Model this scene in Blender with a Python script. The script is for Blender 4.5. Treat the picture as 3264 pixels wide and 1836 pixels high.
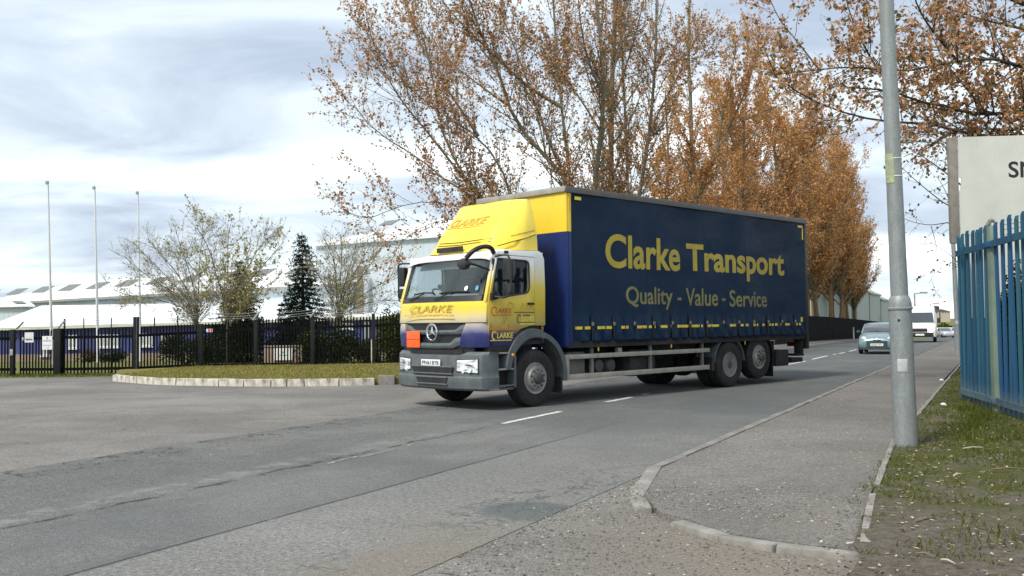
import bpy, bmesh, math, random
import numpy as np
from mathutils import Vector, Matrix
from mathutils.geometry import tessellate_polygon

for o in list(bpy.data.objects):
    bpy.data.objects.remove(o)
R = math.radians
sc = bpy.context.scene
COL = sc.collection

# ------------------------------------------------------------------ camera
FOC, PITCH, ROLL, EYE = 2938.0, 0.0373, 0.0108, 1.564     # focal length in pixels of a 3264 px wide picture
cam_d = bpy.data.cameras.new('camera')
cam = bpy.data.objects.new('camera', cam_d); COL.objects.link(cam)
cam_d.sensor_width = 36.0
cam_d.lens = FOC / 3264 * 36.0
cam_d.clip_start = 0.05
cam_d.clip_end = 6000
cam.matrix_world = Matrix.Translation((0, 0, EYE)) @ Matrix.Rotation(math.pi / 2 + PITCH, 4, 'X') @ Matrix.Rotation(-ROLL, 4, 'Z')
sc.camera = cam

# ------------------------------------------------------------------ light
SUN_EL, SUN_AZ = R(48), R(222)        # azimuth from +Y, clockwise: behind the camera, to the left
sun_d = bpy.data.lights.new('sun', 'SUN'); sun_d.energy = 2.2; sun_d.angle = R(11); sun_d.color = (1.0, 0.95, 0.88)
sun = bpy.data.objects.new('sun', sun_d); COL.objects.link(sun)
sdir = Vector((math.sin(SUN_AZ) * math.cos(SUN_EL), math.cos(SUN_AZ) * math.cos(SUN_EL), math.sin(SUN_EL)))
sun.rotation_euler = (-sdir).to_track_quat('-Z', 'Y').to_euler()

w = bpy.data.worlds.new('World'); sc.world = w; w.use_nodes = True
wt = w.node_tree; wt.nodes.clear()
def wn(t, **k):
    n = wt.nodes.new(t)
    for a, b in k.items(): setattr(n, a, b)
    return n
wout = wn('ShaderNodeOutputWorld'); wbg = wn('ShaderNodeBackground'); wbg.inputs[1].default_value = 0.1
sky = wn('ShaderNodeTexSky', sky_type='NISHITA', sun_disc=False, sun_elevation=SUN_EL, sun_rotation=SUN_AZ)
tc = wn('ShaderNodeTexCoord'); sep = wn('ShaderNodeSeparateXYZ'); wt.links.new(tc.outputs['Generated'], sep.inputs[0])
def wm(op, a, b):
    n = wn('ShaderNodeMath', operation=op)
    for i, x in enumerate((a, b)):
        if isinstance(x, (int, float)): n.inputs[i].default_value = x
        else: wt.links.new(x, n.inputs[i])
    return n.outputs[0]
# the cloud deck: the view direction cut by a flat layer overhead
den = wm('ADD', wm('MAXIMUM', sep.outputs[2], 0.0), 0.16)
cx, cy = wm('DIVIDE', sep.outputs[0], den), wm('DIVIDE', sep.outputs[1], den)
cmb = wn('ShaderNodeCombineXYZ'); wt.links.new(cx, cmb.inputs[0]); wt.links.new(cy, cmb.inputs[1])
mp = wn('ShaderNodeMapping'); mp.inputs['Location'].default_value = (3.4, 1.35, 0); mp.inputs['Rotation'].default_value = (0, 0, R(-14)); mp.inputs['Scale'].default_value = (0.62, 1.0, 1)
wt.links.new(cmb.outputs[0], mp.inputs[0])
n1 = wn('ShaderNodeTexNoise'); n1.inputs['Scale'].default_value = 1.3; n1.inputs['Detail'].default_value = 6; n1.inputs['Roughness'].default_value = 0.54; n1.inputs['Distortion'].default_value = 0.5
wt.links.new(mp.outputs[0], n1.inputs['Vector'])
rmp = wn('ShaderNodeValToRGB'); wt.links.new(n1.outputs[0], rmp.inputs[0])
e = rmp.color_ramp.elements
e[0].position = 0.345; e[0].color = (0.32, 0.375, 0.46, 1)
e[1].position = 0.69; e[1].color = (1.0, 1.03, 1.05, 1)
k = e.new(0.47); k.color = (0.47, 0.535, 0.60, 1)
k = e.new(0.555); k.color = (0.59, 0.655, 0.69, 1)
vm = wn('ShaderNodeVectorMath', operation='SCALE'); vm.inputs[3].default_value = 10.0
wt.links.new(rmp.outputs[0], vm.inputs[0])
wmix = wn('ShaderNodeMix', data_type='RGBA'); wmix.inputs[0].default_value = 0.92
wt.links.new(sky.outputs[0], wmix.inputs[6]); wt.links.new(vm.outputs[0], wmix.inputs[7])
wt.links.new(wmix.outputs[2], wbg.inputs[0]); wt.links.new(wbg.outputs[0], wout.inputs[0])

sc.view_settings.view_transform = 'Standard'
sc.view_settings.look = 'None'
sc.view_settings.exposure = 0.80
sc.view_settings.gamma = 1.0
sc.render.engine = 'CYCLES'
sc.cycles.max_bounces = 7
sc.cycles.transparent_max_bounces = 12
sc.cycles.use_denoising = True

# ------------------------------------------------------------------ measuring the photograph
def ray(x, y):
    xr, yr = x - 1632, y - 918
    c, s = math.cos(ROLL), math.sin(ROLL)
    rx, u = (xr * c - yr * s) / FOC, -(xr * s + yr * c) / FOC
    c, s = math.cos(PITCH), math.sin(PITCH)
    return Vector((rx, c - u * s, s + u * c))
def at(x, y, Y):
    d = ray(x, y); t = Y / d.y
    return Vector((d.x * t, Y, EYE + d.z * t))
def gp(x, y, z=0.0):
    d = ray(x, y); t = (z - EYE) / d.z
    return Vector((d.x * t, d.y * t, z))
def onplane(x, y, p0, n):
    d = ray(x, y); c = Vector((0, 0, EYE)); t = (p0 - c).dot(n) / d.dot(n)
    return c + d * t

# ------------------------------------------------------------------ materials
def S(r, g, b):
    f = lambda c: (c / 255 / 12.92) if c / 255 <= 0.04045 else ((c / 255 + 0.055) / 1.055) ** 2.4
    return (f(r), f(g), f(b), 1)
class NT:
    def __init__(s, name):
        s.m = bpy.data.materials.new(name); s.m.use_nodes = True; s.t = s.m.node_tree
        s.b = s.t.nodes['Principled BSDF']; s.out = s.t.nodes['Material Output']
    def n(s, t, **k):
        x = s.t.nodes.new(t)
        for a, b in k.items(): setattr(x, a, b)
        return x
    def l(s, a, b): s.t.links.new(a, b)
    def set(s, node, key, val):
        if hasattr(val, 'node'): s.l(val, node.inputs[key])
        else: node.inputs[key].default_value = val
    def math(s, op, a, b=0.0, clamp=False):
        x = s.n('ShaderNodeMath', operation=op, use_clamp=clamp); s.set(x, 0, a); s.set(x, 1, b); return x.outputs[0]
    def mix(s, f, a, b, mode='MIX'):
        x = s.n('ShaderNodeMix', data_type='RGBA', blend_type=mode); s.set(x, 0, f); s.set(x, 6, a); s.set(x, 7, b); return x.outputs[2]
    def noise(s, scale, detail=4, rough=0.55, vec=None, dist=0.0):
        x = s.n('ShaderNodeTexNoise'); x.inputs['Scale'].default_value = scale; x.inputs['Detail'].default_value = detail
        x.inputs['Roughness'].default_value = rough; x.inputs['Distortion'].default_value = dist
        s.l(vec if vec is not None else s.obj(), x.inputs['Vector']); return x.outputs[0]
    def voro(s, scale, feature='F1', vec=None, rnd=1.0):
        x = s.n('ShaderNodeTexVoronoi', feature=feature); x.inputs['Scale'].default_value = scale; x.inputs['Randomness'].default_value = rnd
        s.l(vec if vec is not None else s.obj(), x.inputs['Vector']); return x
    def obj(s):
        if not hasattr(s, '_o'): s._o = s.n('ShaderNodeTexCoord').outputs['Object']
        return s._o
    def xyz(s, vec=None):
        x = s.n('ShaderNodeSeparateXYZ'); s.l(vec if vec is not None else s.obj(), x.inputs[0]); return x.outputs
    def scaled(s, sx, sy, sz, vec=None):
        x = s.n('ShaderNodeMapping'); x.inputs['Scale'].default_value = (sx, sy, sz)
        s.l(vec if vec is not None else s.obj(), x.inputs[0]); return x.outputs[0]
    def ramp(s, f, stops, interp='LINEAR'):
        x = s.n('ShaderNodeValToRGB'); s.l(f, x.inputs[0]); e = x.color_ramp.elements; x.color_ramp.interpolation = interp
        for i, (p, c) in enumerate(stops):
            if not hasattr(c, '__len__'): c = (c, c, c, 1)
            q = e[i] if i < 2 else e.new(p)
            q.position = p; q.color = c
        return x.outputs[0]
    def step(s, v, a, b):          # 0 below a, 1 above b
        x = s.n('ShaderNodeMapRange', interpolation_type='SMOOTHSTEP'); s.set(x, 0, v); s.set(x, 1, a); s.set(x, 2, b); return x.outputs[0]
    def bump(s, h, strength=0.3, dist=0.01):
        x = s.n('ShaderNodeBump'); x.inputs['Strength'].default_value = strength; x.inputs['Distance'].default_value = dist
        s.l(h, x.inputs['Height']); s.l(x.outputs[0], s.b.inputs['Normal'])
    def base(s, c): s.set(s.b, 'Base Color', c)
    def rough(s, r): s.set(s.b, 'Roughness', r)
def pm(name, c, rough=0.5, metal=0.0, var=0.18, vs=3.0, dirt=None, dirt_amt=0.4, ds=2.0, bump=0.0, bs=60, coat=0.0, spec=None):
    """a plain surface with mottled colour, patchy dirt and fine relief"""
    t = NT(name)
    a = t.noise(vs, 5, 0.6)
    dark = tuple(x * (1 - var) for x in c[:3]) + (1,); lite = tuple(min(1, x * (1 + var)) for x in c[:3]) + (1,)
    colr = t.ramp(a, [(0.3, dark), (0.7, lite)])
    if dirt:
        d = t.step(t.noise(ds, 6, 0.65, vec=t.scaled(1, 1, 0.5)), 0.45, 0.75)
        colr = t.mix(t.math('MULTIPLY', d, dirt_amt), colr, dirt)
    t.base(colr); t.b.inputs['Metallic'].default_value = metal
    t.rough(t.ramp(t.noise(vs * 4, 3), [(0.3, max(0, rough - 0.08)), (0.7, min(1, rough + 0.1))]))
    if coat: t.b.inputs['Coat Weight'].default_value = coat; t.b.inputs['Coat Roughness'].default_value = 0.08
    if spec is not None: t.b.inputs['Specular IOR Level'].default_value = spec
    if bump: t.bump(t.noise(bs, 3), bump, 0.01)
    return t.m

# ------------------------------------------------------------------ mesh helpers
def props(o, label=None, cat=None, group=None, kind=None):
    if label: o['label'] = label
    if cat: o['category'] = cat
    if group: o['group'] = group
    if kind: o['kind'] = kind
    return o
def link(name, me, mat=None, parent=None, loc=None):
    o = bpy.data.objects.new(name, me); COL.objects.link(o)
    if mat and me and not me.materials: me.materials.append(mat)
    if parent: o.parent = parent
    if loc is not None: o.location = loc
    return o
def empty(name, loc=(0, 0, 0), rz=0.0, label=None, cat=None, group=None):
    o = bpy.data.objects.new(name, None); COL.objects.link(o); o.location = loc; o.rotation_euler = (0, 0, rz)
    o.empty_display_size = 0.2
    return props(o, label, cat, group)
def dup(root, loc=None, rz=None, label=None, scale=None):
    c = root.copy(); COL.objects.link(c)
    if loc is not None: c.location = loc
    if rz is not None: c.rotation_euler = (0, 0, rz)
    if scale is not None: c.scale = scale
    if label: c['label'] = label
    for ch in root.children:
        k = ch.copy(); COL.objects.link(k); k.parent = c
        for g in ch.children:
            q = g.copy(); COL.objects.link(q); q.parent = k
    return c
class MB:
    def __init__(s, flip=False): s.v = []; s.f = []; s.flip = flip
    def add(s, vs, fs):
        n = len(s.v); s.v += [tuple(p) for p in vs]; s.f += [tuple(i + n for i in f) for f in fs]; return s
    def box(s, x0, x1, y0, y1, z0, z1):
        return s.add([(x, y, z) for x in (x0, x1) for y in (y0, y1) for z in (z0, z1)],
                     [(0, 1, 3, 2), (4, 6, 7, 5), (0, 4, 5, 1), (2, 3, 7, 6), (0, 2, 6, 4), (1, 5, 7, 3)])
    def hexa(s, b, t):            # two quads, bottom and top, same winding
        return s.add(list(b) + list(t), [(3, 2, 1, 0), (4, 5, 6, 7)] + [(i, (i + 1) % 4, 4 + (i + 1) % 4, 4 + i) for i in range(4)])
    def loft(s, rings, cap=True, closed=True):
        n = len(rings[0]); vs = [p for r in rings for p in r]; fs = []
        for k in range(len(rings) - 1):
            for i in range(n if closed else n - 1):
                j = (i + 1) % n; fs.append((k * n + i, k * n + j, (k + 1) * n + j, (k + 1) * n + i))
        if cap: fs += [tuple(range(n))[::-1], tuple(range((len(rings) - 1) * n, len(rings) * n))]
        return s.add(vs, fs)
    def prism(s, poly, fn, t0, t1):
        return s.loft([[fn(a, b, t0) for a, b in poly], [fn(a, b, t1) for a, b in poly]])
    def tube(s, pts, r, n=8, cap=True):
        pts = [Vector(p) for p in pts]; rr = r if hasattr(r, '__len__') else [r] * len(pts); rings = []
        for i, p in enumerate(pts):
            t = (pts[min(i + 1, len(pts) - 1)] - pts[max(i - 1, 0)]).normalized()
            ref = Vector((0, 0, 1)) if abs(t.z) < 0.9 else Vector((1, 0, 0))
            a = t.cross(ref).normalized(); b = t.cross(a)
            rings.append([p + (a * math.cos(2 * math.pi * k / n) + b * math.sin(2 * math.pi * k / n)) * rr[i] for k in range(n)])
        return s.loft(rings, cap)
    def lathe(s, prof, o, ax, n=24, cap=True):
        """prof: (radius, height along ax)"""
        o = Vector(o); ax = Vector(ax).normalized(); ref = Vector((0, 0, 1)) if abs(ax.z) < 0.9 else Vector((1, 0, 0))
        a = ax.cross(ref).normalized(); b = ax.cross(a)
        return s.loft([[o + ax * h + (a * math.cos(2 * math.pi * k / n) + b * math.sin(2 * math.pi * k / n)) * max(r, 1e-4) for k in range(n)] for r, h in prof], cap)
    def sheet(s, fn, nu, nv, off):
        """a grid fn(a,b), a,b in 0..1, given thickness by the vector off"""
        off = Vector(off); P = [[Vector(fn(i / nu, j / nv)) for j in range(nv + 1)] for i in range(nu + 1)]; m = nv + 1
        vs = [p for r in P for p in r] + [p + off for r in P for p in r]; K = (nu + 1) * m; fs = []
        q = lambda i, j: i * m + j
        for i in range(nu):
            for j in range(nv):
                fs.append((q(i, j), q(i + 1, j), q(i + 1, j + 1), q(i, j + 1)))
                fs.append(tuple(K + x for x in (q(i, j + 1), q(i + 1, j + 1), q(i + 1, j), q(i, j))))
        for i in range(nu):
            fs.append((q(i, 0), K + q(i, 0), K + q(i + 1, 0), q(i + 1, 0))); fs.append((q(i, nv), q(i + 1, nv), K + q(i + 1, nv), K + q(i, nv)))
        for j in range(nv):
            fs.append((q(0, j), q(0, j + 1), K + q(0, j + 1), K + q(0, j))); fs.append((q(nu, j), K + q(nu, j), K + q(nu, j + 1), q(nu, j + 1)))
        return s.add(vs, fs)
    def plate(s, outer, holes, fn, t0, t1):
        """a flat panel with holes; outer / holes in 2-D, fn(a, b, t) -> 3-D"""
        loops = [outer] + list(holes); v2 = [p for pl in loops for p in pl]
        tris = [tuple(t) for t in tessellate_polygon([[Vector((a, b, 0)) for a, b in pl] for pl in loops])]
        n = len(v2); vs = [fn(a, b, t0) for a, b in v2] + [fn(a, b, t1) for a, b in v2]
        fs = [t for t in tris] + [tuple(i + n for i in t[::-1]) for t in tris]; k = 0
        for pl in loops:
            m = len(pl)
            for i in range(m): fs.append((k + i, k + (i + 1) % m, n + k + (i + 1) % m, n + k + i))
            k += m
        return s.add(vs, fs)
    def mesh(s, name, bevel=0.0, smooth=True, angle=35, seg=2):
        me = bpy.data.meshes.new(name)
        vs = [(-x, y, z) for x, y, z in s.v] if s.flip else s.v
        me.from_pydata(vs, [], s.f); bm = bmesh.new(); bm.from_mesh(me)
        if bevel:
            bmesh.ops.remove_doubles(bm, verts=bm.verts[:], dist=1e-5)
        bmesh.ops.recalc_face_normals(bm, faces=bm.faces[:])
        if bevel:
            ed = [x for x in bm.edges if len(x.link_faces) == 2 and x.calc_face_angle(0) > R(28)]
            bmesh.ops.bevel(bm, geom=ed, offset=bevel, segments=seg, profile=0.6, affect='EDGES', clamp_overlap=True)
        bm.to_mesh(me); bm.free()
        if smooth:
            me.polygons.foreach_set('use_smooth', [True] * len(me.polygons)); me.set_sharp_from_angle(angle=R(angle))
        return me
    def build(s, name, mat, parent=None, bevel=0.0, smooth=True, angle=35, label=None, cat=None, group=None, kind=None, loc=None, seg=2):
        o = link(name, s.mesh(name, bevel, smooth, angle, seg), mat, parent, loc)
        return props(o, label, cat, group, kind)
def raw_mesh(name, V, F, mat=None, smooth=False):
    """fast mesh from arrays: V (n,3), F (m,3 or 4)"""
    V = np.asarray(V, dtype=np.float32).reshape(-1, 3); F = np.asarray(F, dtype=np.int32)
    me = bpy.data.meshes.new(name); me.vertices.add(len(V)); me.vertices.foreach_set('co', V.ravel())
    me.loops.add(F.size); me.loops.foreach_set('vertex_index', F.ravel())
    me.polygons.add(len(F)); me.polygons.foreach_set('loop_start', np.arange(0, F.size, F.shape[1], dtype=np.int32))
    if smooth: me.polygons.foreach_set('use_smooth', np.ones(len(F), dtype=bool))
    me.update(calc_edges=True); me.validate()
    if mat: me.materials.append(mat)
    return me
def text(body, mat, origin, xdir, ydir, width, height, name='lettering', parent=None, bold=0.0, shear=0.0, depth=0.003, space=1.0, inv=None):
    """flat print: fits the words in width x height from origin (lower left), thickness along xdir x ydir; in parent space"""
    cu = bpy.data.curves.new(name, 'FONT'); cu.body = body; cu.offset = bold; cu.shear = shear; cu.space_character = space; cu.resolution_u = 5
    ob = bpy.data.objects.new(name, cu); COL.objects.link(ob)
    me = bpy.data.meshes.new_from_object(ob); bpy.data.objects.remove(ob); bpy.data.curves.remove(cu)
    co = np.zeros(len(me.vertices) * 3, dtype=np.float32); me.vertices.foreach_get('co', co); co = co.reshape(-1, 3)
    lo, hi = co.min(0), co.max(0); x = (co[:, 0] - lo[0]) / max(hi[0] - lo[0], 1e-6) * width; y = (co[:, 1] - lo[1]) / max(hi[1] - lo[1], 1e-6) * height
    xd, yd = Vector(xdir).normalized(), Vector(ydir).normalized(); nd = xd.cross(yd)
    P = np.array(origin)[None] + x[:, None] * np.array(xd)[None] + y[:, None] * np.array(yd)[None]
    me.vertices.foreach_set('co', P.astype(np.float32).ravel()); me.name = name
    bm = bmesh.new(); bm.from_mesh(me)
    r = bmesh.ops.extrude_face_region(bm, geom=bm.faces[:])
    for v in [g for g in r['geom'] if isinstance(g, bmesh.types.BMVert)]: v.co += nd * depth
    bmesh.ops.recalc_face_normals(bm, faces=bm.faces[:]); bm.to_mesh(me); bm.free(); me.update()
    me.materials.clear(); me.materials.append(mat); me.polygons.foreach_set('use_smooth', [False] * len(me.polygons))
    return link(name, me, None, parent)
def ss(a, b, x):
    t = min(1.0, max(0.0, (x - a) / (b - a))); return t * t * (3 - 2 * t)
# ================================================================== THE SETTING
RO = Vector((-0.05, 14.47, 0)); RDX, RDY = 0.4708, 0.8822        # a point on the road's centre line and its direction
RZ = -math.atan2(RDX, RDY)
def rl(X, Y, z=0.0):               # road coordinates (right of the centre line, along it) -> world
    return Vector((RO.x + X * RDY + Y * RDX, RO.y - X * RDX + Y * RDY, z))
def zg(x, y):                      # height of the land
    lat = (x - (RO.x + (y - RO.y) * RDX / RDY)) * RDY
    a = 1.2 * ss(36, 76, y) * ss(8, 18, -lat)
    b = 1.4 * ss(52, 150, y)
    return -max(a, b)
def rlz(X, Y, dz=0.0):
    p = rl(X, Y); p.z = zg(p.x, p.y) + dz; return p

# ---- asphalt and earth
def asphalt(name, c1, c2, speck=0.5, feat=None, bump=0.5):
    t = NT(name); o = t.obj(); x, y, z = t.xyz()
    big = t.noise(0.35, 5, 0.6, dist=0.4); col = t.mix(t.step(big, 0.38, 0.66), c1, c2)
    mid = t.noise(2.6, 6, 0.7); col = t.mix(t.math('MULTIPLY', t.step(mid, 0.45, 0.8), 0.45), col, tuple(a * 0.62 for a in c1[:3]) + (1,))
    st = t.voro(70, 'F1'); g = t.noise(160, 2, 0.6)
    spk = t.ramp(t.math('ADD', t.math('MULTIPLY', st.outputs['Distance'], 0.8), t.math('MULTIPLY', g, 0.6)), [(0.35, (1 + speck, 1 + speck, 1 + speck * 0.95, 1)), (0.8, (1 - speck * 0.75,) * 3 + (1,))])
    col = t.mix(1.0, col, spk, 'MULTIPLY')
    mot = t.noise(22, 4, 0.7); col = t.mix(1.0, col, t.ramp(mot, [(0.32, 0.7), (0.68, 1.26)]), 'MULTIPLY')
    h = t.math('ADD', t.math('MULTIPLY', st.outputs['Distance'], -0.6), t.math('MULTIPLY', mot, 0.9))
    if feat: col, h = feat(t, col, h, x, y)
    t.base(col); t.rough(0.9); t.b.inputs['Specular IOR Level'].default_value = 0.3
    t.bump(h, bump, 0.02)
    return t.m
def road_feat(t, col, h, x, y):
    wob = t.math('MULTIPLY', t.math('SUBTRACT', t.noise(1.3, 4, 0.6), 0.5), 0.5)
    xw = t.math('ADD', x, wob)
    ab = lambda c: t.math('ABSOLUTE', t.math('SUBTRACT', xw, c))
    # polished, darker wheel tracks and the newer strip beside the centre line
    trk = t.noise(0.5, 4, 0.6, vec=t.scaled(1.6, 0.16, 1))
    col = t.mix(t.math('MULTIPLY', t.step(trk, 0.42, 0.62), 0.36), col, (0.098, 0.104, 0.104, 1))
    near = t.math('SUBTRACT', 1.0, t.step(y, -9.0, 6.0))
    strip = t.math('MULTIPLY', t.math('MULTIPLY', t.step(x, 0.28, 0.5), t.math('SUBTRACT', 1.0, t.step(x, 1.56, 1.62))), near)
    col = t.mix(t.math('MULTIPLY', strip, 0.2), col, (0.135, 0.138, 0.138, 1))
    coarse = t.math('MULTIPLY', t.step(x, 1.6, 1.68), near)
    col = t.mix(t.math('MULTIPLY', coarse, 0.5), col, t.ramp(t.noise(26, 5, 0.75), [(0.36, (0.105, 0.105, 0.10, 1)), (0.64, (0.36, 0.345, 0.32, 1))]))
    # dark bays towards the far lane
    far = t.math('MULTIPLY', t.step(y, -4.0, 5.0), t.step(t.noise(0.7, 3, 0.5), 0.25, 0.55)); col = t.mix(t.math('MULTIPLY', far, 0.72), col, (0.088, 0.100, 0.100, 1))
    # open joints: the seam, the broken centre joint and the crumbling left edge
    brk = t.noise(2.2, 5, 0.7)
    sx = t.math('ABSOLUTE', t.math('SUBTRACT', t.math('ADD', x, t.math('MULTIPLY', wob, 0.10)), 1.62))
    seam = t.math('MULTIPLY', t.math('SUBTRACT', 1.0, t.step(sx, 0.006, 0.02)), t.math('MULTIPLY', t.math('SUBTRACT', 1.0, t.step(y, -2.5, 0.5)), t.step(brk, 0.3, 0.45)))
    cj = t.math('MULTIPLY', t.math('SUBTRACT', 1.0, t.step(ab(-0.02), 0.012, 0.05)), t.math('MULTIPLY', t.step(brk, 0.44, 0.56), t.math('SUBTRACT', 1.0, t.step(y, -2.0, 2.0))))
    vor = t.voro(1.7, 'DISTANCE_TO_EDGE', vec=t.n('ShaderNodeVectorMath', operation='ADD').outputs[0])
    ad = vor.inputs['Vector'].links[0].from_node; t.l(t.obj(), ad.inputs[0]); nz = t.n('ShaderNodeTexNoise'); nz.inputs['Scale'].default_value = 2.5; t.l(t.obj(), nz.inputs['Vector']); t.l(nz.outputs['Color'], ad.inputs[1])
    edge = t.math('SUBTRACT', 1.0, t.step(ab(-2.6), 0.15, 0.9))
    rim = t.math('SUBTRACT', 1.0, t.step(ab(3.2), 0.2, 0.7))
    zone = t.math('MAXIMUM', edge, t.math('MULTIPLY', rim, t.math('SUBTRACT', 1.0, t.step(y, -4.5, -2.5))))
    crk = t.math('MULTIPLY', t.math('SUBTRACT', 1.0, t.step(vor.outputs['Distance'], 0.012, 0.05)), t.math('MULTIPLY', zone, t.step(brk, 0.36, 0.52)))
    dk = t.math('MAXIMUM', t.math('MAXIMUM', seam, cj), t.math('MULTIPLY', crk, t.math('ADD', 0.55, t.math('MULTIPLY', edge, 0.4))), True)
    col = t.mix(t.math('MULTIPLY', dk, 0.8), col, (0.025, 0.025, 0.025, 1))
    lite = t.math('MULTIPLY', t.math('SUBTRACT', 1.0, t.step(ab(-0.3), 0.04, 0.26)), t.math('MULTIPLY', near, t.step(t.noise(3, 5, 0.7), 0.42, 0.6)))
    col = t.mix(t.math('MULTIPLY', lite, 0.45), col, (0.30, 0.29, 0.27, 1))
    # oil drips and tar bleeds down the lanes
    oil = t.math('MULTIPLY', t.step(t.noise(2.8, 4, 0.6, vec=t.scaled(1.0, 0.45, 1)), 0.62, 0.72), t.math('SUBTRACT', 1.0, t.step(t.math('ABSOLUTE', t.math('SUBTRACT', t.math('ABSOLUTE', xw), 1.5)), 0.3, 0.9)))
    col = t.mix(t.math('MULTIPLY', oil, 0.4), col, (0.06, 0.06, 0.058, 1))
    # a dark sunken patch by the kerb
    px, py = t.math('DIVIDE', t.math('SUBTRACT', xw, 3.35), 0.5), t.math('DIVIDE', t.math('SUBTRACT', t.math('ADD', y, wob), -5.9), 0.42)
    pot = t.math('SUBTRACT', 1.0, t.step(t.math('ADD', t.math('MULTIPLY', px, px), t.math('MULTIPLY', py, py)), 0.5, 1.1))
    col = t.mix(t.math('MULTIPLY', pot, 0.8), col, (0.085, 0.095, 0.095, 1))
    # silt and grit washed off the corner, hiding the road's edge
    sl = t.math('MULTIPLY', t.step(t.math('ADD', x, t.math('MULTIPLY', t.noise(1.6, 5, 0.7), 2.2)), 3.5, 4.5), t.math('SUBTRACT', 1.0, t.step(t.math('ADD', y, t.math('MULTIPLY', t.noise(1.1, 4), 1.4)), -6.6, -5.2)))
    col = t.mix(t.math('MULTIPLY', sl, 0.95), col, t.mix(t.noise(1.2, 4), t.ramp(t.noise(30, 5, 0.7), [(0.3, (0.11, 0.09, 0.068, 1)), (0.7, (0.26, 0.225, 0.18, 1))]), t.ramp(t.noise(60, 5, 0.7), [(0.3, (0.12, 0.11, 0.095, 1)), (0.7, (0.25, 0.235, 0.21, 1))])))
    dk = t.math('MULTIPLY', dk, t.math('SUBTRACT', 1.0, sl))
    h = t.math('SUBTRACT', h, t.math('ADD', t.math('MULTIPLY', dk, 2.6), t.math('MULTIPLY', pot, 1.0)))
    return col, h
def yard_feat(t, col, h, x, y):
    brk = t.noise(1.6, 5, 0.7)
    ad = t.n('ShaderNodeVectorMath', operation='ADD'); nz = t.n('ShaderNodeTexNoise'); nz.inputs['Scale'].default_value = 1.1; t.l(t.obj(), nz.inputs['Vector'])
    t.l(t.scaled(0.5, 1.0, 1), ad.inputs[0]); t.l(nz.outputs['Color'], ad.inputs[1])
    vor = t.voro(0.75, 'DISTANCE_TO_EDGE', vec=ad.outputs[0])
    crk = t.math('MULTIPLY', t.math('SUBTRACT', 1.0, t.step(vor.outputs['Distance'], 0.004, 0.016)), t.step(brk, 0.55, 0.66))
    hole = t.math('MULTIPLY', t.step(t.noise(0.9, 6, 0.72, vec=t.scaled(0.5, 1.3, 1)), 0.60, 0.68), t.math('SUBTRACT', 1.0, t.step(y, 15.0, 20.0)))
    col = t.mix(t.math('MULTIPLY', hole, 0.5), col, (0.085, 0.083, 0.08, 1))
    col = t.mix(t.math('MULTIPLY', crk, 0.75), col, (0.03, 0.03, 0.03, 1))
    pale = t.step(t.noise(0.22, 5, 0.6, vec=t.scaled(0.35, 1.6, 1)), 0.48, 0.68); col = t.mix(t.math('MULTIPLY', pale, 0.4), col, (0.27, 0.262, 0.248, 1))
    # brown silt washed over the near right corner
    silt = t.math('MULTIPLY', t.step(x, -0.3, 1.6), t.math('SUBTRACT', 1.0, t.step(y, 6.6, 8.4)))
    col = t.mix(t.math('MULTIPLY', silt, 0.95), col, t.mix(t.noise(1.2, 4), t.ramp(t.noise(30, 5, 0.7), [(0.3, (0.11, 0.085, 0.06, 1)), (0.7, (0.27, 0.225, 0.175, 1))]), t.ramp(t.noise(60, 5, 0.7), [(0.3, (0.12, 0.11, 0.095, 1)), (0.7, (0.25, 0.235, 0.21, 1))])))
    return col, t.math('SUBTRACT', h, t.math('ADD', t.math('MULTIPLY', crk, 2.0), t.math('MULTIPLY', hole, 0.8)))
M_road = asphalt('road_asphalt', (0.145, 0.145, 0.138, 1), (0.235, 0.226, 0.21, 1), 0.5, road_feat)
M_yard = asphalt('yard_asphalt', (0.175, 0.164, 0.149, 1), (0.255, 0.24, 0.217, 1), 0.45, yard_feat)
def pave_feat(t, col, h, x, y):
    s = t.step(t.noise(1.4, 5, 0.7), 0.45, 0.75); e = t.math('MAXIMUM', t.step(x, 4.9, 5.6), t.math('SUBTRACT', 1.0, t.step(y, -6.6, -4.6)))
    return t.mix(t.math('MULTIPLY', t.math('MULTIPLY', s, e), 0.65), col, (0.17, 0.145, 0.115, 1)), h
M_pave = asphalt('pavement_tarmac', (0.165, 0.154, 0.139, 1), (0.225, 0.209, 0.189, 1), 0.4, pave_feat)
def earth(name, soil1, soil2, g1, g2, lo, hi, gscale=0.9, near=None):
    t = NT(name); x, y, z = t.xyz()
    so = t.ramp(t.noise(14, 6, 0.72), [(0.3, soil1), (0.7, soil2)]); so = t.mix(1.0, so, t.ramp(t.noise(110, 3, 0.7), [(0.3, 0.6), (0.7, 1.35)]), 'MULTIPLY')
    gr = t.ramp(t.noise(34, 4, 0.7), [(0.3, g1), (0.7, g2)])
    k = t.step(t.noise(gscale, 6, 0.68), lo, hi)
    if near is not None: k = t.math('MULTIPLY', k, t.step(t.math('ADD', y, t.math('MULTIPLY', t.noise(1.1, 4), 2.0)), near, near + 2.0))
    t.base(t.mix(k, so, gr)); t.rough(0.95); t.b.inputs['Specular IOR Level'].default_value = 0.15
    t.bump(t.noise(60, 5, 0.75), 0.8, 0.03)
    return t
M_lawn = earth('lawn_grass', (0.10, 0.085, 0.045, 1), (0.17, 0.14, 0.08, 1), (0.095, 0.105, 0.022, 1), (0.19, 0.19, 0.055, 1), 0.25, 0.5).m
M_green = earth('verge_grass', (0.13, 0.105, 0.065, 1), (0.19, 0.155, 0.10, 1), (0.17, 0.16, 0.035, 1), (0.26, 0.235, 0.065, 1), 0.36, 0.56, 0.7).m
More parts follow.
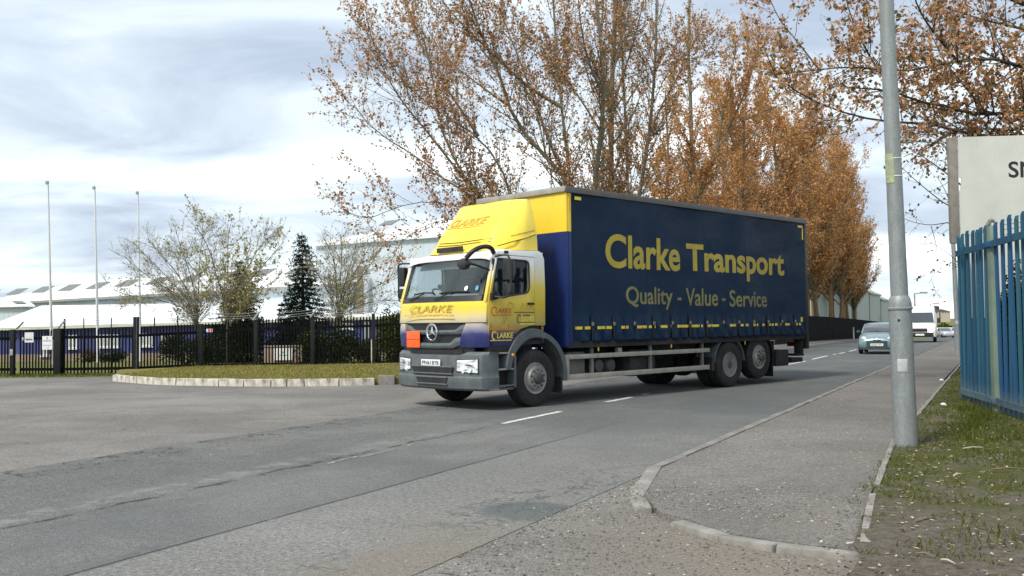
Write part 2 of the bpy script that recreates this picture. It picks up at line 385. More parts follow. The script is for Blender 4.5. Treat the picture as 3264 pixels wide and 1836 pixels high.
te = earth('verge_soil', (0.085, 0.073, 0.057, 1), (0.205, 0.178, 0.140, 1), (0.055, 0.065, 0.018, 1), (0.115, 0.115, 0.035, 1), 0.36, 0.56, 1.3, -5.0); M_soil = te.m
M_kerbw = pm('white_painted_kerb', (0.55, 0.515, 0.44, 1), 0.85, var=0.24, vs=9, dirt=(0.13, 0.11, 0.075, 1), dirt_amt=1.0, ds=5, bump=0.5, bs=40)
M_conc = pm('worn_concrete', (0.235, 0.222, 0.198, 1), 0.9, var=0.28, vs=8, dirt=(0.13, 0.115, 0.09, 1), dirt_amt=0.6, ds=3, bump=0.5, bs=70)
M_kerbd = pm('dull_kerb_concrete', (0.205, 0.192, 0.17, 1), 0.9, var=0.25, vs=5, dirt=(0.13, 0.118, 0.10, 1), dirt_amt=0.7, ds=2, bump=0.5, bs=70)
M_line = NT('road_paint')
_t = M_line; _w = _t.step(_t.noise(9, 6, 0.75), 0.36, 0.56)
_t.base(_t.mix(_w, (0.17, 0.17, 0.168, 1), (0.66, 0.655, 0.63, 1))); _t.rough(0.85); M_line = _t.m

# ---- the land: one sheet out to the horizon
xs = sorted(set([-2500, -1400, -800, -450, -280, -180, -130] + list(range(-100, 61, 4)) + [70, 85, 105, 130, 170, 230, 320, 450, 700, 1100, 1700, 2500]))
ys = sorted(set([-60, -30, -15] + list(range(-8, 161, 4)) + [175, 200, 240, 300, 380, 480, 650, 900, 1300, 1900, 3000]))
GV = [(x, y, zg(x, y) - 0.03) for x in xs for y in ys]; ny = len(ys)
GF = [(i * ny + j, (i + 1) * ny + j, (i + 1) * ny + j + 1, i * ny + j + 1) for i in range(len(xs) - 1) for j in range(ny - 1)]
props(link('ground', raw_mesh('ground', GV, GF, M_lawn, True)), kind='structure')

def slab(name, poly, z0, z1, mat, local=True, parent=None):
    m = MB(); m.plate(poly, [], lambda a, b, t: (a, b, t), z0, z1); o = m.build(name, mat, parent, smooth=False)
    if local: o.location = RO; o.rotation_euler = (0, 0, RZ)
    if not parent: o['kind'] = 'structure'
    return o
def strip(name, xa, xb, Ys, dz, mat, thick=0.05, kind='structure', nx=1):
    """a strip along the road that follows the land"""
    V, F = [], []; n = nx + 1
    for Y in Ys:
        a, b = (xa(Y), xb(Y)) if callable(xa) else (xa, xb)
        for lay in (0, -thick):
            for i in range(n):
                X = a + (b - a) * i / nx; p = rl(X, Y); V.append((X, Y, zg(p.x, p.y) + dz + lay))
    for k in range(len(Ys) - 1):
        o0, o1 = k * 2 * n, (k + 1) * 2 * n
        for i in range(nx):
            F.append((o0 + i, o0 + i + 1, o1 + i + 1, o1 + i)); F.append((o0 + n + i, o1 + n + i, o1 + n + i + 1, o0 + n + i + 1))
        F.append((o0, o1, o1 + n, o0 + n)); F.append((o0 + n - 1, o0 + 2 * n - 1, o1 + 2 * n - 1, o1 + n - 1))
    F.append(tuple([0, n - 1, 2 * n - 1, n])[::-1]); o0 = (len(Ys) - 1) * 2 * n; F.append((o0, o0 + n - 1, o0 + 2 * n - 1, o0 + n))
    me = bpy.data.meshes.new(name); me.from_pydata(V, [], F); me.materials.append(mat)
    o = link(name, me); o.location = RO; o.rotation_euler = (0, 0, RZ)
    if kind: o['kind'] = kind
    return o
# the yard entrance and the bellmouth
slab('forecourt', [(-60, -10), (14, -10), (14, 8), (3.5, 22), (3.6, 27.1), (-2, 28.6), (-12, 29.3), (-60, 29.6)], -0.08, 0.0, M_yard, local=False)
YR = [-24, -12, -6, 0, 6, 12, 20, 30, 38, 46, 54, 62, 70, 80, 90, 100, 112, 124, 140, 160]
strip('road', lambda Y: -2.78, lambda Y: 3.58, YR, 0.006, M_road)
# ---- left of the road: kerb, narrow footway
YL = [12.9, 20, 28, 36, 44, 52, 60, 70, 80, 92, 104]
strip('pavement', -4.9, -2.9, YL, 0.10, M_pave, 0.14)
# ---- right of the road
pave_poly = [(3.70, 12), (3.70, -3.62), (4.06, -5.1), (4.42, -5.72), (4.66, -5.86), (5.04, -6.17), (5.45, -6.29), (5.99, -6.31), (5.86, -5.3), (5.78, -4.0), (5.63, -1.0), (5.55, 12)]
slab('pavement', pave_poly, -0.04, 0.052, M_pave)
strip('pavement', 3.70, 5.5, [12, 20, 28, 36, 44, 52, 60, 72, 86], 0.055, M_pave, 0.1)
# soil verge, gently uneven
rg = random.Random(4)
V, F = [], []; XS = np.linspace(0, 1, 34); YS = np.concatenate([np.linspace(-9.5, 8, 60), np.linspace(9, 80, 20)])
from mathutils import noise as mnoise
for Y in YS:
    x0 = 5.64 if Y > -1 else (5.64 + (-1 - Y) * 0.055)
    if Y < -6.35: x0 = 6.02
    for f_ in XS:
        X = x0 + f_ * f_ * (16 if Y < 12 else 6); p = rl(X, Y); b = mnoise.noise(Vector((X * 1.3, Y * 1.3, 0))) * 0.035 + mnoise.noise(Vector((X * 5, Y * 5, 3))) * 0.012
        V.append((X, Y, zg(p.x, p.y) + 0.055 + b * min(1, f_ * 6) + 0.05 * f_ + 0.02))
n = len(XS); F = [(j * n + i, j * n + i + 1, (j + 1) * n + i + 1, (j + 1) * n + i) for j in range(len(YS) - 1) for i in range(n - 1)]
ve = link('soil_verge', raw_mesh('soil_verge', V, F, M_soil, True)); ve.location = RO; ve.rotation_euler = (0, 0, RZ); ve['kind'] = 'structure'

# ---- kerbs, stone by stone
def stone_mesh(L, W, H, seed, bev=0.012):
    r = random.Random(seed); m = MB(); j = lambda s: r.uniform(-s, s)
    m.hexa([(-W / 2, -L / 2, -0.1), (W / 2, -L / 2, -0.1), (W / 2, L / 2, -0.1), (-W / 2, L / 2, -0.1)],
           [(-W / 2 + j(.006), -L / 2 + j(.01), H + j(.008)), (W / 2 + j(.006), -L / 2 + j(.01), H + j(.008)), (W / 2 + j(.006), L / 2 + j(.01), H + j(.008)), (-W / 2 + j(.006), L / 2 + j(.01), H + j(.008))])
    return m.mesh('kerb_stone', bev, True)
def kerb_run(root, mat, pts, W, H, gap=0.012, split=0.9, side=1, meshes=None, name='kerb_stone'):
    """stones end to end along a polyline; each leg is split into stones of about the given length"""
    k = 0
    for a, b in zip(pts[:-1], pts[1:]):
        a, b = Vector(a), Vector(b); L = (b - a).length; nn = max(1, round(L / split)); d = (b - a).normalized()
        for i in range(nn):
            l = L / nn - gap; c = a + d * (L * (i + 0.5) / nn); me = stone_mesh(l, W, H, k * 7 + nn)
            me.materials.append(mat); nrm = Vector((-d.y, d.x, 0)) * side
            c = c + nrm * W / 2; z = zg(c.x, c.y)
            o = link(name, me, None, root, (c.x, c.y, z)); o.rotation_euler = (rgk.uniform(-.014, .014), rgk.uniform(-.03, .03), math.atan2(d.y, d.x) - math.pi / 2 + rgk.uniform(-.008, .008)); k += 1
rgk = random.Random(9)
k = empty('kerb'); k['kind'] = 'structure'
wk = [(357, 1215), (400, 1219), (434, 1222), (487, 1226), (560, 1228.5), (696, 1231), (776, 1232), (863, 1232), (913, 1232), (970, 1231.5), (1080, 1231), (1196, 1228)]
wkp = [gp(x, y) for x, y in wk]
kerb_run(k, M_kerbw, wkp, 0.14, 0.185, gap=0.03, split=9, side=1)
kerb_run(k, M_conc, [gp(1204, 1227), gp(1258, 1226)], 0.14, 0.235, split=9, side=1)
kerb_run(k, M_conc, [(-2.9, 23.72, 0), (-1.5, 23.9, 0), (0, 24.4, 0), (1.5, 25.3, 0), (2.7, 26.2, 0), rl(-2.77, 12.9)], 0.13, 0.12, side=1)
kerb_run(k, M_conc, [rl(-2.77, 12.9), rl(-2.77, 62)], 0.13, 0.115, split=1.0, side=1)
k = empty('kerb'); k['kind'] = 'structure'
kerb_run(k, M_kerbd, [rl(3.57, 26), rl(3.57, -3.62)], 0.11, 0.057, split=0.92, side=1)
kerb_run(k, M_conc, [rl(3.57, -3.64), rl(3.90, -5.08)], 0.135, 0.06, split=2, side=1)
kerb_run(k, M_conc, [rl(3.92, -5.12), rl(4.16, -5.62)], 0.14, 0.045, split=2, side=1)
kerb_run(k, M_conc, [rl(4.58, -5.98), rl(5.04, -6.30), rl(5.45, -6.42), rl(6.02, -6.43)], 0.115, 0.05, split=0.95, side=1)
kerb_run(k, M_conc, [rl(6.04, -6.40), rl(6.30, -6.46)], 0.15, 0.06, split=2, side=1)
k = empty('edging'); k['kind'] = 'structure'
kerb_run(k, M_conc, [rl(5.545, 24), rl(5.625, -1.0), rl(5.79, -4.0)], 0.055, 0.10, split=0.92, side=1, name='edging_stone')
kerb_run(k, M_conc, [rl(5.80, -4.35), rl(5.87, -5.3)], 0.055, 0.085, split=0.9, side=1, name='edging_stone')
kerb_run(k, M_conc, [rl(5.875, -5.33), rl(5.97, -6.2)], 0.075, 0.08, split=0.5, side=1, name='edging_stone')

# ---- left grass verge behind the white kerb
FL = [(gp(x, y, 0.05)) for x, y in [(-70, 1193), (190, 1192), (432, 1188), (640, 1178), (800, 1175), (1000, 1173), (1290, 1167)]]   # fence line
vp = [(p.x + 0.02, p.y + 0.12) for p in wkp] + [(-2.9, 23.86), (-1.5, 24.03), (0, 24.53), (1.45, 25.43), (2.6, 26.33), (3.4, 27.3), (3.5, 34.6)] + [(p.x, p.y + 0.8) for p in FL[:1:-1]] + [(FL[2].x - 0.4, FL[2].y - 0.3)]
slab('grass_verge', vp, -0.03, 0.17, M_green, local=False)
slab('grass_verge', [(-60, 29.05), (-14.6, 28.95), (-12.2, 29.25), (-11.4, 30.2), (-11.5, 33), (-60, 31)], -0.03, 0.012, M_lawn, local=False)

# ---- painted markings, each on the road, 4 mm above it
M_worn = NT('worn_road_paint'); _w = M_worn.step(M_worn.noise(7, 6, 0.75), 0.50, 0.62); M_worn.base(M_worn.mix(_w, (0.165, 0.163, 0.155, 1), (0.50, 0.49, 0.46, 1))); M_worn.rough(0.9); M_worn = M_worn.m
def mark(Xc, Y0, Y1, wd=0.11, kx=0.0):
    V, F = [], []; n = 6
    for i in range(n + 1):
        Y = Y0 + (Y1 - Y0) * i / n
        for s in (-1, 1):
            X = Xc + kx * (Y - Y0) + s * wd / 2 + rgk.uniform(-.008, .008); p = rl(X, Y); V.append((X, Y, zg(p.x, p.y) + 0.0105))
    F = [(2 * i, 2 * i + 1, 2 * i + 3, 2 * i + 2) for i in range(n)]
    o = link('road_marking', raw_mesh('road_marking', V, F, M_worn if Y0 < -1.2 else M_line)); o.location = RO; o.rotation_euler = (0, 0, RZ); o['kind'] = 'structure'
def loc(p):        # world -> road coordinates
    dx, dy = p.x - RO.x, p.y - RO.y
    return dx * RDY - dy * RDX, dx * RDX + dy * RDY
for a, b, wd in [((1042, 1481), (1135, 1458), .05), ((1150, 1459), (1263, 1434), .07), ((1297, 1422), (1312, 1420), .06), ((1600, 1352), (1787, 1313), .12), ((1932, 1283), (2015, 1267), .12), ((2049, 1259), (2068, 1256.5), .1),
                 ((2503, 1164), (2567, 1152), .13), ((2589, 1146), (2637, 1134.8), .13), ((2655, 1131), (2666, 1129), .12), ((2675, 1127.7), (2692.5, 1123.7), .13), ((2706, 1121), (2731, 1114.5), .13), ((560, 1593), (585, 1591), .05)]:
    (xa, ya), (xb, yb) = loc(gp(*a)), loc(gp(*b)); mark(xa, ya, yb, wd, (xb - xa) / (yb - ya))
# ================================================================== THE LORRY
# local frame: X forward, Y to the lorry's left, Z up; written below as (u, v, w) = (metres behind the front, left, up)
def curve(p, it=3):
    p = [Vector(q) for q in p]
    for _ in range(it):
        q = [p[0]]
        for a, b in zip(p[:-1], p[1:]): q += [a.lerp(b, .25), a.lerp(b, .75)]
        q.append(p[-1]); p = q
    return p
LO = empty('lorry', (-1.403, 16.982, 0), 3.9085, 'yellow, white and navy curtain-sided lorry turning across the road, orange plate on its grille', 'lorry')
L = lambda: MB(flip=True)
P3 = lambda u, v, w: (-u, v, w)
def fu(v): return -0.07 + 0.17 * min(1.1, abs(v) / 1.24) ** 3.2
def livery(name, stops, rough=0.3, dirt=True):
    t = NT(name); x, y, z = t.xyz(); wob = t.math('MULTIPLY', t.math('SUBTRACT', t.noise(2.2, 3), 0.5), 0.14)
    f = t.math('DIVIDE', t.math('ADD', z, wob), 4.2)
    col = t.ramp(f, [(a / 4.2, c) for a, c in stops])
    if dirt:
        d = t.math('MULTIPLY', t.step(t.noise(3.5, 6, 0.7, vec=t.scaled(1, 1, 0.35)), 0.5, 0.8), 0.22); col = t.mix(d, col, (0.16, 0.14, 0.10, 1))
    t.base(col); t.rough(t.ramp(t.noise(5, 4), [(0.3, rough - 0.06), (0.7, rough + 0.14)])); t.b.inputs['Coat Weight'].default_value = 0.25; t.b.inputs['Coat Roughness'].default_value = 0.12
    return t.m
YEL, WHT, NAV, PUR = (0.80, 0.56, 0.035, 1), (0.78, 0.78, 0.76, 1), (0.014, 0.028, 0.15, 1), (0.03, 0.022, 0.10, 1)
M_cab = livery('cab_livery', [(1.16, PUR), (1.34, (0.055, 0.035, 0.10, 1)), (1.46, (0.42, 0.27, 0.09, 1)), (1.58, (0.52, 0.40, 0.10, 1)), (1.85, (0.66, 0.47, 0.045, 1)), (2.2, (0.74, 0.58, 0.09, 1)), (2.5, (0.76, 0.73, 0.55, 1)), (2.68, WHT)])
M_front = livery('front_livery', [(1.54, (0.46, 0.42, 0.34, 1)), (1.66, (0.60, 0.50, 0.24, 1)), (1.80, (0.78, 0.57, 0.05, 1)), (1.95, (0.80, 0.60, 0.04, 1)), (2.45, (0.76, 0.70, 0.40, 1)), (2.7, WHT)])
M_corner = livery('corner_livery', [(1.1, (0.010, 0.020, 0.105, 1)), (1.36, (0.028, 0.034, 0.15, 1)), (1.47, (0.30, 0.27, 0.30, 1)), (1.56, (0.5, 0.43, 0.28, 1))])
M_yel = livery('yellow_gel_coat', [(2.9, (0.80, 0.60, 0.045, 1)), (4.2, (0.82, 0.66, 0.085, 1))], 0.28)
M_white = pm('white_cab_paint', WHT, 0.3, var=0.04, coat=0.3, dirt=(0.4, 0.37, 0.3, 1), dirt_amt=0.3)
M_gplas = pm('grey_plastic', (0.086, 0.102, 0.109, 1), 0.55, var=0.18, vs=5, dirt=(0.17, 0.16, 0.135, 1), dirt_amt=0.5, ds=4, bump=0.15, bs=180)
M_black = pm('black_plastic', (0.012, 0.012, 0.014, 1), 0.45, var=0.3, dirt=(0.07, 0.065, 0.055, 1), dirt_amt=0.4)
M_under = pm('grimy_chassis', (0.016, 0.016, 0.017, 1), 0.8, var=0.4, dirt=(0.08, 0.07, 0.055, 1), dirt_amt=0.6)
M_tyre = pm('tyre_rubber', (0.014, 0.014, 0.015, 1), 0.85, var=0.3, dirt=(0.06, 0.055, 0.045, 1), dirt_amt=0.5, ds=4, bump=0.2)
M_rim = pm('grey_wheel_steel', (0.30, 0.29, 0.27, 1), 0.5, metal=0.3, var=0.18, dirt=(0.09, 0.08, 0.065, 1), dirt_amt=0.7, ds=5)
M_rimd = pm('dirty_wheel_steel', (0.21, 0.205, 0.195, 1), 0.6, metal=0.3, var=0.2, dirt=(0.05, 0.045, 0.04, 1), dirt_amt=0.7, ds=5)
M_hub = pm('greasy_hub', (0.05, 0.05, 0.05, 1), 0.6, var=0.3)
M_chrome = pm('chrome', (0.75, 0.75, 0.75, 1), 0.12, metal=1.0, var=0.05)
M_alu = pm('weathered_aluminium', (0.36, 0.335, 0.29, 1), 0.55, metal=0.25, var=0.12, dirt=(0.14, 0.12, 0.09, 1), dirt_amt=0.5, ds=4)
M_rail = pm('roof_rail_alloy', (0.085, 0.083, 0.08, 1), 0.5, metal=0.35, var=0.15, dirt=(0.09, 0.08, 0.07, 1), dirt_amt=0.5)
M_orange = pm('orange_reflective_plate', (0.95, 0.12, 0.015, 1), 0.35, var=0.05)
M_plate = pm('white_plate', (0.74, 0.75, 0.73, 1), 0.35, var=0.04)
M_ink = pm('black_print', (0.012, 0.012, 0.014, 1), 0.5, var=0.1)
M_lens = NT('lamp_lens'); M_lens.base(M_lens.ramp(M_lens.noise(5, 2, 0.5, vec=M_lens.scaled(1, 1.2, 3)), [(0.36, (0.30, 0.32, 0.33, 1)), (0.5, (0.70, 0.73, 0.75, 1)), (0.64, (0.93, 0.94, 0.95, 1))])); M_lens.rough(0.12); M_lens.b.inputs['Metallic'].default_value = 0.15; M_lens.b.inputs['Coat Weight'].default_value = 1.0; M_lens = M_lens.m  # bright streaks put into the colour in place of lens reflections
M_amber = pm('amber_lens', (0.85, 0.32, 0.03, 1), 0.15, var=0.05, coat=0.6)
M_red = pm('red_lens', (0.35, 0.015, 0.012, 1), 0.2, var=0.05, coat=0.6)
M_tapey = pm('yellow_reflective_tape', (0.78, 0.60, 0.05, 1), 0.4, var=0.15, vs=20, dirt=(0.2, 0.17, 0.06, 1), dirt_amt=0.6, ds=8)
M_trimd = pm('dark_cab_lining', (0.045, 0.047, 0.048, 1), 0.9, var=0.15)
M_seat = pm('grey_seat_cloth', (0.05, 0.053, 0.058, 1), 0.9, var=0.2)
M_trim = pm('grey_cab_lining', (0.20, 0.205, 0.20, 1), 0.8, var=0.1)
M_lampon = NT('lit_headlamp'); M_lampon.base((0.9, 0.9, 0.85, 1)); M_lampon.b.inputs['Emission Color'].default_value = (1.0, 0.80, 0.45, 1); M_lampon.b.inputs['Emission Strength'].default_value = 30.0; M_lampon = M_lampon.m
def glass(name, tint, refl=0.06, tr=0.85):
    t = NT(name); t.t.nodes.remove(t.b)
    a = t.n('ShaderNodeBsdfTransparent'); a.inputs[0].default_value = tuple(c * tr for c in tint[:3]) + (1,)
    g = t.n('ShaderNodeBsdfGlossy'); g.inputs['Roughness'].default_value = 0.03; g.inputs[0].default_value = (0.9, 0.95, 0.95, 1)
    f = t.n('ShaderNodeLayerWeight'); f.inputs[0].default_value = 0.5
    m = t.n('ShaderNodeMixShader'); t.l(t.math('ADD', t.math('MULTIPLY', t.math('POWER', f.outputs['Facing'], 4.0), 0.6), refl, True), m.inputs[0]); t.l(a.outputs[0], m.inputs[1]); t.l(g.outputs[0], m.inputs[2]); t.l(m.outputs[0], t.out.inputs[0])
    return t.m
M_glass = glass('window_glass', (0.93, 0.99, 0.97), 0.045, 0.93)
M_glassd = glass('side_window_glass', (0.86, 0.88, 0.92), 0.03, 0.92)

# ---------- cab
cab = L()
# header, roof, rear wall, floor, rear quarters and pillars in one body shell
def roof(a, b):
    u = 0.30 + a * 1.28; v = -1.21 + 2.42 * b; r = abs(v) / 1.21
    return (u + 0.0, v, 2.775 + 0.15 * min(1, (a / 0.30)) ** 0.6 * (1 - 0.0 * a) - 0.075 * r ** 7)
cab.sheet(roof, 14, 16, (0, 0, -0.05))
for s in (1, -1):
    f3 = lambda a, b, t, s=s: (a, s * t, b)
    cab.plate([(1.33, 1.5), (1.6, 1.5), (1.61, 2.2), (1.59, 2.74), (1.53, 2.85), (1.44, 2.885), (0.9, 2.875), (0.40, 2.845), (0.355, 2.78), (1.33, 2.765)], [], f3, 1.19, 1.245)
    cab.loft([[(0.105 + k * 0.25 - q, s * (1.245 - k * 0.035 - j), 1.93 + k * 0.86) for q, j in ((0, 0.0), (-0.05, 0.0), (-0.05, 0.07), (0.0, 0.075))] for k in (0, 0.25, 0.5, 0.75, 1)])
cab.box(1.55, 1.6, -1.2, 1.2, 1.18, 2.86)
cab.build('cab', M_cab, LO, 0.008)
L().box(0.2, 1.56, -1.18, 1.18, 1.16, 1.24).build('cab_floor', M_under, LO)
ln = L(); ln.box(1.53, 1.545, -1.18, 1.18, 1.25, 2.80); ln.sheet(lambda a, b: (0.36 + 1.17 * a, -1.15 + 2.3 * b, 2.70 + 0.10 * min(1, a * 4)), 6, 2, (0, 0, 0.012)); ln.build('cab_lining', M_trimd, LO)
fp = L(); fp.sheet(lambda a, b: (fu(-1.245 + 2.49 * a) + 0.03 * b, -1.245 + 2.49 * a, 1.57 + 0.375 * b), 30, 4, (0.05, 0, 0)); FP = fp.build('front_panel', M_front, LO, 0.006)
sh = L(); sh.box(0, 0, 0, 0, 0, 0); sh = L(); sh.sheet(lambda a, b: (fu((-1.13 + 2.26 * a)) + 0.035 + 0.05 * b, -1.13 + 2.26 * a, 1.955 + 0.10 * b), 24, 2, (0.04, 0, 0)); sh.build('scuttle', M_black, LO)
def ws(a, b, inset=0.0):
    hw = 1.145 - 0.05 * b; v = (-1 + 2 * a) * hw; return (fu(v) * (1 - 0.45 * b) + 0.085 + 0.285 * b, v, 2.055 + 0.715 * b)
WS = L().sheet(ws, 20, 6, (0.012, 0, 0)).build('windscreen', M_glass, LO)
fr = L()
for lo, hi in ((0, 0.035), (0.965, 1)):
    fr.sheet(lambda a, b, lo=lo, hi=hi: (lambda q: (q[0] - 0.012, q[1], q[2]))(ws(lo + (hi - lo) * a, b)), 2, 6, (0.008, 0, 0))
fr.sheet(lambda a, b: (lambda q: (q[0] - 0.012, q[1], q[2]))(ws(0.035 + 0.93 * a, 0.955 + 0.045 * b)), 20, 1, (0.008, 0, 0))
fr.build('glass_border', M_black, WS)
for v, cc in ((0.74, (0.72, 0.82, 0.9, 1)), (0.98, (0.2, 0.5, 0.75, 1))):
    q = ws((v / 1.14 + 1) / 2, 0.18); m_ = pm('sticker', cc, 0.4, var=0.3, vs=18)
    L().lathe([(0.0, 0), (0.048, 0), (0.048, 0.003), (0, 0.003)], (q[0] - 0.004, q[1], q[2]), (-1, 0, 0.35), 16).build('windscreen_sticker', m_, WS)
for v0, v1 in ((-0.80, -0.10), (0.0, 0.82)):
    m = L(); a = ws((v0 / 1.14 + 1) / 2, 0.0); b = ws(((v0 + .55) / 1.14 + 1) / 2, 0.12)
    m.tube([(a[0] - 0.06, v0, 2.0), (a[0] - 0.05, v0 + .2, 2.05), (b[0] - 0.03, v0 + 0.42, 2.12)], 0.012, 6); m.tube([(ws((v0 / 1.14 + 1) / 2, .1)[0] - 0.025, v0 + .08, 2.11), (b[0] - 0.022, v0 + .4, 2.135), (ws((v1 / 1.14 + 1) / 2, .1)[0] - 0.025, v1, 2.125)], 0.016, 6)
    m.build('wiper', M_black, LO)
# ---------- doors
DO = [(0.165, 1.14), (0.70, 1.14), (0.79, 1.32), (0.95, 1.445), (1.2, 1.50), (1.32, 1.505), (1.32, 2.755), (0.375, 2.77), (0.16, 1.95)]
DH = [(0.40, 2.705), (1.10, 2.69), (1.165, 2.66), (1.185, 2.60), (1.19, 2.20), (1.165, 2.13), (1.10, 2.095), (0.235, 1.98)]
for s in (1, -1):
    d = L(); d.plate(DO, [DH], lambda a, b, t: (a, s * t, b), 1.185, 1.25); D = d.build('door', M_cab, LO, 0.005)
    g = L(); g.plate([(a, b) for a, b in DH], [], lambda a, b, t: (a, s * t, b), 1.212, 1.218); g.build('window_glass', M_glassd, D)
    tr = L(); tr.plate([(0.2, 1.25), (1.5, 1.25), (1.5, 2.74), (0.40, 2.75), (0.2, 1.95)], [[(a * 1.0, b) for a, b in DH]], lambda a, b, t: (a, s * t, b), 1.165, 1.18); tr.build('door_trim', M_trimd, D)
    gk = L(); n_ = len(DH)
    for i in range(n_):
        a, b = DH[i], DH[(i + 1) % n_]; gk.tube([(a[0], s * 1.245, a[1]), (b[0], s * 1.245, b[1])], 0.016, 6)
    gk.build('window_seal', M_black, D)
    L().box(1.13, 1.29, s * 1.25, s * 1.275, 1.885, 1.925).build('door_handle', M_black, D, 0.006)
    if s == 1:
        L().box(0.335, 0.40, 1.222, 1.226, 2.01, 2.09).build('paper_permit', M_plate, D)
        q = L(); q.plate([(0.20, 1.955), (0.34, 1.975), (0.36, 2.10), (0.30, 2.14), (0.20, 2.08)], [], lambda a, b, t: (a, t, b), 1.252, 1.31); q.build('mirror_mount', M_black, D, 0.01)
        L().box(0.30, 0.335, 1.20, 1.235, 2.0, 2.7).build('quarterlight_bar', M_black, D)
# dark sills below each door opening are part of the step units
# ---------- interior
L().loft([[(u + 0.02, v, w_) for u, w_ in ((0.25, 1.95), (0.34, 2.10), (0.50, 2.09), (0.62, 1.96), (0.60, 1.3), (0.25, 1.3))] for v in (-1.15, 1.15)]).build('dashboard', M_trim, LO, 0.02)
for v in (-0.62, 0.62):
    st = L(); st.box(0.95, 1.42, v - .26, v + .26, 1.55, 1.72); st.loft([[(u, y, z) for u, z in ((1.30, 1.72), (1.44, 1.72), (1.50, 2.42), (1.40, 2.42))] for y in (v - .25, v + .25)]); st.box(1.36, 1.47, v - .15, v + .15, 2.45, 2.62); st.box(1.05, 1.35, v - .15, v + .15, 1.24, 1.55); st.build('seat', M_seat, LO, 0.03)
swl = L(); cc = Vector((0.66, -0.60, 2.10)); ax = Vector((0.55, 0, 0.83)).normalized(); e1 = Vector((0, 1, 0)); e2 = ax.cross(e1)
swl.tube([cc + (e1 * math.cos(k * math.pi / 12) + e2 * math.sin(k * math.pi / 12)) * 0.22 for k in range(25)], 0.018, 6)
swl.tube([cc - e1 * .21, cc, cc + e1 * .21], 0.015, 5); swl.tube([cc, cc - ax * 0.25], 0.03, 6); swl.build('steering_wheel', M_black, LO)
L().box(0.55, 0.62, -0.62, -0.40, 2.21, 2.31).build('dash_screen', M_black, LO, 0.008)
L().sheet(lambda a, b: (0.42 + .05 * b, -1.0 + 2.0 * a, 2.58 + 0.14 * b), 8, 2, (0.02, 0, 0)).build('sun_visor', M_trim, LO)

# ---------- grille
L().sheet(lambda a, b: (fu(-0.98 + 1.96 * a) + 0.05, -0.98 + 1.96 * a, 1.05 + 0.52 * b), 20, 2, (0.04, 0, 0)).build('grille', M_black, LO)
def grille_bar(pts_top, pts_bot, out, th=0.06):
    m = L(); n = 28
    def fy(pts, v):
        v = abs(v)
        for (a, p), (b, q) in zip(pts[:-1], pts[1:]):
            if a <= v <= b: return p + (q - p) * ss(a, b, v)
        return pts[-1][1]
    hv = pts_top[-1][0]
    m.sheet(lambda a, b: (fu(-hv + 2 * hv * a) - out + 0.02 * abs(b - 0.5) * 2, -hv + 2 * hv * a, fy(pts_bot, -hv + 2 * hv * a) * (1 - b) + fy(pts_top, -hv + 2 * hv * a) * b), n, 4, (th, 0, 0))
    return m.build('grille_bar', M_gplas, LO, 0.004)
grille_bar([(0, 1.435), (0.58, 1.44), (0.76, 1.53), (0.99, 1.545)], [(0, 1.355), (0.66, 1.36), (0.86, 1.40), (0.99, 1.405)], 0.015)
grille_bar([(0, 1.20), (0.45, 1.205), (0.62, 1.30), (0.86, 1.32)], [(0, 1.105), (0.5, 1.11), (0.70, 1.16), (0.86, 1.25)], 0.02)
bd = L(); bd.lathe([(0.128, 0), (0.155, 0.0), (0.162, 0.012), (0.155, 0.024), (0.142, 0.026), (0.132, 0.016), (0.128, 0)], (fu(0) - 0.022, 0, 1.40), (-1, 0, 0), 36, False)
BD = bd.build('badge', M_chrome, LO)
stb = L()
for k in range(3):
    a = math.pi / 2 + k * 2 * math.pi / 3; c, s_ = math.cos(a), math.sin(a); pth = [(0.0, 0.026), (0.135, 0.004), (0.135, -0.004), (0.0, -0.026)]
    stb.hexa([(fu(0) - 0.026, c * p - s_ * q, 1.40 + s_ * p + c * q) for p, q in pth], [(fu(0) - (0.048 if abs(p) < .1 else 0.036), c * p - s_ * q * 0.3, 1.40 + s_ * p + c * q * 0.3) for p, q in pth])
stb.build('star', M_chrome, BD)
ob = L(); ob.box(fu(-.56) - 0.045, fu(-.56) - 0.035, -0.76, -0.365, 1.115, 1.42); OB = ob.build('hazard_plate', M_orange, LO, 0.002)
L().box(fu(-.56) - 0.047, fu(-.56) - 0.0455, -0.755, -0.37, 1.262, 1.270).build('hinge_line', M_ink, OB)
# rounded lower corners of the cab
for s in (1, -1):
    def cn(a, b, s=s):
        k = a * 1.25; v = 0.66 + 0.30 * math.sin(min(k, 1) * math.pi / 2) * (1.0) + 0.285 * min(1, a * 1.05) ; lowv = 0.10 * (1 - b)
        v = min(1.25, 0.70 + 0.55 * a ** 0.8); inner = (0.30 * (b) - 0.0) * (1 - a) * 1.0
        u = fu(min(v, 1.24)) + 0.0 + 0.10 * max(0, a - 0.8) / 0.2 - 0.035 * math.sin(math.pi * b) * (1 - 0.4 * a)
        return (u, s * (v + inner * 0.6 * (1 - a)), 1.13 + 0.425 * b)
    L().sheet(cn, 12, 8, (0.06, 0, 0)).build('corner_panel', M_corner, LO)
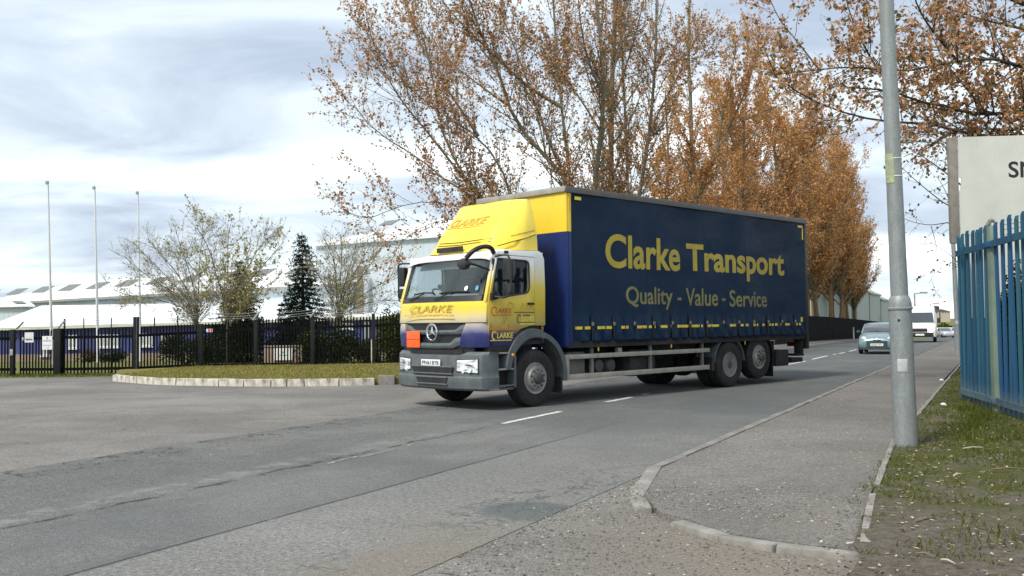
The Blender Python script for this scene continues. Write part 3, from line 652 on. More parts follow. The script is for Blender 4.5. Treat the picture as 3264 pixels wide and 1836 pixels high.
# ---------- bumper
def plan(t, out=0.0):          # t -1..1 round the nose
    v = max(-1.255, min(1.255, t * 1.30)); k = max(0, abs(t) - 0.93) / 0.07
    return (fu(v) - 0.025 - out * (1 - k) + 0.24 * k ** 1.3, v + math.copysign(out * 0.5 * k, t))
bmp = L()
prof = [(0.36, -0.05), (0.40, 0.0), (0.585, 0.025), (0.60, 0.02), (0.62, 0.0), (0.80, 0.008), (0.99, 0.0), (1.05, -0.06)]
def bsh(a, b):
    t = -1 + 2 * a; k = b * (len(prof) - 1); i = min(int(k), len(prof) - 2); f_ = k - i
    w_ = prof[i][0] * (1 - f_) + prof[i + 1][0] * f_; o_ = prof[i][1] * (1 - f_) + prof[i + 1][1] * f_
    if w_ > 0.9: w_ -= (0.055 * (1 - ss(0.5, 0.68, abs(t)))) * (w_ - 0.9) / 0.15
    u, v = plan(t, o_); return (u, v, w_)
bmp.sheet(bsh, 48, 14, (0.07, 0, 0)); BM = bmp.build('bumper', M_gplas, LO)
def slot(v0, v1, w0, w1, tap=0.05):
    m = L(); m.sheet(lambda a, b: (plan((v0 + (v1 - v0) * a) / 1.30)[0] - 0.034, v0 + tap * (1 - b) * (1 - 2 * a) + (v1 - v0) * a, w0 + (w1 - w0) * b), 10, 2, (0.03, 0, 0)); m.build('air_slot', M_black, BM)  # black sheet at the surface stands in for the slot's shaded opening
    lp = L()
    for wv in (w0 - 0.012, w1 + 0.010): lp.tube([(plan(v / 1.30)[0] - 0.035, v, wv) for v in np.linspace(v0 + .02, v1 - .02, 9)], 0.014, 6)
    lp.build('slot_lip', M_gplas, BM)
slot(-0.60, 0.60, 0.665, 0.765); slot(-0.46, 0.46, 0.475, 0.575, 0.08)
L().sheet(lambda a, b: (fu(-0.75 + 1.5 * a) + 0.03, -0.75 + 1.5 * a, 1.0 + 0.08 * b), 10, 1, (0.04, 0, 0)).build('bumper_gap', M_black, LO)
NP = L().box(plan(0)[0] - 0.05, plan(0)[0] - 0.03, -0.27, 0.27, 0.79, 0.905).build('number_plate', M_plate, LO, 0.004)
text('PN61', M_ink, (-(plan(0)[0] - 0.0505), -0.235, 0.812), (0, 1, 0), (0, 0, 1), 0.255, 0.07, 'plate_lettering', NP, 0.012); text('BYB', M_ink, (-(plan(0)[0] - 0.0505), 0.055, 0.812), (0, 1, 0), (0, 0, 1), 0.18, 0.07, 'plate_lettering', NP, 0.012)
for s in (1, -1):
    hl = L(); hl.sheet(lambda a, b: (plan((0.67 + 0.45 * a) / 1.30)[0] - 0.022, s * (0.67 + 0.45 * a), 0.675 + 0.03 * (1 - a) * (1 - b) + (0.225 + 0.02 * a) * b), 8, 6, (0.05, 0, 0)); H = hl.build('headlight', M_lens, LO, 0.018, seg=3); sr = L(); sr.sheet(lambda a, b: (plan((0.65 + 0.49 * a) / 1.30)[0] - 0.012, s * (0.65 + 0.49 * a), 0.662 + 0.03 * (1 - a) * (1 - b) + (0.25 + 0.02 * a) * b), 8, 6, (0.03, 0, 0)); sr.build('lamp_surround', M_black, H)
    hb = L(); pu = plan(0.9 / 1.30)[0] - 0.03
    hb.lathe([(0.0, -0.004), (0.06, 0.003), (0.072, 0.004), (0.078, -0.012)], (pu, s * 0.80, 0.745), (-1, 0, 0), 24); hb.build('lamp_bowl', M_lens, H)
    L().box(pu + .0, pu + .02, s * 0.70, s * 1.08, 0.818, 0.826).build('lamp_divider', M_ink, H)
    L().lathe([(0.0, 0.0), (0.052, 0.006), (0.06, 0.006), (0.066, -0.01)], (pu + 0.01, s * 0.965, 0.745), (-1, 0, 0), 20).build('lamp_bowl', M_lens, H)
# ---------- steps
for s in (1, -1):
    sp = L(); y0, y1 = s * 1.02, s * 1.05; sp.box(0.27, 0.84, y0, y1, 0.40, 1.16); sp.box(0.785, 0.84, y1, s * 1.245, 0.39, 0.98); sp.box(0.27, 0.80, s * 1.05, s * 1.22, 0.36, 0.40); SP = sp.build('step_unit', M_gplas, LO, 0.008)
    L().box(0.28, 0.78, s * 1.051, s * 1.056, 0.41, 1.15).build('step_recess', M_black, SP)
    L().box(0.20, 0.83, s * 1.05, s * 1.235, 1.02, 1.15).build('sill', M_black, SP, 0.01)
    for w_ in (1.005, 0.715, 0.42): L().box(0.285, 0.782, s * 1.06, s * 1.248, w_, w_ + 0.028).build('tread', M_alu if w_ > 0.5 else M_gplas, SP, 0.008)
# ---------- arches
def arc(m, c, r0, r1, a0, a1, va, vb, n=16):
    m.loft([[(c[0] - r * math.cos(a), v, c[1] + r * math.sin(a)) for r, v in ((r1, va), (r1, vb), (r0, vb), (r0, va))] for a in [R(a0 + (a1 - a0) * i / n) for i in range(n + 1)]]); return m
for s in (1, -1):
    a = L(); arc(a, (1.37, 0.60), 0.64, 0.86, 178, 178, 0, 0, 1) if False else None
    n = 14
    ring = []
    for i in range(n + 1):
        k = i / n; an = R(8 + 100 * k); r1 = 0.80 + 0.07 * math.sin(k * math.pi); r0 = 0.655
        ring.append([(1.36 - r * math.cos(an), s * v, 0.62 + r * math.sin(an)) for r, v in ((r1, 0.75), (r1, 1.20), (r1 - 0.03, 1.262), (r0 + 0.02, 1.262), (r0, 1.24), (r0, 0.75))])
    a.loft(ring); a.build('wheel_arch', M_gplas, LO, 0)
    b = L(); arc(b, (1.36, 0.56), 0.75, 0.845, 106, 188, s * 0.85, s * 1.235); b.build('mudguard', M_gplas, LO)
    L().box(2.05, 2.08, s * 0.85, s * 1.22, 0.22, 0.52).build('mudflap', M_black, LO)
    L().lathe([(0.0, 0.03), (0.026, 0.024), (0.032, 0)], (0.735, s * 1.255, 0.98), (0, s, 0), 12).build('marker_lamp', M_amber, LO)
# ---------- roof deflector
def defl(a, b):
    t = -1 + 2 * a; at_ = abs(t)
    hb, ht = 1.16, 0.97
    if at_ < 0.5: vv = at_ / 0.5 * 0.60; ub = 0.42 + 0.03 * at_
    else:
        q = (at_ - 0.5) / 0.5; vv = 0.60 + (hb - 0.60) * min(1, q * 1.45) ** 0.75; ub = 0.435 + 1.04 * q ** 1.55
    ut = 1.22 + 0.25 * at_ ** 2.2; vt = ht * min(1, at_ * 1.12) ** 0.95; bb = b ** 0.88
    wt_ = 3.915 - 0.05 * at_ ** 4
    bul = math.sin(math.pi * b) * 0.10 * (1 - at_ ** 2)
    return (ub * (1 - bb) + ut * bb - bul, math.copysign(vv * (1 - b) + vt * b + 0.05 * math.sin(math.pi * b) * at_, t), 2.855 + 0.045 * at_ + (wt_ - 2.90) * b)
df = L(); df.sheet(defl, 40, 14, (0.03, 0, 0)); df.sheet(lambda a, b: (defl(a, 1)[0] * (1 - b) + 1.47 * b, defl(a, 1)[1], defl(a, 1)[2] - 0.012 * b), 40, 3, (0, 0, -0.03)); DF = df.build('wind_deflector', M_yel, LO, angle=50)
L().box(0.395, 0.43, -0.45, 0.28, 2.90, 2.99).build('deflector_recess', M_under, DF)  # dark panel on the face stands in for a shaded recess
for s in (1,):
    cr = L(); P = [(0.62, 1.0, 2.96), (0.9, 1.11, 3.05), (1.2, 1.135, 3.125), (1.46, 1.14, 3.215)]; cr.tube(P, 0.014, 6); cr.build('deflector_crease', M_yel, DF); cr = L(); cr.tube([(a + .0, b + .012, c - .012) for a, b, c in P], 0.006, 5); cr.build('pinstripe', M_under, DF)  # thin dark line drawn in just below the crease
M_printr = pm('faded_red_print', (0.50, 0.11, 0.03, 1), 0.4, var=0.2, vs=15); M_printo = pm('faded_orange_print', (0.68, 0.36, 0.05, 1), 0.4, var=0.15); M_brown = pm('brown_print', (0.14, 0.085, 0.02, 1), 0.45, var=0.2, vs=10)
M_ghost = pm('ochre_print', (0.46, 0.34, 0.06, 1), 0.4, var=0.25, vs=8); M_pale = pm('pale_yellow_print', (0.66, 0.56, 0.10, 1), 0.4, var=0.2, vs=9); M_grime = pm('dark_olive_print', (0.12, 0.10, 0.035, 1), 0.45, var=0.3, vs=9)
# front sign-writing on the deflector's sloping face
def on_defl(body, v0, v1, b0, b1, mat, bold=0.0, shear=0.0):
    o = text(body, mat, (0, 0, 0), (1, 0, 0), (0, 1, 0), 1.0, 1.0, 'deflector_lettering', DF, bold, shear, 0.0008)
    for v in o.data.vertices:
        q = defl(0.5 + 0.40 * (v0 + (v1 - v0) * v.co.x), b0 + (b1 - b0) * v.co.y); v.co = (-(q[0] - 0.010 - v.co.z), q[1], q[2] + 0.008)
    o.data.update(); return o
on_defl('CLARKE', -0.62, 0.50, 0.54, 0.69, M_printo, 0.012, 0.35)
lb = L(); lb.tube([(defl(0.5 + v * .40, 0.515)[0] - 0.006, defl(0.5 + v * .40, .515)[1], defl(.5 + v * .4, .515)[2]) for v in np.linspace(-.66, .36, 8)], 0.007, 5); lb.build('underline', M_printo, DF)
ll = L()
for bb in (0.17, 0.22): ll.tube([(defl(0.5 + v * .40, bb)[0] - 0.012, defl(0.5 + v * .40, bb)[1], defl(.5 + v * .4, bb)[2]) for v in np.linspace(-1.1, .75, 12)], 0.0065, 5)
ll.build('deflector_line', M_brown, DF)
s0, s1 = Vector((0.80, 1.13, 3.10)), Vector((1.40, 1.17, 3.24))
text('www.clarketransport.co.uk', M_brown, (-s0.x, 1.175, s0.z), (-(s1.x - s0.x), 0.0, s1.z - s0.z), (-0.2, -0.03, 0.9), (s1 - s0).length, 0.055, 'deflector_lettering', DF, 0.004)
# front panel sign-writing
fy = fu(0) - 0.012
def front_text(body, v0, v1, w0, h, mat, bold=0, shear=0, off=0.0): return text(body, mat, (-(fu(0) - 0.006 - off), v0, w0), (0, 1, 0), (-0.08, 0, 1), v1 - v0, h, 'front_lettering', FP, bold, shear)
front_text('CLARKE', -0.72, 0.55, 1.765, 0.13, M_ghost, 0.006, 0.25, -0.005); front_text('www.clarketransport.co.uk', -0.86, 0.58, 1.69, 0.05, M_printo, 0.004, 0, -0.003)
m = L(); m.box(fu(0) - .012, fu(0) - .003, -0.90, 0.60, 1.645, 1.658); m.build('underline', M_pale, FP)
# door sign-writing (left side): the clean red mark over three larger weathered ones
dl = [c for c in LO.children if c.name.startswith('door')][0]
def side_text(body, u0, u1, w0, h, mat, bold=0.0, shear=0.0, v=1.2505, parent=None, name='door_lettering', depth=0.003): return text(body, mat, (-u0, v, w0), (-1, 0, 0), (0, 0, 1), u1 - u0, h, name, parent or dl, bold, shear, depth)
def big_c(u, w0, h, wdt, mat, r):
    m = L(); m.sheet(lambda a, b: (lambda g, q: (u + (wdt / 2) + (wdt / 2 + r * q) * math.cos(g), 1.2505, w0 + h / 2 + (h / 2 + r * q) * math.sin(g)))(R(35 + 255 * a), 2 * b - 1), 26, 1, (0, 0.003, 0)); return m.build('door_lettering', mat, dl)
side_text('ARK', 0.92, 1.315, 1.79, 0.125, M_ghost, 0.015, 0.1); big_c(0.60, 1.50, 0.42, 0.20, M_ghost, 0.014)
mm = L(); mm.box(0.80, 1.31, 1.2505, 1.2535, 1.735, 1.755); mm.build('underline', M_grime, dl)
mm = L(); mm.box(0.49, 0.62, 1.2505, 1.253, 1.455, 1.75); mm.build('print_band', M_ghost, dl)
side_text('LARKE', 0.325, 0.73, 1.735, 0.085, M_printr, 0.016, 0.2, 1.2535); big_c(0.235, 1.69, 0.15, 0.13, M_printr, 0.011)
mm = L(); mm.box(0.28, 0.72, 1.2505, 1.2545, 1.69, 1.705); mm.build('underline', M_printr, dl)
side_text('LARKE', 0.97, 1.31, 1.575, 0.095, M_pale, 0.02, 0.1, 1.2535); big_c(0.87, 1.55, 0.15, 0.09, M_grime, 0.013)
mm = L(); mm.box(0.92, 1.315, 1.2505, 1.2545, 1.552, 1.566); mm.build('underline', M_grime, dl)
mm = L(); mm.box(0.92, 1.315, 1.2505, 1.2545, 1.522, 1.545); mm.build('underline', M_pale, dl)
mm = L(); mm.box(1.02, 1.20, 1.2505, 1.2545, 1.68, 1.705); mm.build('print_band', M_grime, dl)
mm = L(); mm.plate([(0.17, 1.432), (0.17, 1.474), (0.80, 1.474), (0.76, 1.432)], [], lambda a, b, t: (a, t, b), 1.2505, 1.2535); mm.build('print_band', pm('orange_print', (0.50, 0.23, 0.03, 1), 0.4), dl)
side_text('LARKE', 0.36, 0.76, 1.285, 0.10, M_pale, 0.02, 0.1); big_c(0.245, 1.265, 0.14, 0.10, M_pale, 0.014)
mm = L(); mm.box(0.20, 0.72, 1.2505, 1.2535, 1.24, 1.256); mm.build('underline', M_pale, dl)
# ---------- mirrors and cab fittings
m = L(); m.tube(curve([(0.36, 1.19, 2.80), (0.28, 1.21, 2.90), (0.10, 1.21, 2.91), (-0.08, 1.15, 2.84), (-0.15, 1.02, 2.70)]), 0.042, 10); m.tube([(0.26, 1.17, 2.50), (0.0, 1.12, 2.58), (-0.15, 1.03, 2.62)], 0.022, 6); m.build('mirror_arm', M_black, LO)
m = L(); m.loft([[(u_ - 0.165, 0.95 + v_ * k, 2.60 + w_ * k) for v_, w_ in [(0.15 * math.cos(a), 0.105 * math.sin(a)) for a in [2 * math.pi * i / 16 for i in range(16)]]] for u_, k in ((-0.05, 0.35), (-0.03, 0.8), (0.02, 1.0), (0.06, 0.96))]); m.build('front_mirror', M_black, LO)
for s in (1, -1):
    q = L(); q.box(0.34, 0.46, s * 1.42, s * 1.62, 2.30, 2.68); MM = q.build('mirror', M_black, LO, 0.035, seg=3); L().box(0.455, 0.464, s * 1.44, s * 1.60, 2.33, 2.65).build('mirror_glass', M_chrome, MM)
    q = L(); q.box(0.35, 0.47, s * 1.43, s * 1.62, 2.05, 2.255); q.build('wide_mirror', M_black, LO, 0.03, seg=3)
    q = L(); q.tube(curve([(0.36, s * 1.24, 2.74), (0.33, s * 1.5, 2.755), (0.35, s * 1.62, 2.72), (0.37, s * 1.62, 2.3), (0.34, s * 1.60, 1.98), (0.26, s * 1.26, 2.03)], 2), 0.018, 6); q.build('mirror_arm', M_black, LO)
    L().box(0.56, 0.66, s * 1.19, s * 1.262, 2.80, 2.855).build('roof_marker', M_black, LO, 0.012)
# ---------- wheels
def wheel(u, s, w0, kind, va=1.22, dual=False):
    W = empty('wheel', P3(u, 0, w0)); W.parent = LO; ax = (0, s, 0)
    ty = L()
    for off in ([0, -0.33] if dual else [0]):
        oo = (0, s * (va - 0.15) + s * off, 0); ty.lathe([(0.285, -0.14), (0.38, -0.155), (0.47, -0.155), (0.515, -0.135), (0.532, -0.09), (0.532, -0.055), (0.522, -0.05), (0.522, -0.035), (0.534, -0.03), (0.534, 0.03), (0.522, 0.035), (0.522, 0.05), (0.532, 0.055), (0.532, 0.09), (0.515, 0.135), (0.47, 0.155), (0.38, 0.155), (0.29, 0.14)], oo, ax, 48, False)
    t = ty.build('tyre', M_tyre, W)
    rm = L(); o = (0, s * va, 0); mt = M_rim if kind == 'front' else M_rimd
    if kind == 'drive': rm.lathe([(0.295, -0.012), (0.285, 0.0), (0.268, -0.005), (0.255, -0.05), (0.24, -0.16), (0.19, -0.165), (0.0, -0.165)], o, ax, 36)
    else: rm.lathe([(0.295, -0.012), (0.285, 0.0), (0.265, -0.01), (0.25, -0.07), (0.235, -0.07), (0.215, 0.025), (0.205, 0.04), (0.125, 0.05), (0.105, 0.052), (0.0, 0.052)], o, ax, 36)
    rm.build('rim', mt, W)
    hb = L(); h0 = -0.165 if kind == 'drive' else 0.05
    hb.lathe([(0.105, h0 - .005), (0.10, h0 + 0.05 if kind != 'drive' else h0 + 0.15), (0.08, h0 + 0.06 if kind != 'drive' else h0 + 0.17), (0.0, h0 + 0.06 if kind != 'drive' else h0 + 0.17)], o, ax, 24); hb.build('hub', M_hub, W)
    nm = None
    for k in range(10):
        a = 2 * math.pi * (k + 0.5) / 10; hz = (0.04 if kind != 'drive' else -0.165)
        if nm is None:
            q = L(); q.lathe([(0.021, 0.0), (0.021, 0.02), (0.013, 0.026), (0.013, 0.04), (0, 0.04)], (0, 0, 0), ax, 6); nm = q.mesh('wheel_nut'); nm.materials.append(M_hub)
        link('wheel_nut', nm, None, W, (-0.162 * math.cos(a), s * (va + hz), 0.162 * math.sin(a)))
    return W
for s in (1, -1):
    wheel(1.36, s, 0.53, 'front'); wheel(7.78, s, 0.53, 'drive', 1.235, True); wheel(9.10, s, 0.665, 'front', 1.21)
# ---------- chassis
m = L()
for s in (1, -1): m.box(1.0, 11.1, s * 0.36, s * 0.44, 0.72, 1.0)
for u in (2.6, 4.2, 5.8, 7.0, 8.4, 10.2): m.box(u, u + 0.1, -0.4, 0.4, 0.75, 0.97)
m.build('chassis_frame', M_under, LO)
for u, w_ in ((1.36, 0.50), (7.78, 0.53), (9.10, 0.665)):
    q = L(); q.tube([(u, -1.0, w_), (u, 1.0, w_)], 0.075, 10); (q.lathe([(0.08, -.2), (0.2, -.12), (0.23, 0), (0.2, .12), (0.08, .2)], (u, 0, w_), (0, 1, 0), 16) if u == 7.78 else None); q.build('axle', M_under, LO)
m = L(); m.box(0.5, 2.1, -0.42, 0.42, 0.42, 1.15); m.build('engine', M_under, LO, 0.05)
L().box(2.34, 2.86, 0.62, 1.10, 0.50, 0.98).build('battery_box', pm('grey_box_paint', (0.13, 0.125, 0.115, 1), 0.7, dirt=(0.05, 0.045, 0.04, 1)), LO, 0.03)
for u in (3.25, 3.62): L().lathe([(0, -0.3), (0.12, -0.29), (0.15, -0.24), (0.15, 0.24), (0.12, 0.29), (0, 0.3)], (u, 0.85, 0.68), (0, 1, 0), 18).build('air_tank', M_hub, LO)
L().box(4.25, 5.1, 0.55, 1.12, 0.42, 0.98).build('fuel_tank', M_under, LO, 0.06)
L().box(2.4, 4.6, -1.12, -0.5, 0.45, 0.98).build('fuel_tank', M_under, LO, 0.06)
m = L(); m.box(5.3, 6.9, -0.9, 0.9, 0.86, 1.05); m.box(3.0, 7.0, -0.2, 0.2, 0.5, 0.72); m.build('pallet_carrier', M_under, LO)
# side guards
for s in (1, -1):
    G = empty('side_guard', P3(0, 0, 0)); G.parent = LO
    L().box(2.18, 6.98, s * 1.19, s * 1.225, 0.845, 0.935).build('rail', M_alu, G, 0.006)
    L().box(2.18, 6.96, s * 1.19, s * 1.225, 0.455, 0.555).build('rail', M_alu, G, 0.006)
    L().box(2.17, 2.27, s * 1.188, s * 1.228, 0.455, 0.935).build('end_post', M_alu, G, 0.006)
    for u in (2.95, 4.82, 6.72): L().box(u, u + 0.07, s * 1.13, s * 1.188, 0.45, 1.14).build('upright', M_rimd, G, 0.004)
    L().box(3.78, 3.9, s * 1.10, s * 1.19, 0.93, 1.03).build('bracket', M_alu, G, 0.004)
    for u, w_, mt in ((7.78, 0.56, M_gplas), (9.12, 0.60, M_black)):
        q = L(); arc(q, (u, w_), 0.605, 0.63, 4 if u < 8 else 10, 176, s * 0.70, s * 1.235); q.build('mudguard', mt, LO)
    L().box(7.06, 7.16, s * 0.7, s * 1.22, 0.42, 0.72).build('mudflap', M_black, LO); L().box(9.72, 9.745, s * 0.72, s * 1.2, 0.16, 0.62).build('mudflap', M_black, LO)
    L().box(9.9, 10.5, s * 0.8, s * 1.20, 0.40, 0.80).build('tool_box', M_under, LO, 0.02)
    for u in (3.1, 5.5, 8.42): L().box(u, u + 0.035, s * 1.225, s * 1.235, 0.98, 1.14).build('buckle_tail', M_tapey, LO)
# ---------- body
m = L(); m.box(2.22, 11.36, -1.25, 1.25, 1.06, 1.19); m.build('load_floor', M_under, LO)
t = NT('bulkhead_paint'); x, y, z = t.xyz(); k_ = t.step(z, 3.296, 3.304)
cl = t.mix(k_, (0.004, 0.021, 0.115, 1), (0.74, 0.53, 0.03, 1)); cl = t.mix(t.math('MULTIPLY', t.step(t.noise(3, 6, 0.7, vec=t.scaled(1, 1, .3)), 0.52, 0.8), 0.3), cl, (0.12, 0.11, 0.09, 1)); t.base(cl); t.rough(0.42); M_bulk = t.m
L().box(2.20, 2.25, -1.262, 1.262, 1.08, 4.10).build('bulkhead', M_bulk, LO, 0.01)
L().box(2.205, 11.4, -1.265, 1.265, 4.10, 4.16).build('box_roof', pm('translucent_roof_sheet', (0.55, 0.55, 0.52, 1), 0.6), LO)
for s in (1, -1):
    q = L(); q.loft([[(u, s * v, w_) for v, w_ in ((1.20, 4.185), (1.275, 4.17), (1.298, 4.13), (1.298, 4.05), (1.282, 4.045), (1.20, 4.06))] for u in (2.19, 11.42)]); q.build('cant_rail', M_rail, LO)
    q = L(); q.box(2.252, 2.33, s * 1.20, s * 1.268, 1.15, 4.05); q.build('corner_post', M_bulk, LO, 0.008)
    q = L(); q.box(11.28, 11.40, s * 1.16, s * 1.285, 0.80, 4.05); q.build('rear_post', M_black, LO, 0.008)
q = L(); q.box(2.15, 2.20, -1.27, 1.27, 4.06, 4.17); q.build('front_rail', M_alu, LO, 0.01)
L().box(11.36, 11.40, -1.16, 1.16, 1.1, 4.08).build('rear_doors', pm('navy_door', (0.015, 0.025, 0.09, 1), 0.5), LO)
# curtains: taut above, gathered at each strap below
t = NT('navy_curtain'); cl = t.ramp(t.noise(2.2, 5, 0.6), [(0.3, (0.0065, 0.020, 0.047, 1)), (0.7, (0.0098, 0.0275, 0.061, 1))]); x, y, z = t.xyz()
cl = t.mix(t.math('MULTIPLY', t.step(t.noise(1.8, 6, 0.7, vec=t.scaled(0.6, 1, 1.6)), 0.5, 0.8), 0.3), cl, (0.022, 0.030, 0.040, 1))
t.base(cl); t.rough(0.55); t.b.inputs['Specular IOR Level'].default_value = 0.14; t.bump(t.noise(240, 2), 0.08, 0.004); t.rough(t.ramp(t.noise(1.4, 5, 0.65, vec=t.scaled(0.5, 1, 1.5)), [(0.35, 0.42), (0.65, 0.68)])); M_curt = t.m
STR = [2.89 + 0.652 * i for i in range(13)]
def cur(u, w_):
    low = ss(1.75, 1.30, w_) if w_ < 1.75 else 0.0
    d = min(abs(u - k) for k in STR);
    pinch = math.exp(-(d / 0.05) ** 2); dia = math.sin((u * 4.1 + (w_ - 1.2) * 5.5)) * math.sin(u * 9.7 + 1) * 0.010
    b = 0.017 * math.sin(u * 1.7 + 0.6) + 0.010 * ss(2.6, 1.3, w_) * ss(4.4, 2.5, u) * math.sin((u - 2.3) * 6.5 + (w_ - 1.2) * 5.0) + 0.006 * math.sin(u * 4.3 + w_ * 1.1) + 0.004 * math.sin(w_ * 3 + u)
    return b + low * (0.050 * math.sin(math.pi * min(1, d / 0.326)) ** 0.7 - 0.030 * pinch + dia * 1.8) + 0.016 * ss(1.6, 1.2, w_) * math.sin(u * 17 + w_ * 11) + 0.006 * math.exp(-((u % 1.9) - 0.9) ** 2 / 0.004) * ss(4.05, 2.5, w_)
wl = list(np.linspace(0, 0.72, 14)) + list(np.linspace(0.74, 1.0, 22))
for s in (1, -1):
    NU = 420; V, F = [], []
    for i in range(NU + 1):
        u = 2.335 + 8.94 * i / NU
        for k in wl:
            w_ = 4.055 - 2.885 * k; V.append((-u, s * (1.262 + cur(u, w_) * (1 if s > 0 else 0.6)), w_ + (0.012 * math.sin(u * 9.6) if k > .99 else 0)))
    n = len(wl); N = len(V); V += [(a, b - s * 0.012, c) for a, b, c in V]
    for i in range(NU):
        for j in range(n - 1):
            q = (i * n + j, (i + 1) * n + j, (i + 1) * n + j + 1, i * n + j + 1); F.append(q if s > 0 else q[::-1]); q2 = tuple(N + x_ for x_ in q); F.append(q2[::-1] if s > 0 else q2)
        F.append((i * n + n - 1, (i + 1) * n + n - 1, N + (i + 1) * n + n - 1, N + i * n + n - 1))
    for i in (0, NU):
        for j in range(n - 1): F.append((i * n + j, i * n + j + 1, N + i * n + j + 1, N + i * n + j))
    C = link('curtain', raw_mesh('curtain', V, F, M_curt, True), None, LO)
    if s > 0: CUR = C
    bk = L(); bk.box(-0.022, 0.022, s * 1.268, s * 1.292, -0.20, 0.26); bm_ = bk.mesh('strap'); bm_.materials.append(M_black)
    cl_ = L(); cl_.box(-0.032, 0.032, s * 1.29, s * 1.31, 0.08, 0.15); cm_ = cl_.mesh('buckle', 0.004); cm_.materials.append(M_rimd)
    for u in STR: link('strap', bm_, None, C, P3(u, 0, 1.40)); link('buckle', cm_, None, C, P3(u, 0, 1.40))
t = NT('curtain_print'); t.base(t.ramp(t.noise(3, 4), [(0.3, (0.36, 0.275, 0.022, 1)), (0.7, (0.45, 0.345, 0.03, 1))])); t.rough(0.5); M_let = t.m
t = NT('curtain_print_pale'); t.base(t.ramp(t.noise(3, 4), [(0.3, (0.17, 0.155, 0.055, 1)), (0.7, (0.23, 0.21, 0.075, 1))])); t.rough(0.5); M_let2 = t.m
def on_curtain(body, u0, u1, w0, h, mat, bold):
    o = side_text(body, u0, u1, w0, h, mat, bold, 0, 0.0, CUR, 'curtain_lettering', 0.0015); bm = bmesh.new(); bm.from_mesh(o.data)
    bmesh.ops.triangulate(bm, faces=bm.faces[:]); bmesh.ops.subdivide_edges(bm, edges=[x for x in bm.edges if x.calc_length() > 0.12], cuts=2, use_grid_fill=False)
    for v in bm.verts: v.co.y += 1.2655 + cur(-v.co.x, v.co.z)
    bm.to_mesh(o.data); bm.free(); o.data.polygons.foreach_set('use_smooth', [False] * len(o.data.polygons)); return o
on_curtain('Clarke', 3.34, 5.86, 2.635, 0.695, M_let, 0.024); on_curtain('Transport', 6.11, 10.28, 2.48, 0.79, M_let, 0.028)
on_curtain('Quality', 3.94, 5.56, 1.80, 0.48, M_let2, 0.014); on_curtain('Value', 6.06, 7.26, 1.885, 0.395, M_let2, 0.014); on_curtain('Service', 7.74, 9.43, 1.87, 0.395, M_let2, 0.014)
for u0 in (5.74, 7.42): on_curtain('-', u0, u0 + 0.145, 2.01, 0.055, M_let2, 0.014)
rr = random.Random(2); tm = {}
segs = [(2.40, 2.86), (3.02, 3.44), (3.75, 3.98), (4.22, 4.70), (4.83, 4.95), (5.06, 5.33), (5.44, 5.60), (5.67, 6.05), (6.10, 6.62), (6.80, 7.26), (7.68, 7.92), (8.13, 8.30), (8.38, 8.52), (8.73, 8.90), (9.10, 9.20), (9.42, 9.66), (9.74, 9.86), (10.0, 10.45), (10.75, 10.95)]
for u0, u1 in segs:
    u = u0
    while u < u1 - 0.03:
        l_ = min(rr.choice([0.10, 0.13, 0.17]), u1 - u); vv = 1.264 + cur(u + l_ / 2, 1.44) + 0.014
        m = L(); m.hexa([(u, vv - .004, 1.413), (u + l_ - .015, vv - .004, 1.413), (u + l_ - .015, vv + .004, 1.413), (u, vv + .004, 1.413)], [(u, vv - .004, 1.47), (u + l_ - .015, vv - .004, 1.47), (u + l_ - .015, vv + .004, 1.47), (u, vv + .004, 1.47)])
        m.build('tape', M_tapey, CUR, smooth=False); u += l_ + rr.uniform(0, 0.02)
for a in ((2.42, 2.60, 3.92, 3.985), (10.95, 11.18, 3.93, 3.98), (11.165, 11.2, 3.62, 3.92), (11.02, 11.1, 1.50, 1.62)): m = L(); m.box(a[0], a[1], 1.278, 1.29, a[2], a[3]); m.build('corner_tape', M_tapey, CUR)
L().box(2.255, 2.30, 1.269, 1.278, 3.70, 4.0).build('corner_tape', pm('amber_tape', (0.75, 0.40, 0.03, 1), 0.5), LO)
# tail
q = L(); q.box(11.0, 11.28, -1.2, 1.2, 0.62, 0.68); q.box(11.16, 11.26, 0.98, 1.2, 0.62, 1.1); q.box(11.16, 11.26, -1.2, -0.98, 0.62, 1.1); q.build('tail_lift', M_under, LO, 0.01)
q = L(); q.box(10.75, 11.3, -1.15, 1.15, 0.46, 0.58); q.build('rear_bumper_bar', M_under, LO, 0.01)
for s in (1, -1): L().box(11.27, 11.33, s * 0.72, s * 1.1, 0.86, 0.98).build('tail_light', M_red, LO, 0.01)
# ================================================================== FENCES, POSTS, SIGNS
M_blackf = pm('black_fence_paint', (0.008, 0.009, 0.010, 1), 0.6, var=0.3, spec=0.25)
M_galv = NT('galvanised_steel'); _v = M_galv.voro(85, 'F1'); _c = M_galv.ramp(_v.outputs['Color'], [(0.1, (0.20, 0.222, 0.22, 1)), (0.9, (0.265, 0.29, 0.287, 1))]); _c = M_galv.mix(1.0, _c, M_galv.ramp(M_galv.noise(18, 5, 0.7, vec=M_galv.scaled(1, 1, 0.3)), [(0.3, 0.82), (0.7, 1.12)]), 'MULTIPLY')
_c = M_galv.mix(M_galv.math('MULTIPLY', M_galv.step(M_galv.noise(5, 5, 0.65, vec=M_galv.scaled(1, 1, 0.12)), 0.48, 0.72), 0.55), _c, (0.22, 0.205, 0.17, 1))
M_galv.base(_c); M_galv.rough(0.55); M_galv.b.inputs['Metallic'].default_value = 0.25; M_galv = M_galv.m
M_galvd = pm('dull_galvanised', (0.30, 0.31, 0.30, 1), 0.6, metal=0.3, var=0.15)
M_blue = NT('chalky_blue_fence_paint'); _c = M_blue.ramp(M_blue.noise(4, 5, 0.6, vec=M_blue.scaled(1, 1, 0.25)), [(0.3, (0.015, 0.066, 0.130, 1)), (0.7, (0.030, 0.115, 0.175, 1))])
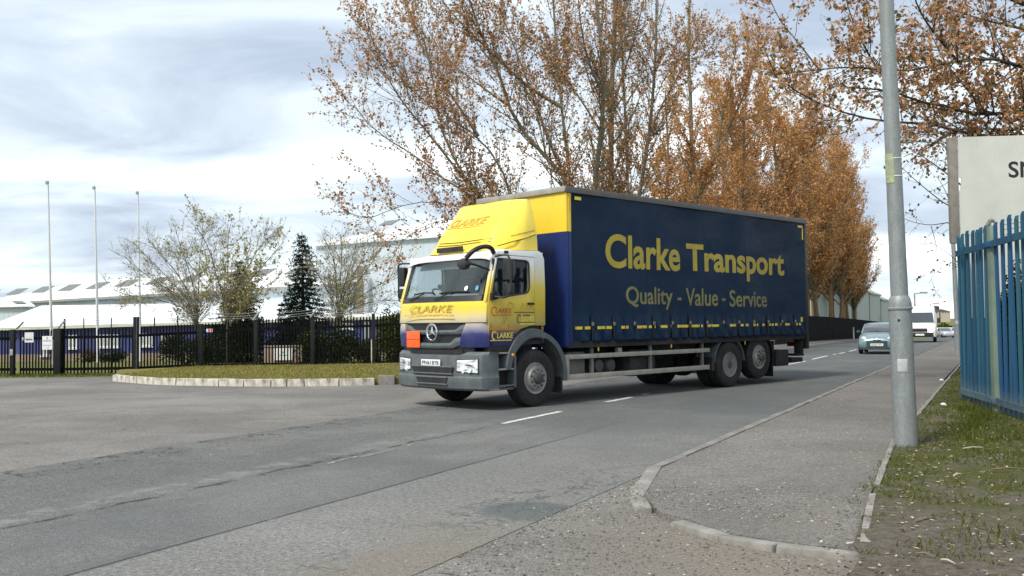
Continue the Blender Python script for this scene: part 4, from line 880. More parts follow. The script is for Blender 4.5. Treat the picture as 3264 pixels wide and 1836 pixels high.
_g = M_blue.step(M_blue.noise(9, 6, 0.72, vec=M_blue.scaled(1, 1, 0.35)), 0.60, 0.70); _c = M_blue.mix(M_blue.math('MULTIPLY', _g, 0.7), _c, (0.20, 0.235, 0.23, 1))
_oi = M_blue.n('ShaderNodeObjectInfo'); _c = M_blue.mix(1.0, _c, M_blue.ramp(_oi.outputs['Random'], [(0.0, (0.62, 0.72, 0.78, 1)), (0.5, (1.0, 1.0, 1.0, 1)), (0.8, (1.25, 1.2, 0.98, 1)), (1.0, (0.8, 0.9, 1.25, 1))]), 'MULTIPLY')
_rs = M_blue.step(M_blue.noise(5, 6, 0.75, vec=M_blue.scaled(1, 1, 0.2)), 0.62, 0.74); _c = M_blue.mix(M_blue.math('MULTIPLY', _rs, 0.55), _c, (0.05, 0.075, 0.04, 1))
_x = M_blue.n('ShaderNodeNewGeometry'); _z = M_blue.xyz(_x.outputs['Position'])[2]; _f = M_blue.math('MULTIPLY', M_blue.math('SUBTRACT', 1.0, M_blue.step(_z, 0.10, 0.55)), M_blue.step(M_blue.noise(11, 5, 0.7), 0.3, 0.6))
M_blue.base(M_blue.mix(M_blue.math('MULTIPLY', _f, 0.7), _c, (0.21, 0.22, 0.19, 1))); M_blue.rough(0.75); M_blue.b.inputs['Specular IOR Level'].default_value = 0.3; M_blue = M_blue.m

def pale_mesh(name, wd, dp, mat, h=1.0, tip=0.05, notch=True):
    """one W-section palisade pale, one unit tall, pointed and splayed at the top"""
    m = MB(); sec = [(-wd / 2, 0.0), (-wd * 0.28, dp), (0, dp * 0.45), (wd * 0.28, dp), (wd / 2, 0.0), (wd * 0.28, dp - 0.012), (0, dp * 0.45 - 0.012), (-wd * 0.28, dp - 0.012)]
    rings = [[(x, y, z) for x, y in sec] for z in (0, h * 0.5, h - tip)]
    rings.append([(x * 0.25 + math.copysign(wd * 0.12, x) * (abs(x) > .01), y + 0.01, h - (tip * 0.5 if abs(x) < .01 else 0)) for x, y in sec])
    m.loft(rings); me = m.mesh(name, 0, True, 30); me.materials.append(mat); return me
def fence_run(root, me, a, b, pitch, ha, hb, rails, mat, wd=0.05, rail_h=0.045, back=0.035, jig=0.0, z0=None, seed=1, skip=()):
    r = random.Random(seed); a, b = Vector(a), Vector(b); d = (b - a); Ln = Vector((d.x, d.y, 0)).length; u = Vector((d.x, d.y, 0)).normalized(); n = max(1, round(Ln / pitch)); ang = math.atan2(u.y, u.x)
    for i in range(n):
        k = (i + 0.5) / n; p = a + d * k
        if i in skip: continue
        o = link('pale', me, None, root, p); o.rotation_euler = (r.gauss(0, jig), r.gauss(0, jig), ang); o.scale = (1, 1, (ha + (hb - ha) * k) * (1 + r.gauss(0, jig * 0.5)))
    nb = Vector((-u.y, u.x, 0)) * back
    for rz0, rz1 in rails:
        m = MB(); p0, p1 = a + Vector((0, 0, rz0)) + nb, b + Vector((0, 0, rz1)) + nb
        q = [(0.0, -rail_h), (0.03, -rail_h), (0.03, rail_h), (0.0, rail_h)]; nn = Vector((-u.y, u.x, 0))
        m.loft([[pt + nn * x + Vector((0, 0, z)) for x, z in q] for pt in (p0, p1)]); m.build('rail', mat, root, smooth=False)
def post(root, p, w_, h, mat, name='post', dp=None, rz=0.0, cap=True):
    m = MB(); dp = dp or w_; m.box(-w_ / 2, w_ / 2, -dp / 2, dp / 2, -0.2, h); o = m.build(name, mat, root, 0.008); o.location = p; o.rotation_euler = (0, 0, rz); return o
# ---- black palisade in front of the blue offices
pm_b = pale_mesh('pale', 0.052, 0.028, M_blackf)
def topz(x, y, p): return at(x, y, p.y).z - p.z
def fpt(x):
    tab = [(-420, 1193.5), (190, 1192), (432, 1188), (640, 1178), (800, 1175), (1000, 1173), (1290, 1167)]
    for (a, ya), (b, yb) in zip(tab[:-1], tab[1:]):
        if a <= x <= b: return gp(x, ya + (yb - ya) * (x - a) / (b - a), 0.05)
ftop = lambda x: float(np.interp(x, [-420, 0, 190, 196, 430, 440, 640, 816, 1000, 1190, 1290], [1056, 1052, 1049, 1047, 1043, 1040, 1030, 1016, 1012, 1006, 997]))
def seg(root, xa, xb, seed, rails_px=None):
    pa, pb = fpt(xa), fpt(xb); ha, hb = topz(xa, ftop(xa), pa), topz(xb, ftop(xb), pb)
    fence_run(root, pm_b, pa, pb, 0.108, ha, hb, [(0.15, 0.15), (ha * 0.80, hb * 0.80)], M_blackf, seed=seed, jig=0.004)
F1 = empty('palisade_fence', (0, 0, 0), 0, 'short black palisade fence run at the far left, behind the arrow sign', 'fence')
seg(F1, -400, 48, 1); seg(F1, 60, 176, 2)
F2 = empty('palisade_gate', (0, 0, 0), 0, 'black palisade gate between the thick gate post and the pair of posts, before the flagpoles', 'gate')
seg(F2, 198, 428, 3)
F3 = empty('palisade_fence', (0, 0, 0), 0, 'long black palisade fence with barbed wire behind the grass verge and white kerb', 'fence')
for i, (a, b) in enumerate([(445, 630), (650, 808), (824, 990), (1003, 1184), (1198, 1290)]): seg(F3, a, b, 10 + i)
def hpx(x, yt): p = fpt(x); return p, topz(x, yt, p)
p, h = hpx(53, 1050); p.y -= 0.25; post(F1, p, 0.13, h, M_blackf); ARM = [(53, 1046, 74, 1027, F1)]
m = MB(); m.box(-.05, .05, -.09, -.07, 0.62, 0.82); o = m.build('box', M_galvd, F1, 0.004); o.location = p
p, h = hpx(186, 1047); post(F1, p, 0.215, h, M_blackf, 'gate_post')
p, h = hpx(196, 1016); post(F1, p + Vector((0.03, 0.12, 0)), 0.05, h, M_blackf)
for x, yt in ((266, 1014), (354, 1012)): p, h = hpx(x, yt); post(F2, p, 0.03, h, M_blackf, 'wire_stake')
for x in (428.5, 438.5): p, h = hpx(x, 1010); post(F2 if x < 430 else F3, p, 0.075, h, M_blackf, 'gate_post')
p, h = hpx(433.5, 1014); m = MB(); m.tube([p, p + Vector((0, 0, h))], 0.016, 6); m.build('drop_bolt', M_galvd, F2)
for x, yt, w_ in ((492, 1012, .035), (566, 1005, .035), (640, 1032, .15), (816, 1018, .13), (997, 1012, .13), (1191, 1000, .10)): p, h = hpx(x, yt); post(F3, p, w_, h, M_blackf)
AR = [(53, 1048, 74, 1027, F1), (186, 1046, 204, 1024, F1), (641, 1020, 668, 996, F3), (807, 1020, 826, 994, F3), (990, 1011, 1009, 985, F3), (1192, 1002, 1204, 977, F3)]
ends = []
for xa, ya, xb, yb, rt in AR:
    Y = fpt(xa).y; a, b = at(xa, ya, Y), at(xb, yb, Y - 0.25); m = MB(); m.tube([a, b], 0.030, 6); m.build('wire_arm', pm('pale_arm_paint', (0.55, 0.55, 0.52, 1), 0.6) if xa > 60 else M_galvd, rt); ends.append((a, b, rt))
for i in range(len(ends) - 1):
    for k in (0.35, 0.65, 0.98):
        a = ends[i][0].lerp(ends[i][1], k); b = ends[i + 1][0].lerp(ends[i + 1][1], k); m = MB(); n = 7
        m.tube([a.lerp(b, t_ / n) - Vector((0, 0, 0.06 * math.sin(math.pi * t_ / n))) for t_ in range(n + 1)], 0.0065, 4); m.build('barbed_wire', M_galvd, ends[i][2])
# signs on and behind it
def sign(name, x0, y0, x1, y1, Y, mat, label, th=0.012, bev=0.0):
    a, b = at(x0, y1, Y), at(x1, y0, Y); S_ = empty(name, a, 0, label, 'sign'); wd, hh = b.x - a.x, b.z - a.z
    m = MB(); m.box(0, wd, 0, th, 0, hh); m.build('panel', mat, S_, bev); return S_, wd, hh
S1, sw, sh_ = sign('direction_sign', 78.6, 1059.5, 106.8, 1091.5, fpt(90).y - 0.06, pm('cream_sign', (0.62, 0.62, 0.58, 1), 0.5), 'small square cream sign with a black arrow pointing left, on the black fence', bev=0.004)
m = MB()
for a in ((0, sw, 0, 0.025), (0, sw, sh_ - 0.025, sh_), (0, 0.02, 0.02, sh_ - 0.02), (sw - 0.02, sw, 0.02, sh_ - 0.02)): m.box(a[0], a[1], -0.004, -0.0005, a[2], a[3])
m.build('border', M_plate, S1); m = MB(); m.plate([(0.03, 0.095), (0.085, 0.13), (0.085, 0.108), (sw - 0.04, 0.108), (sw - 0.04, 0.082), (0.085, 0.082), (0.085, 0.06)], [], lambda a, b, t: (a, t, b), -0.004, -0.001); m.build('arrow', M_ink, S1)
S2, sw, sh_ = sign('company_sign', 134.3, 1071, 166.6, 1114.5, fpt(150).y - 0.06, M_plate, 'tall white company sign with diamond emblem on the black fence by the gate post')
M_gink = pm('grey_print', (0.22, 0.22, 0.23, 1), 0.5)
m = MB(); q = (sw / 2, sh_ * 0.84); m.plate([(q[0] - .032, q[1]), (q[0], q[1] + .045), (q[0] + .032, q[1]), (q[0], q[1] - .045)], [[(q[0] - .012, q[1]), (q[0], q[1] - .018), (q[0] + .012, q[1]), (q[0], q[1] + .018)]], lambda a, b, t: (a, t, b), -0.003, -0.0005); m.build('emblem', M_gink, S2)
text('emsgroup', M_gink, (0.035, -0.0005, sh_ * 0.56), (1, 0, 0), (0, 0, 1), sw - 0.07, 0.062, parent=S2); text('Main Reception', M_ink, (0.035, -0.0005, sh_ * 0.285), (1, 0, 0), (0, 0, 1), sw - 0.07, 0.026, parent=S2, bold=0.02)
m = MB(); m.plate([(sw * .62, sh_ * .12 + .014), (sw * .72, sh_ * .12), (sw * .62, sh_ * .12 - .014), (sw * .62, sh_ * .12 - .005), (sw * .36, sh_ * .12 - .005), (sw * .36, sh_ * .12 + .005), (sw * .62, sh_ * .12 + .005)], [], lambda a, b, t: (a, t, b), -0.003, -0.0005); m.build('arrow', M_ink, S2)
S3, sw, sh_ = sign('warning_notice', 657.5, 1048, 677.5, 1058.5, fpt(668).y - 0.06, M_plate, 'tiny red and white notice high on the black fence', 0.006)
m = MB(); m.box(sw * .3, sw * .58, -.003, -.0005, .01, sh_ - .01); m.box(sw * .68, sw * .95, -.003, -.0005, .01, sh_ - .01); m.build('red_print', pm('red_print', (0.45, 0.03, 0.03, 1), 0.5), S3)
S5, sw, sh_ = sign('notice', 69.5, 1075, 74.5, 1085, fpt(72).y - 0.05, M_plate, 'narrow white tag on the fence just left of the arrow sign', 0.006)
# board on the low wall behind the fence
Yb = 35.2
S4, sw, sh_ = sign('site_board', 873.5, 1109.5, 931.5, 1148.5, Yb - 0.06, M_plate, 'white board with a small green emblem on a buff wall behind the black fence', 0.03)
m = MB(); q = (sw * .48, sh_ * .66); m.lathe([(0, 0), (.03, 0), (.03, .003), (0, .003)], (q[0], -0.0035, q[1]), (0, 1, 0), 12); m.box(sw * .28, sw * .78, -.003, -.0005, sh_ * .38, sh_ * .43); m.build('emblem', pm('green_print', (0.10, 0.28, 0.22, 1), 0.5), S4)
M_brick = NT('buff_brick'); _b = M_brick.n('ShaderNodeTexBrick'); _b.inputs['Scale'].default_value = 4.5; _b.inputs['Color1'].default_value = (0.32, 0.22, 0.15, 1); _b.inputs['Color2'].default_value = (0.25, 0.18, 0.12, 1); _b.inputs['Mortar'].default_value = (0.3, 0.28, 0.25, 1)
_mm = M_brick.n('ShaderNodeMapping'); _mm.inputs['Rotation'].default_value = (R(90), 0, 0); M_brick.l(M_brick.obj(), _mm.inputs[0]); M_brick.l(_mm.outputs[0], _b.inputs[0]); M_brick.base(_b.outputs[0]); M_brick.rough(0.9); M_brick = M_brick.m
a, b = at(842, 1176, Yb), at(962, 1103, Yb); m = MB(); m.box(a.x, b.x, Yb, Yb + 0.22, -0.1, b.z - 0.03); Wl = m.build('low_wall', M_brick, None, 0.01, label='low buff brick wall carrying the white board, behind the fence', cat='wall'); m = MB(); m.box(a.x - .03, b.x + .03, Yb - .03, Yb + .25, b.z - .03, b.z + .03); m.build('coping', M_conc, Wl, 0.01)
a, b = at(1186, 1161, 35.5), at(1191, 1082, 35.5); m = MB(); m.box(-.035, .035, -.035, .035, -0.3, b.z - a.z); m.build('marker_post', M_kerbw, None, 0.006, loc=(a.x, 35.5, a.z), label='short white painted post behind the fence beside the leafy hedge', cat='post')

# ---- flagpoles
M_pole = pm('white_flagpole_paint', (0.62, 0.63, 0.63, 1), 0.5, var=0.06)
for i, (xb, yb, xt, yt, Y, lb) in enumerate([(165.5, 1157, 153, 586, 40.6, 'leftmost and tallest of the three bare white flagpoles'), (312.5, 1141, 302, 602, 44.0, 'middle of the three bare white flagpoles'), (447.5, 1130, 440, 618, 47.0, 'right-hand bare white flagpole, partly behind the leafless tree')]):
    a, b = at(xb, yb, Y), at(xt, yt, Y); a.z = zg(a.x, Y) - 0.05; Fp = empty('flagpole', a, 0, lb, 'flagpole', 'bare flagpoles on the lawn'); d = b - a
    m = MB(); m.tube([(0, 0, 0), d * 0.03, d * 0.5, d], [0.066, 0.06, 0.05, 0.034], 10); m.build('pole', M_pole, Fp); m = MB(); m.box(d.x - .10, d.x + .02, -.05, .05, d.z - .02, d.z + .13); m.build('pole_cap', M_galvd, Fp, 0.01)
    m = MB(); m.box(-.16, .16, -.16, .16, -.05, .06); m.build('base_plate', M_conc, Fp)
    m = MB(); m.tube([(0.09, -0.06, 0.6), d * 0.5 + Vector((.08, -.05, 0)), d + Vector((0.03, -.06, -.05))], 0.008, 4); m.build('halyard', M_pole, Fp)

# ---- the near lamp post
base = gp(2889, 1442); top = at(2825, -2, base.y); d = top - base; ext = base + d * 1.35
LP = empty('lamp_post', base, 0, 'tall grey galvanised lamp post in the foreground, crossing the whole picture', 'lamp post')
zr = lambda f_: d * f_
zs = 1.66 / d.z
m = MB(); m.tube([zr(-0.02), zr(0.0), zr(zs * 0.5), zr(zs)], [0.132, 0.132, 0.129, 0.127], 28); m.build('base_column', M_galv, LP)
m = MB(); pr = [(zs, .127), (zs * 1.004, .138), (zs * 1.016, .140), (zs * 1.022, .130), (zs * 1.05, .128), (zs * 1.075, .118), (zs * 1.095, .104), (zs * 1.10, .0985)]; m.tube([zr(a) for a, b in pr], [b for a, b in pr], 28); m.build('collar', M_galv, LP)
m = MB(); m.tube([zr(zs * 1.10), zr(0.6), zr(1.0), zr(1.35), zr(1.7)], [.0975, .090, .0835, .074, .062], 24); m.build('shaft', M_galv, LP)
tp = d * 1.7; m = MB(); m.tube([tp, tp + Vector((-.05, .1, .5)), tp + Vector((-.5, .3, .75)), tp + Vector((-1.3, .6, .85))], 0.04, 10); m.build('bracket_arm', M_galv, LP)
m = MB(); q = tp + Vector((-1.6, .7, .86)); m.box(q.x - .4, q.x + .3, q.y - .13, q.y + .13, q.z - .08, q.z + .06); m.build('lantern', M_galvd, LP, 0.04)
for yy, nm in ((507, 'band'), (563, 'band')):
    f_ = (at(2850, yy, base.y).z - base.z) / d.z; m = MB(); m.tube([zr(f_ - 0.0009), zr(f_ + 0.0009)], 0.0945, 24); m.build(nm, M_plate, LP)
f0, f1 = [(at(2850, yy, base.y).z - base.z) / d.z for yy in (585, 492)]
m = MB(); V = []
for i in range(9):
    a = R(168 + i * 10); V.append(a)
m.loft([[zr(f_) + Vector((math.cos(a), math.sin(a), 0)) * (0.0925 + e) for a, e in [(a, 0.002) for a in V] + [(a, -.002) for a in V[::-1]]] for f_ in (f0, f1)]); m.build('yellow_mark', pm('faded_yellow_paint', (0.30, 0.33, 0.17, 1), 0.6, var=0.3, vs=20, dirt=(0.25, 0.27, 0.25, 1), dirt_amt=1.0, ds=9), LP)
fz = [(at(2876, yy, base.y).z - base.z) / d.z for yy in (1183, 1143)]
dirc = math.atan2(-base.y, -base.x); V = [dirc + R(-24 + 6 * i) for i in range(9)]
m = MB(); m.loft([[zr(f_) + Vector((math.cos(a), math.sin(a), 0)) * (0.130 + e) for a, e in [(a, 0.005) for a in V] + [(a, -.004) for a in V[::-1]]] for f_ in fz]); m.build('access_door', pm('worn_grey_paint', (0.42, 0.43, 0.42, 1), 0.7, var=0.15, vs=12, dirt=(0.25, 0.24, 0.22, 1), ds=9), LP, 0.004)
for (zz, off, rr_, mt) in ((1.54, -8, .016, M_ink), (0.90, 0, .012, M_galvd)):
    a = dirc + R(off); q = Vector((math.cos(a), math.sin(a), 0)); m = MB(); m.lathe([(0, .004), (rr_, .004), (rr_, 0), (0, 0)], zr(zz / d.z) + q * 0.127, q, 12); m.build('bolt_hole', mt, LP)
# ---- the next lamp post along the kerb
b2 = at(3056, 1131, 36.0); b2.z = -0.02; t2 = at(3024, 480, 36.0); d2 = t2 - b2
L2 = empty('lamp_post', b2, 0, 'second grey lamp post, just left of the blue fence, thinner with distance', 'lamp post')
m = MB(); m.tube([(0, 0, 0), d2 * 0.16], 0.13, 14); m.build('base_column', M_galv, L2); m = MB(); m.tube([d2 * 0.16, d2 * 0.168, d2 * 0.18], [.145, .14, .10], 14); m.build('collar', M_galv, L2); m = MB(); m.tube([d2 * 0.18, d2], [.095, .07], 14); m.build('shaft', M_galv, L2)
m = MB(); m.tube([d2, d2 + Vector((-.2, .2, .35)), d2 + Vector((-1.2, .5, .5))], .04, 8); m.build('bracket_arm', M_galv, L2)
m = MB(); q = d2 + Vector((-1.5, .6, .5)); m.box(q.x - .35, q.x + .3, q.y - .12, q.y + .12, q.z - .07, q.z + .06); m.build('lantern', M_galvd, L2, 0.03)
# ---- far street lamps
for i, (xb, xt, yt, Y, lb) in enumerate([(2918, 2915, 935, 95, 'nearest of the far street lamps, above the white van'), (2966, 2965, 968, 135, 'far street lamp beside the pale tower'), (2930, 2930, 977, 165, 'farthest little street lamp above the van roof')]):
    t_ = at(xt, yt, Y); z0 = zg(t_.x, Y); S_ = empty('street_lamp', (t_.x, Y, z0), 0, lb, 'street lamp', 'far street lamps'); h = t_.z - z0; m = MB(); m.tube([(0, 0, 0), (0, 0, h)], [.10, .07], 8); m.build('pole', M_galvd, S_)
    m = MB(); m.tube([(0, 0, h - .05), (0.9, 0, h + .05)], .05, 6); m.build('bracket_arm', M_galvd, S_); m = MB(); m.box(.6, 1.3, -.14, .14, h - .02, h + .14); m.build('lantern', M_galvd, S_, 0.03)

# ---- blue palisade on the right
pm_bl = pale_mesh('pale', 0.14, 0.032, M_blue, tip=0.018)
B1 = empty('palisade_fence', (0, 0, 0), 0, 'tall faded blue palisade fence on the right in front of the cream board', 'fence')
A0, A1 = rl(6.17, 5.48, 0.06), rl(6.81, 3.14, 0.06); dn = (A1 - A0); A2 = A1 + dn * 1.9
fence_run(B1, pm_bl, A0, A0 + dn * 0.80, 0.232, 2.98, 2.98, [(0.21, 0.21), (2.64, 2.64)], M_blue, rail_h=0.05, back=-0.06, jig=0.007, seed=5)
fence_run(B1, pm_bl, A0 + dn * 0.90, A2, 0.238, 2.98, 2.98, [(0.21, 0.21), (2.64, 2.64)], M_blue, rail_h=0.05, back=-0.06, jig=0.008, seed=6)
ang = math.atan2(dn.y, dn.x)
o = post(B1, A0 + dn * 0.85, 0.20, 2.93, pm('weathered_green_post', (0.17, 0.23, 0.17, 1), 0.7, var=0.2, dirt=(0.14, 0.13, 0.09, 1), ds=2), dp=0.10, rz=ang)
for zz in (0.21, 2.64): m = MB(); m.box(-.16, .16, -.09, -.05, -.045, .045); o = m.build('fish_plate', M_blue, B1, 0.008); o.location = A0 + dn * 0.85 + Vector((0, 0, zz)); o.rotation_euler = (0, 0, ang)
far_e = rl(6.2, 30, 0.05)
fence_run(B1, pm_bl, A0, far_e, 0.24, 2.98, 2.98, [(0.21, 0.21), (2.64, 2.64)], M_blue, rail_h=0.05, back=-0.06, jig=0.004, seed=7)
for kk in (0.0, 0.25, 0.5, 0.75): post(B1, A0.lerp(far_e, kk) + Vector((.12, 0, 0)), 0.10, 2.75, M_blue)
up = at(3161, 694, 15.3); m = MB(); a, b = at(3134, 742, 15.3), at(3158, 700, 15.2); m.tube([a, b], .035, 6); m.tube([b, at(3170, 706, 15.2)], .03, 6); m.build('broken_arm', M_galvd, B1)
for k in range(3): m = MB(); m.tube([at(3196, 716 + 17 * k, 15.0), at(3230, 712 + 16 * k, 14.2), at(3300, 700 + 16 * k, 13.2)], .006, 4); m.build('barbed_wire', M_galvd, B1)
# ---- cream board behind it
M_board = NT('cream_board'); _c = M_board.ramp(M_board.noise(1.2, 6, 0.65), [(0.3, (0.50, 0.51, 0.45, 1)), (0.7, (0.60, 0.61, 0.55, 1))]); _c = M_board.mix(1.0, _c, M_board.ramp(M_board.noise(60, 4, 0.7), [(0.3, 0.82), (0.7, 1.08)]), 'MULTIPLY')
_c = M_board.mix(M_board.math('MULTIPLY', M_board.step(M_board.noise(3.5, 6, 0.7, vec=M_board.scaled(1, 1, 0.3)), 0.55, 0.8), 0.35), _c, (0.22, 0.21, 0.17, 1)); M_board.base(_c); M_board.rough(0.85); M_board = M_board.m
YB = 19.5; a = at(3054, 437, YB); b = at(3054, 1000, YB)
BB = empty('hoarding', (a.x, YB, 0.0), R(-3), 'large weathered cream board with black lettering, cut off at the right edge', 'signboard')
m = MB(); zt = a.z; m.plate([(0.0, 1.55), (4.2, 1.55), (4.2, zt + .03), (0.0, zt), (0.0, zt - .86), (.055, zt - .87), (.02, zt - 1.13), (0, zt - 1.15)], [], lambda x, z, t: (x, t, z), 0.0, 0.03); m.build('panel', M_board, BB)
m = MB(); m.box(-.19, -.005, .02, .14, at(3045, 775, YB).z, zt + .0); m.build('post', pm('weathered_timber', (0.22, 0.20, 0.17, 1), 0.85, var=0.2, vs=6, dirt=(0.1, 0.09, 0.07, 1)), BB, 0.01)
m = MB(); m.box(2.0, 2.15, .035, .15, 0, zt); m.box(4.0, 4.15, .035, .15, 0, zt); m.build('back_posts', M_alu, BB)
tl_ = at(3211, 568, YB); tb = at(3211, 516, YB); hh = tb.z - tl_.z
text('SN', M_ink, (tl_.x - a.x, -0.0005, tl_.z), (1, 0, 0), (0, 0, 1), hh * 1.66, hh, parent=BB, bold=0.018)

# ---- dark palisade along the far side of the road
pm_d = pale_mesh('pale', 0.11, 0.03, M_blackf, tip=0.03)
D1 = empty('palisade_fence', (0, 0, 0), 0, 'long dark palisade fence along the far footway, receding behind the small car', 'fence')
Ya = 42
for Yb_ in (52, 62, 72, 82, 92):
    p, q = rlz(-4.95, Ya), rlz(-4.95, Yb_); n = int((Yb_ - Ya) / 0.175); fence_run(D1, pm_d, p, q, 0.175, 1.85, 1.85, [(0.35, 0.35), (1.55, 1.55)], M_blackf, seed=Ya, jig=0.003)
    post(D1, p, 0.1, 1.8, M_blackf); Ya = Yb_
p = at(2721, 1075, 73); m = MB(); m.box(-.05, .05, -.05, .05, -.1, 1.05); m.build('marker_post', M_kerbw, None, 0.01, loc=(p.x, 73, zg(p.x, 73)), label='white marker post against the dark fence, left of the small car', cat='post')

# ================================================================== BUILDINGS
def sheetmat(name, c, pitch=0.35, var=0.08, rough=0.5, axis=0, depth=0.5, dirt=(0.3, 0.3, 0.28, 1)):
    t = NT(name); o = t.xyz(); wv = t.n('ShaderNodeTexWave', wave_type='BANDS', bands_direction='X' if axis == 0 else 'Y'); wv.inputs['Scale'].default_value = 0.314 / pitch * 1.0; t.l(t.obj(), wv.inputs[0])
    col = t.ramp(t.noise(0.25, 5, 0.6), [(0.3, tuple(x * (1 - var) for x in c[:3]) + (1,)), (0.7, tuple(min(1, x * (1 + var)) for x in c[:3]) + (1,))])
    col = t.mix(t.math('MULTIPLY', t.step(t.noise(0.8, 5, 0.7, vec=t.scaled(1, 1, 0.15)), 0.5, 0.8), 0.25), col, dirt)
    t.base(col); t.rough(rough); t.bump(wv.outputs[0], depth, 0.05); return t.m
M_wroof = sheetmat('white_roof_sheet', (0.80, 0.82, 0.82, 1), 0.4); M_wroof2 = sheetmat('pale_roof_sheet', (0.78, 0.80, 0.80, 1), 0.4)
M_bwall = pm('blue_painted_wall', (0.045, 0.055, 0.19, 1), 0.6, var=0.2, vs=0.6); M_gwall = sheetmat('pale_grey_cladding', (0.52, 0.585, 0.64, 1), 0.5, 0.06); M_fas = pm('cream_fascia', (0.50, 0.52, 0.40, 1), 0.6, var=0.1)
M_sky = pm('dirty_rooflight', (0.13, 0.135, 0.11, 1), 0.45, var=0.15, vs=0.8); M_pane = pm('office_window_blind', (0.42, 0.46, 0.44, 1), 0.15, var=0.2, vs=3); M_frame = M_plate
def quadbox(m, q, dv):
    q = [Vector(p) for p in q]; dv = Vector(dv); m.hexa([p + dv for p in q], q); return m
# long low office: blue walls, white roof
OF = empty('office_building', (0, 0, 0), 0, 'long low blue office with a white roof, behind the black fence', 'building')
eL, eR = at(-60, 1047, 74.5), at(1420, 1003, 74.5); eM = at(868, 1013, 74.5)
wL, wR = eL.copy(), eR.copy()
m = MB(); zb = -1.35
m.plate([(wL.x + .4, zb + .75), (wR.x - .4, zb + .75), (wR.x - .4, wR.z - .1), (wL.x + .4, wL.z - .1)], [], lambda a, b, t: (a, t, b), 75.0, 75.3); m.build('wall', M_bwall, OF)
m = MB(); m.box(wL.x + .38, wR.x - .38, 74.96, 75.32, zb - .3, zb + .75); m.build('plinth', M_brick, OF)
r1, r2 = at(132, 974, 86), at(1420, 955, 86); rh = at(300, 966, 86)
m = MB(); quadbox(m, [eL, eR, r2, r1], (0, 0.1, -0.12)); m.build('roof', M_wroof, OF, smooth=False)
m = MB(); quadbox(m, [eL + Vector((0, -.03, -.02)), eR + Vector((0, -.03, -.02)), eR + Vector((0, .1, -.02)), eL + Vector((0, .1, -.02))], (0, 0, -.19)); m.build('fascia', M_fas, OF, smooth=False)
m = MB(); quadbox(m, [Vector((r1.x, 86.1, r1.z - .1)), Vector((r2.x, 86.1, r2.z - .1)), Vector((r2.x, 95, r2.z - .1)), Vector((r1.x, 95, r1.z - .1))], (0, 0, -.1)); m.build('flat_roof', M_wroof2, OF)
def window(root, x0, y0, x1, y1, Y, mull=1, dark=False, bar=False):
    a, b = at(x0, y1, Y), at(x1, y0, Y); m = MB(); f_ = .07
    xs_ = [a.x + (b.x - a.x) * i / (mull + 1) for i in range(mull + 2)]
    m.box(a.x, b.x, Y - .06, Y, a.z, a.z + f_); m.box(a.x, b.x, Y - .06, Y, b.z - f_, b.z)
    for x_ in xs_: m.box(x_ - f_ / 2, x_ + f_ / 2, Y - .055, Y + .0, a.z + f_, b.z - f_)
    W = m.build('window', M_frame, root); m = MB(); m.box(a.x, b.x, Y - .025, Y - .015, a.z, b.z); m.build('pane', M_glassd if dark else M_pane, W)
    m = MB(); m.box(a.x - .1, b.x + .1, Y - .16, Y, a.z - .12, a.z - .02); m.build('sill', M_frame, W); return W
window(OF, 318, 1066, 379, 1106, 74.95, 2); window(OF, 452, 1063, 485, 1103, 74.95, 1); window(OF, 219, 1067, 246, 1110, 74.95, 1); window(OF, 134, 1075, 155, 1133, 74.95, 0); window(OF, 1086, 1029, 1124, 1048, 74.95, 1); window(OF, 512, 1064, 545, 1102, 74.95, 1); window(OF, 700, 1055, 740, 1093, 74.95, 1)
for x_ in (1164, 1177): a, b = at(x_, 1080, 74.7), at(x_, 1025, 74.7); m = MB(); m.tube([a, b], .10, 8); m.build('downpipe', M_galvd, OF)
# white warehouse with rooflights
YA0, YA1 = 133.0, 78.0
e0, e1 = at(-120, 975, 136), at(1110, 902, 76.7); zE = 4.98; zR = 8.76
def lift(p, z): return Vector((p.x, p.y, z))
e0, e1 = lift(e0, zE), lift(e1, zE); back = Vector((e1.y - e0.y, -(e1.x - e0.x), 0)).normalized(); back = back if back.y > 0 else -back
RW = 17.0; r0, r1_ = e0 + back * RW + Vector((0, 0, zR - zE)), e1 + back * RW + Vector((0, 0, zR - zE))
WA = empty('warehouse', (0, 0, 0), 0, 'white-roofed warehouse with a row of dark rooflights, behind the office', 'building')
m = MB(); quadbox(m, [e0, e1, r1_, r0], (0, 0, -.15)); quadbox(m, [r0, r1_, r1_ + back * RW - Vector((0, 0, 3.78)), r0 + back * RW - Vector((0, 0, 3.78))], (0, 0, -.15)); m.build('roof', M_wroof, WA, smooth=False)
m = MB(); i_ = back * .5; quadbox(m, [e0 + i_ - Vector((0, 0, .15)), e1 + i_ - Vector((0, 0, .15)), e1 + i_ * 2 - Vector((0, 0, .15)), e0 + i_ * 2 - Vector((0, 0, .15))], (0, 0, -6)); m.build('wall', M_gwall, WA)
m = MB(); quadbox(m, [e0 - back * .12 + Vector((0, 0, .02)), e1 - back * .12 + Vector((0, 0, .02)), e1 + Vector((0, 0, .02)), e0 + Vector((0, 0, .02))], (0, 0, -.28)); m.build('gutter', M_galvd, WA)
nrm = (e1 - e0).cross(r0 - e0).normalized(); nrm = nrm if nrm.z > 0 else -nrm; along = (e1 - e0).normalized(); upr = (r0 - e0).normalized()
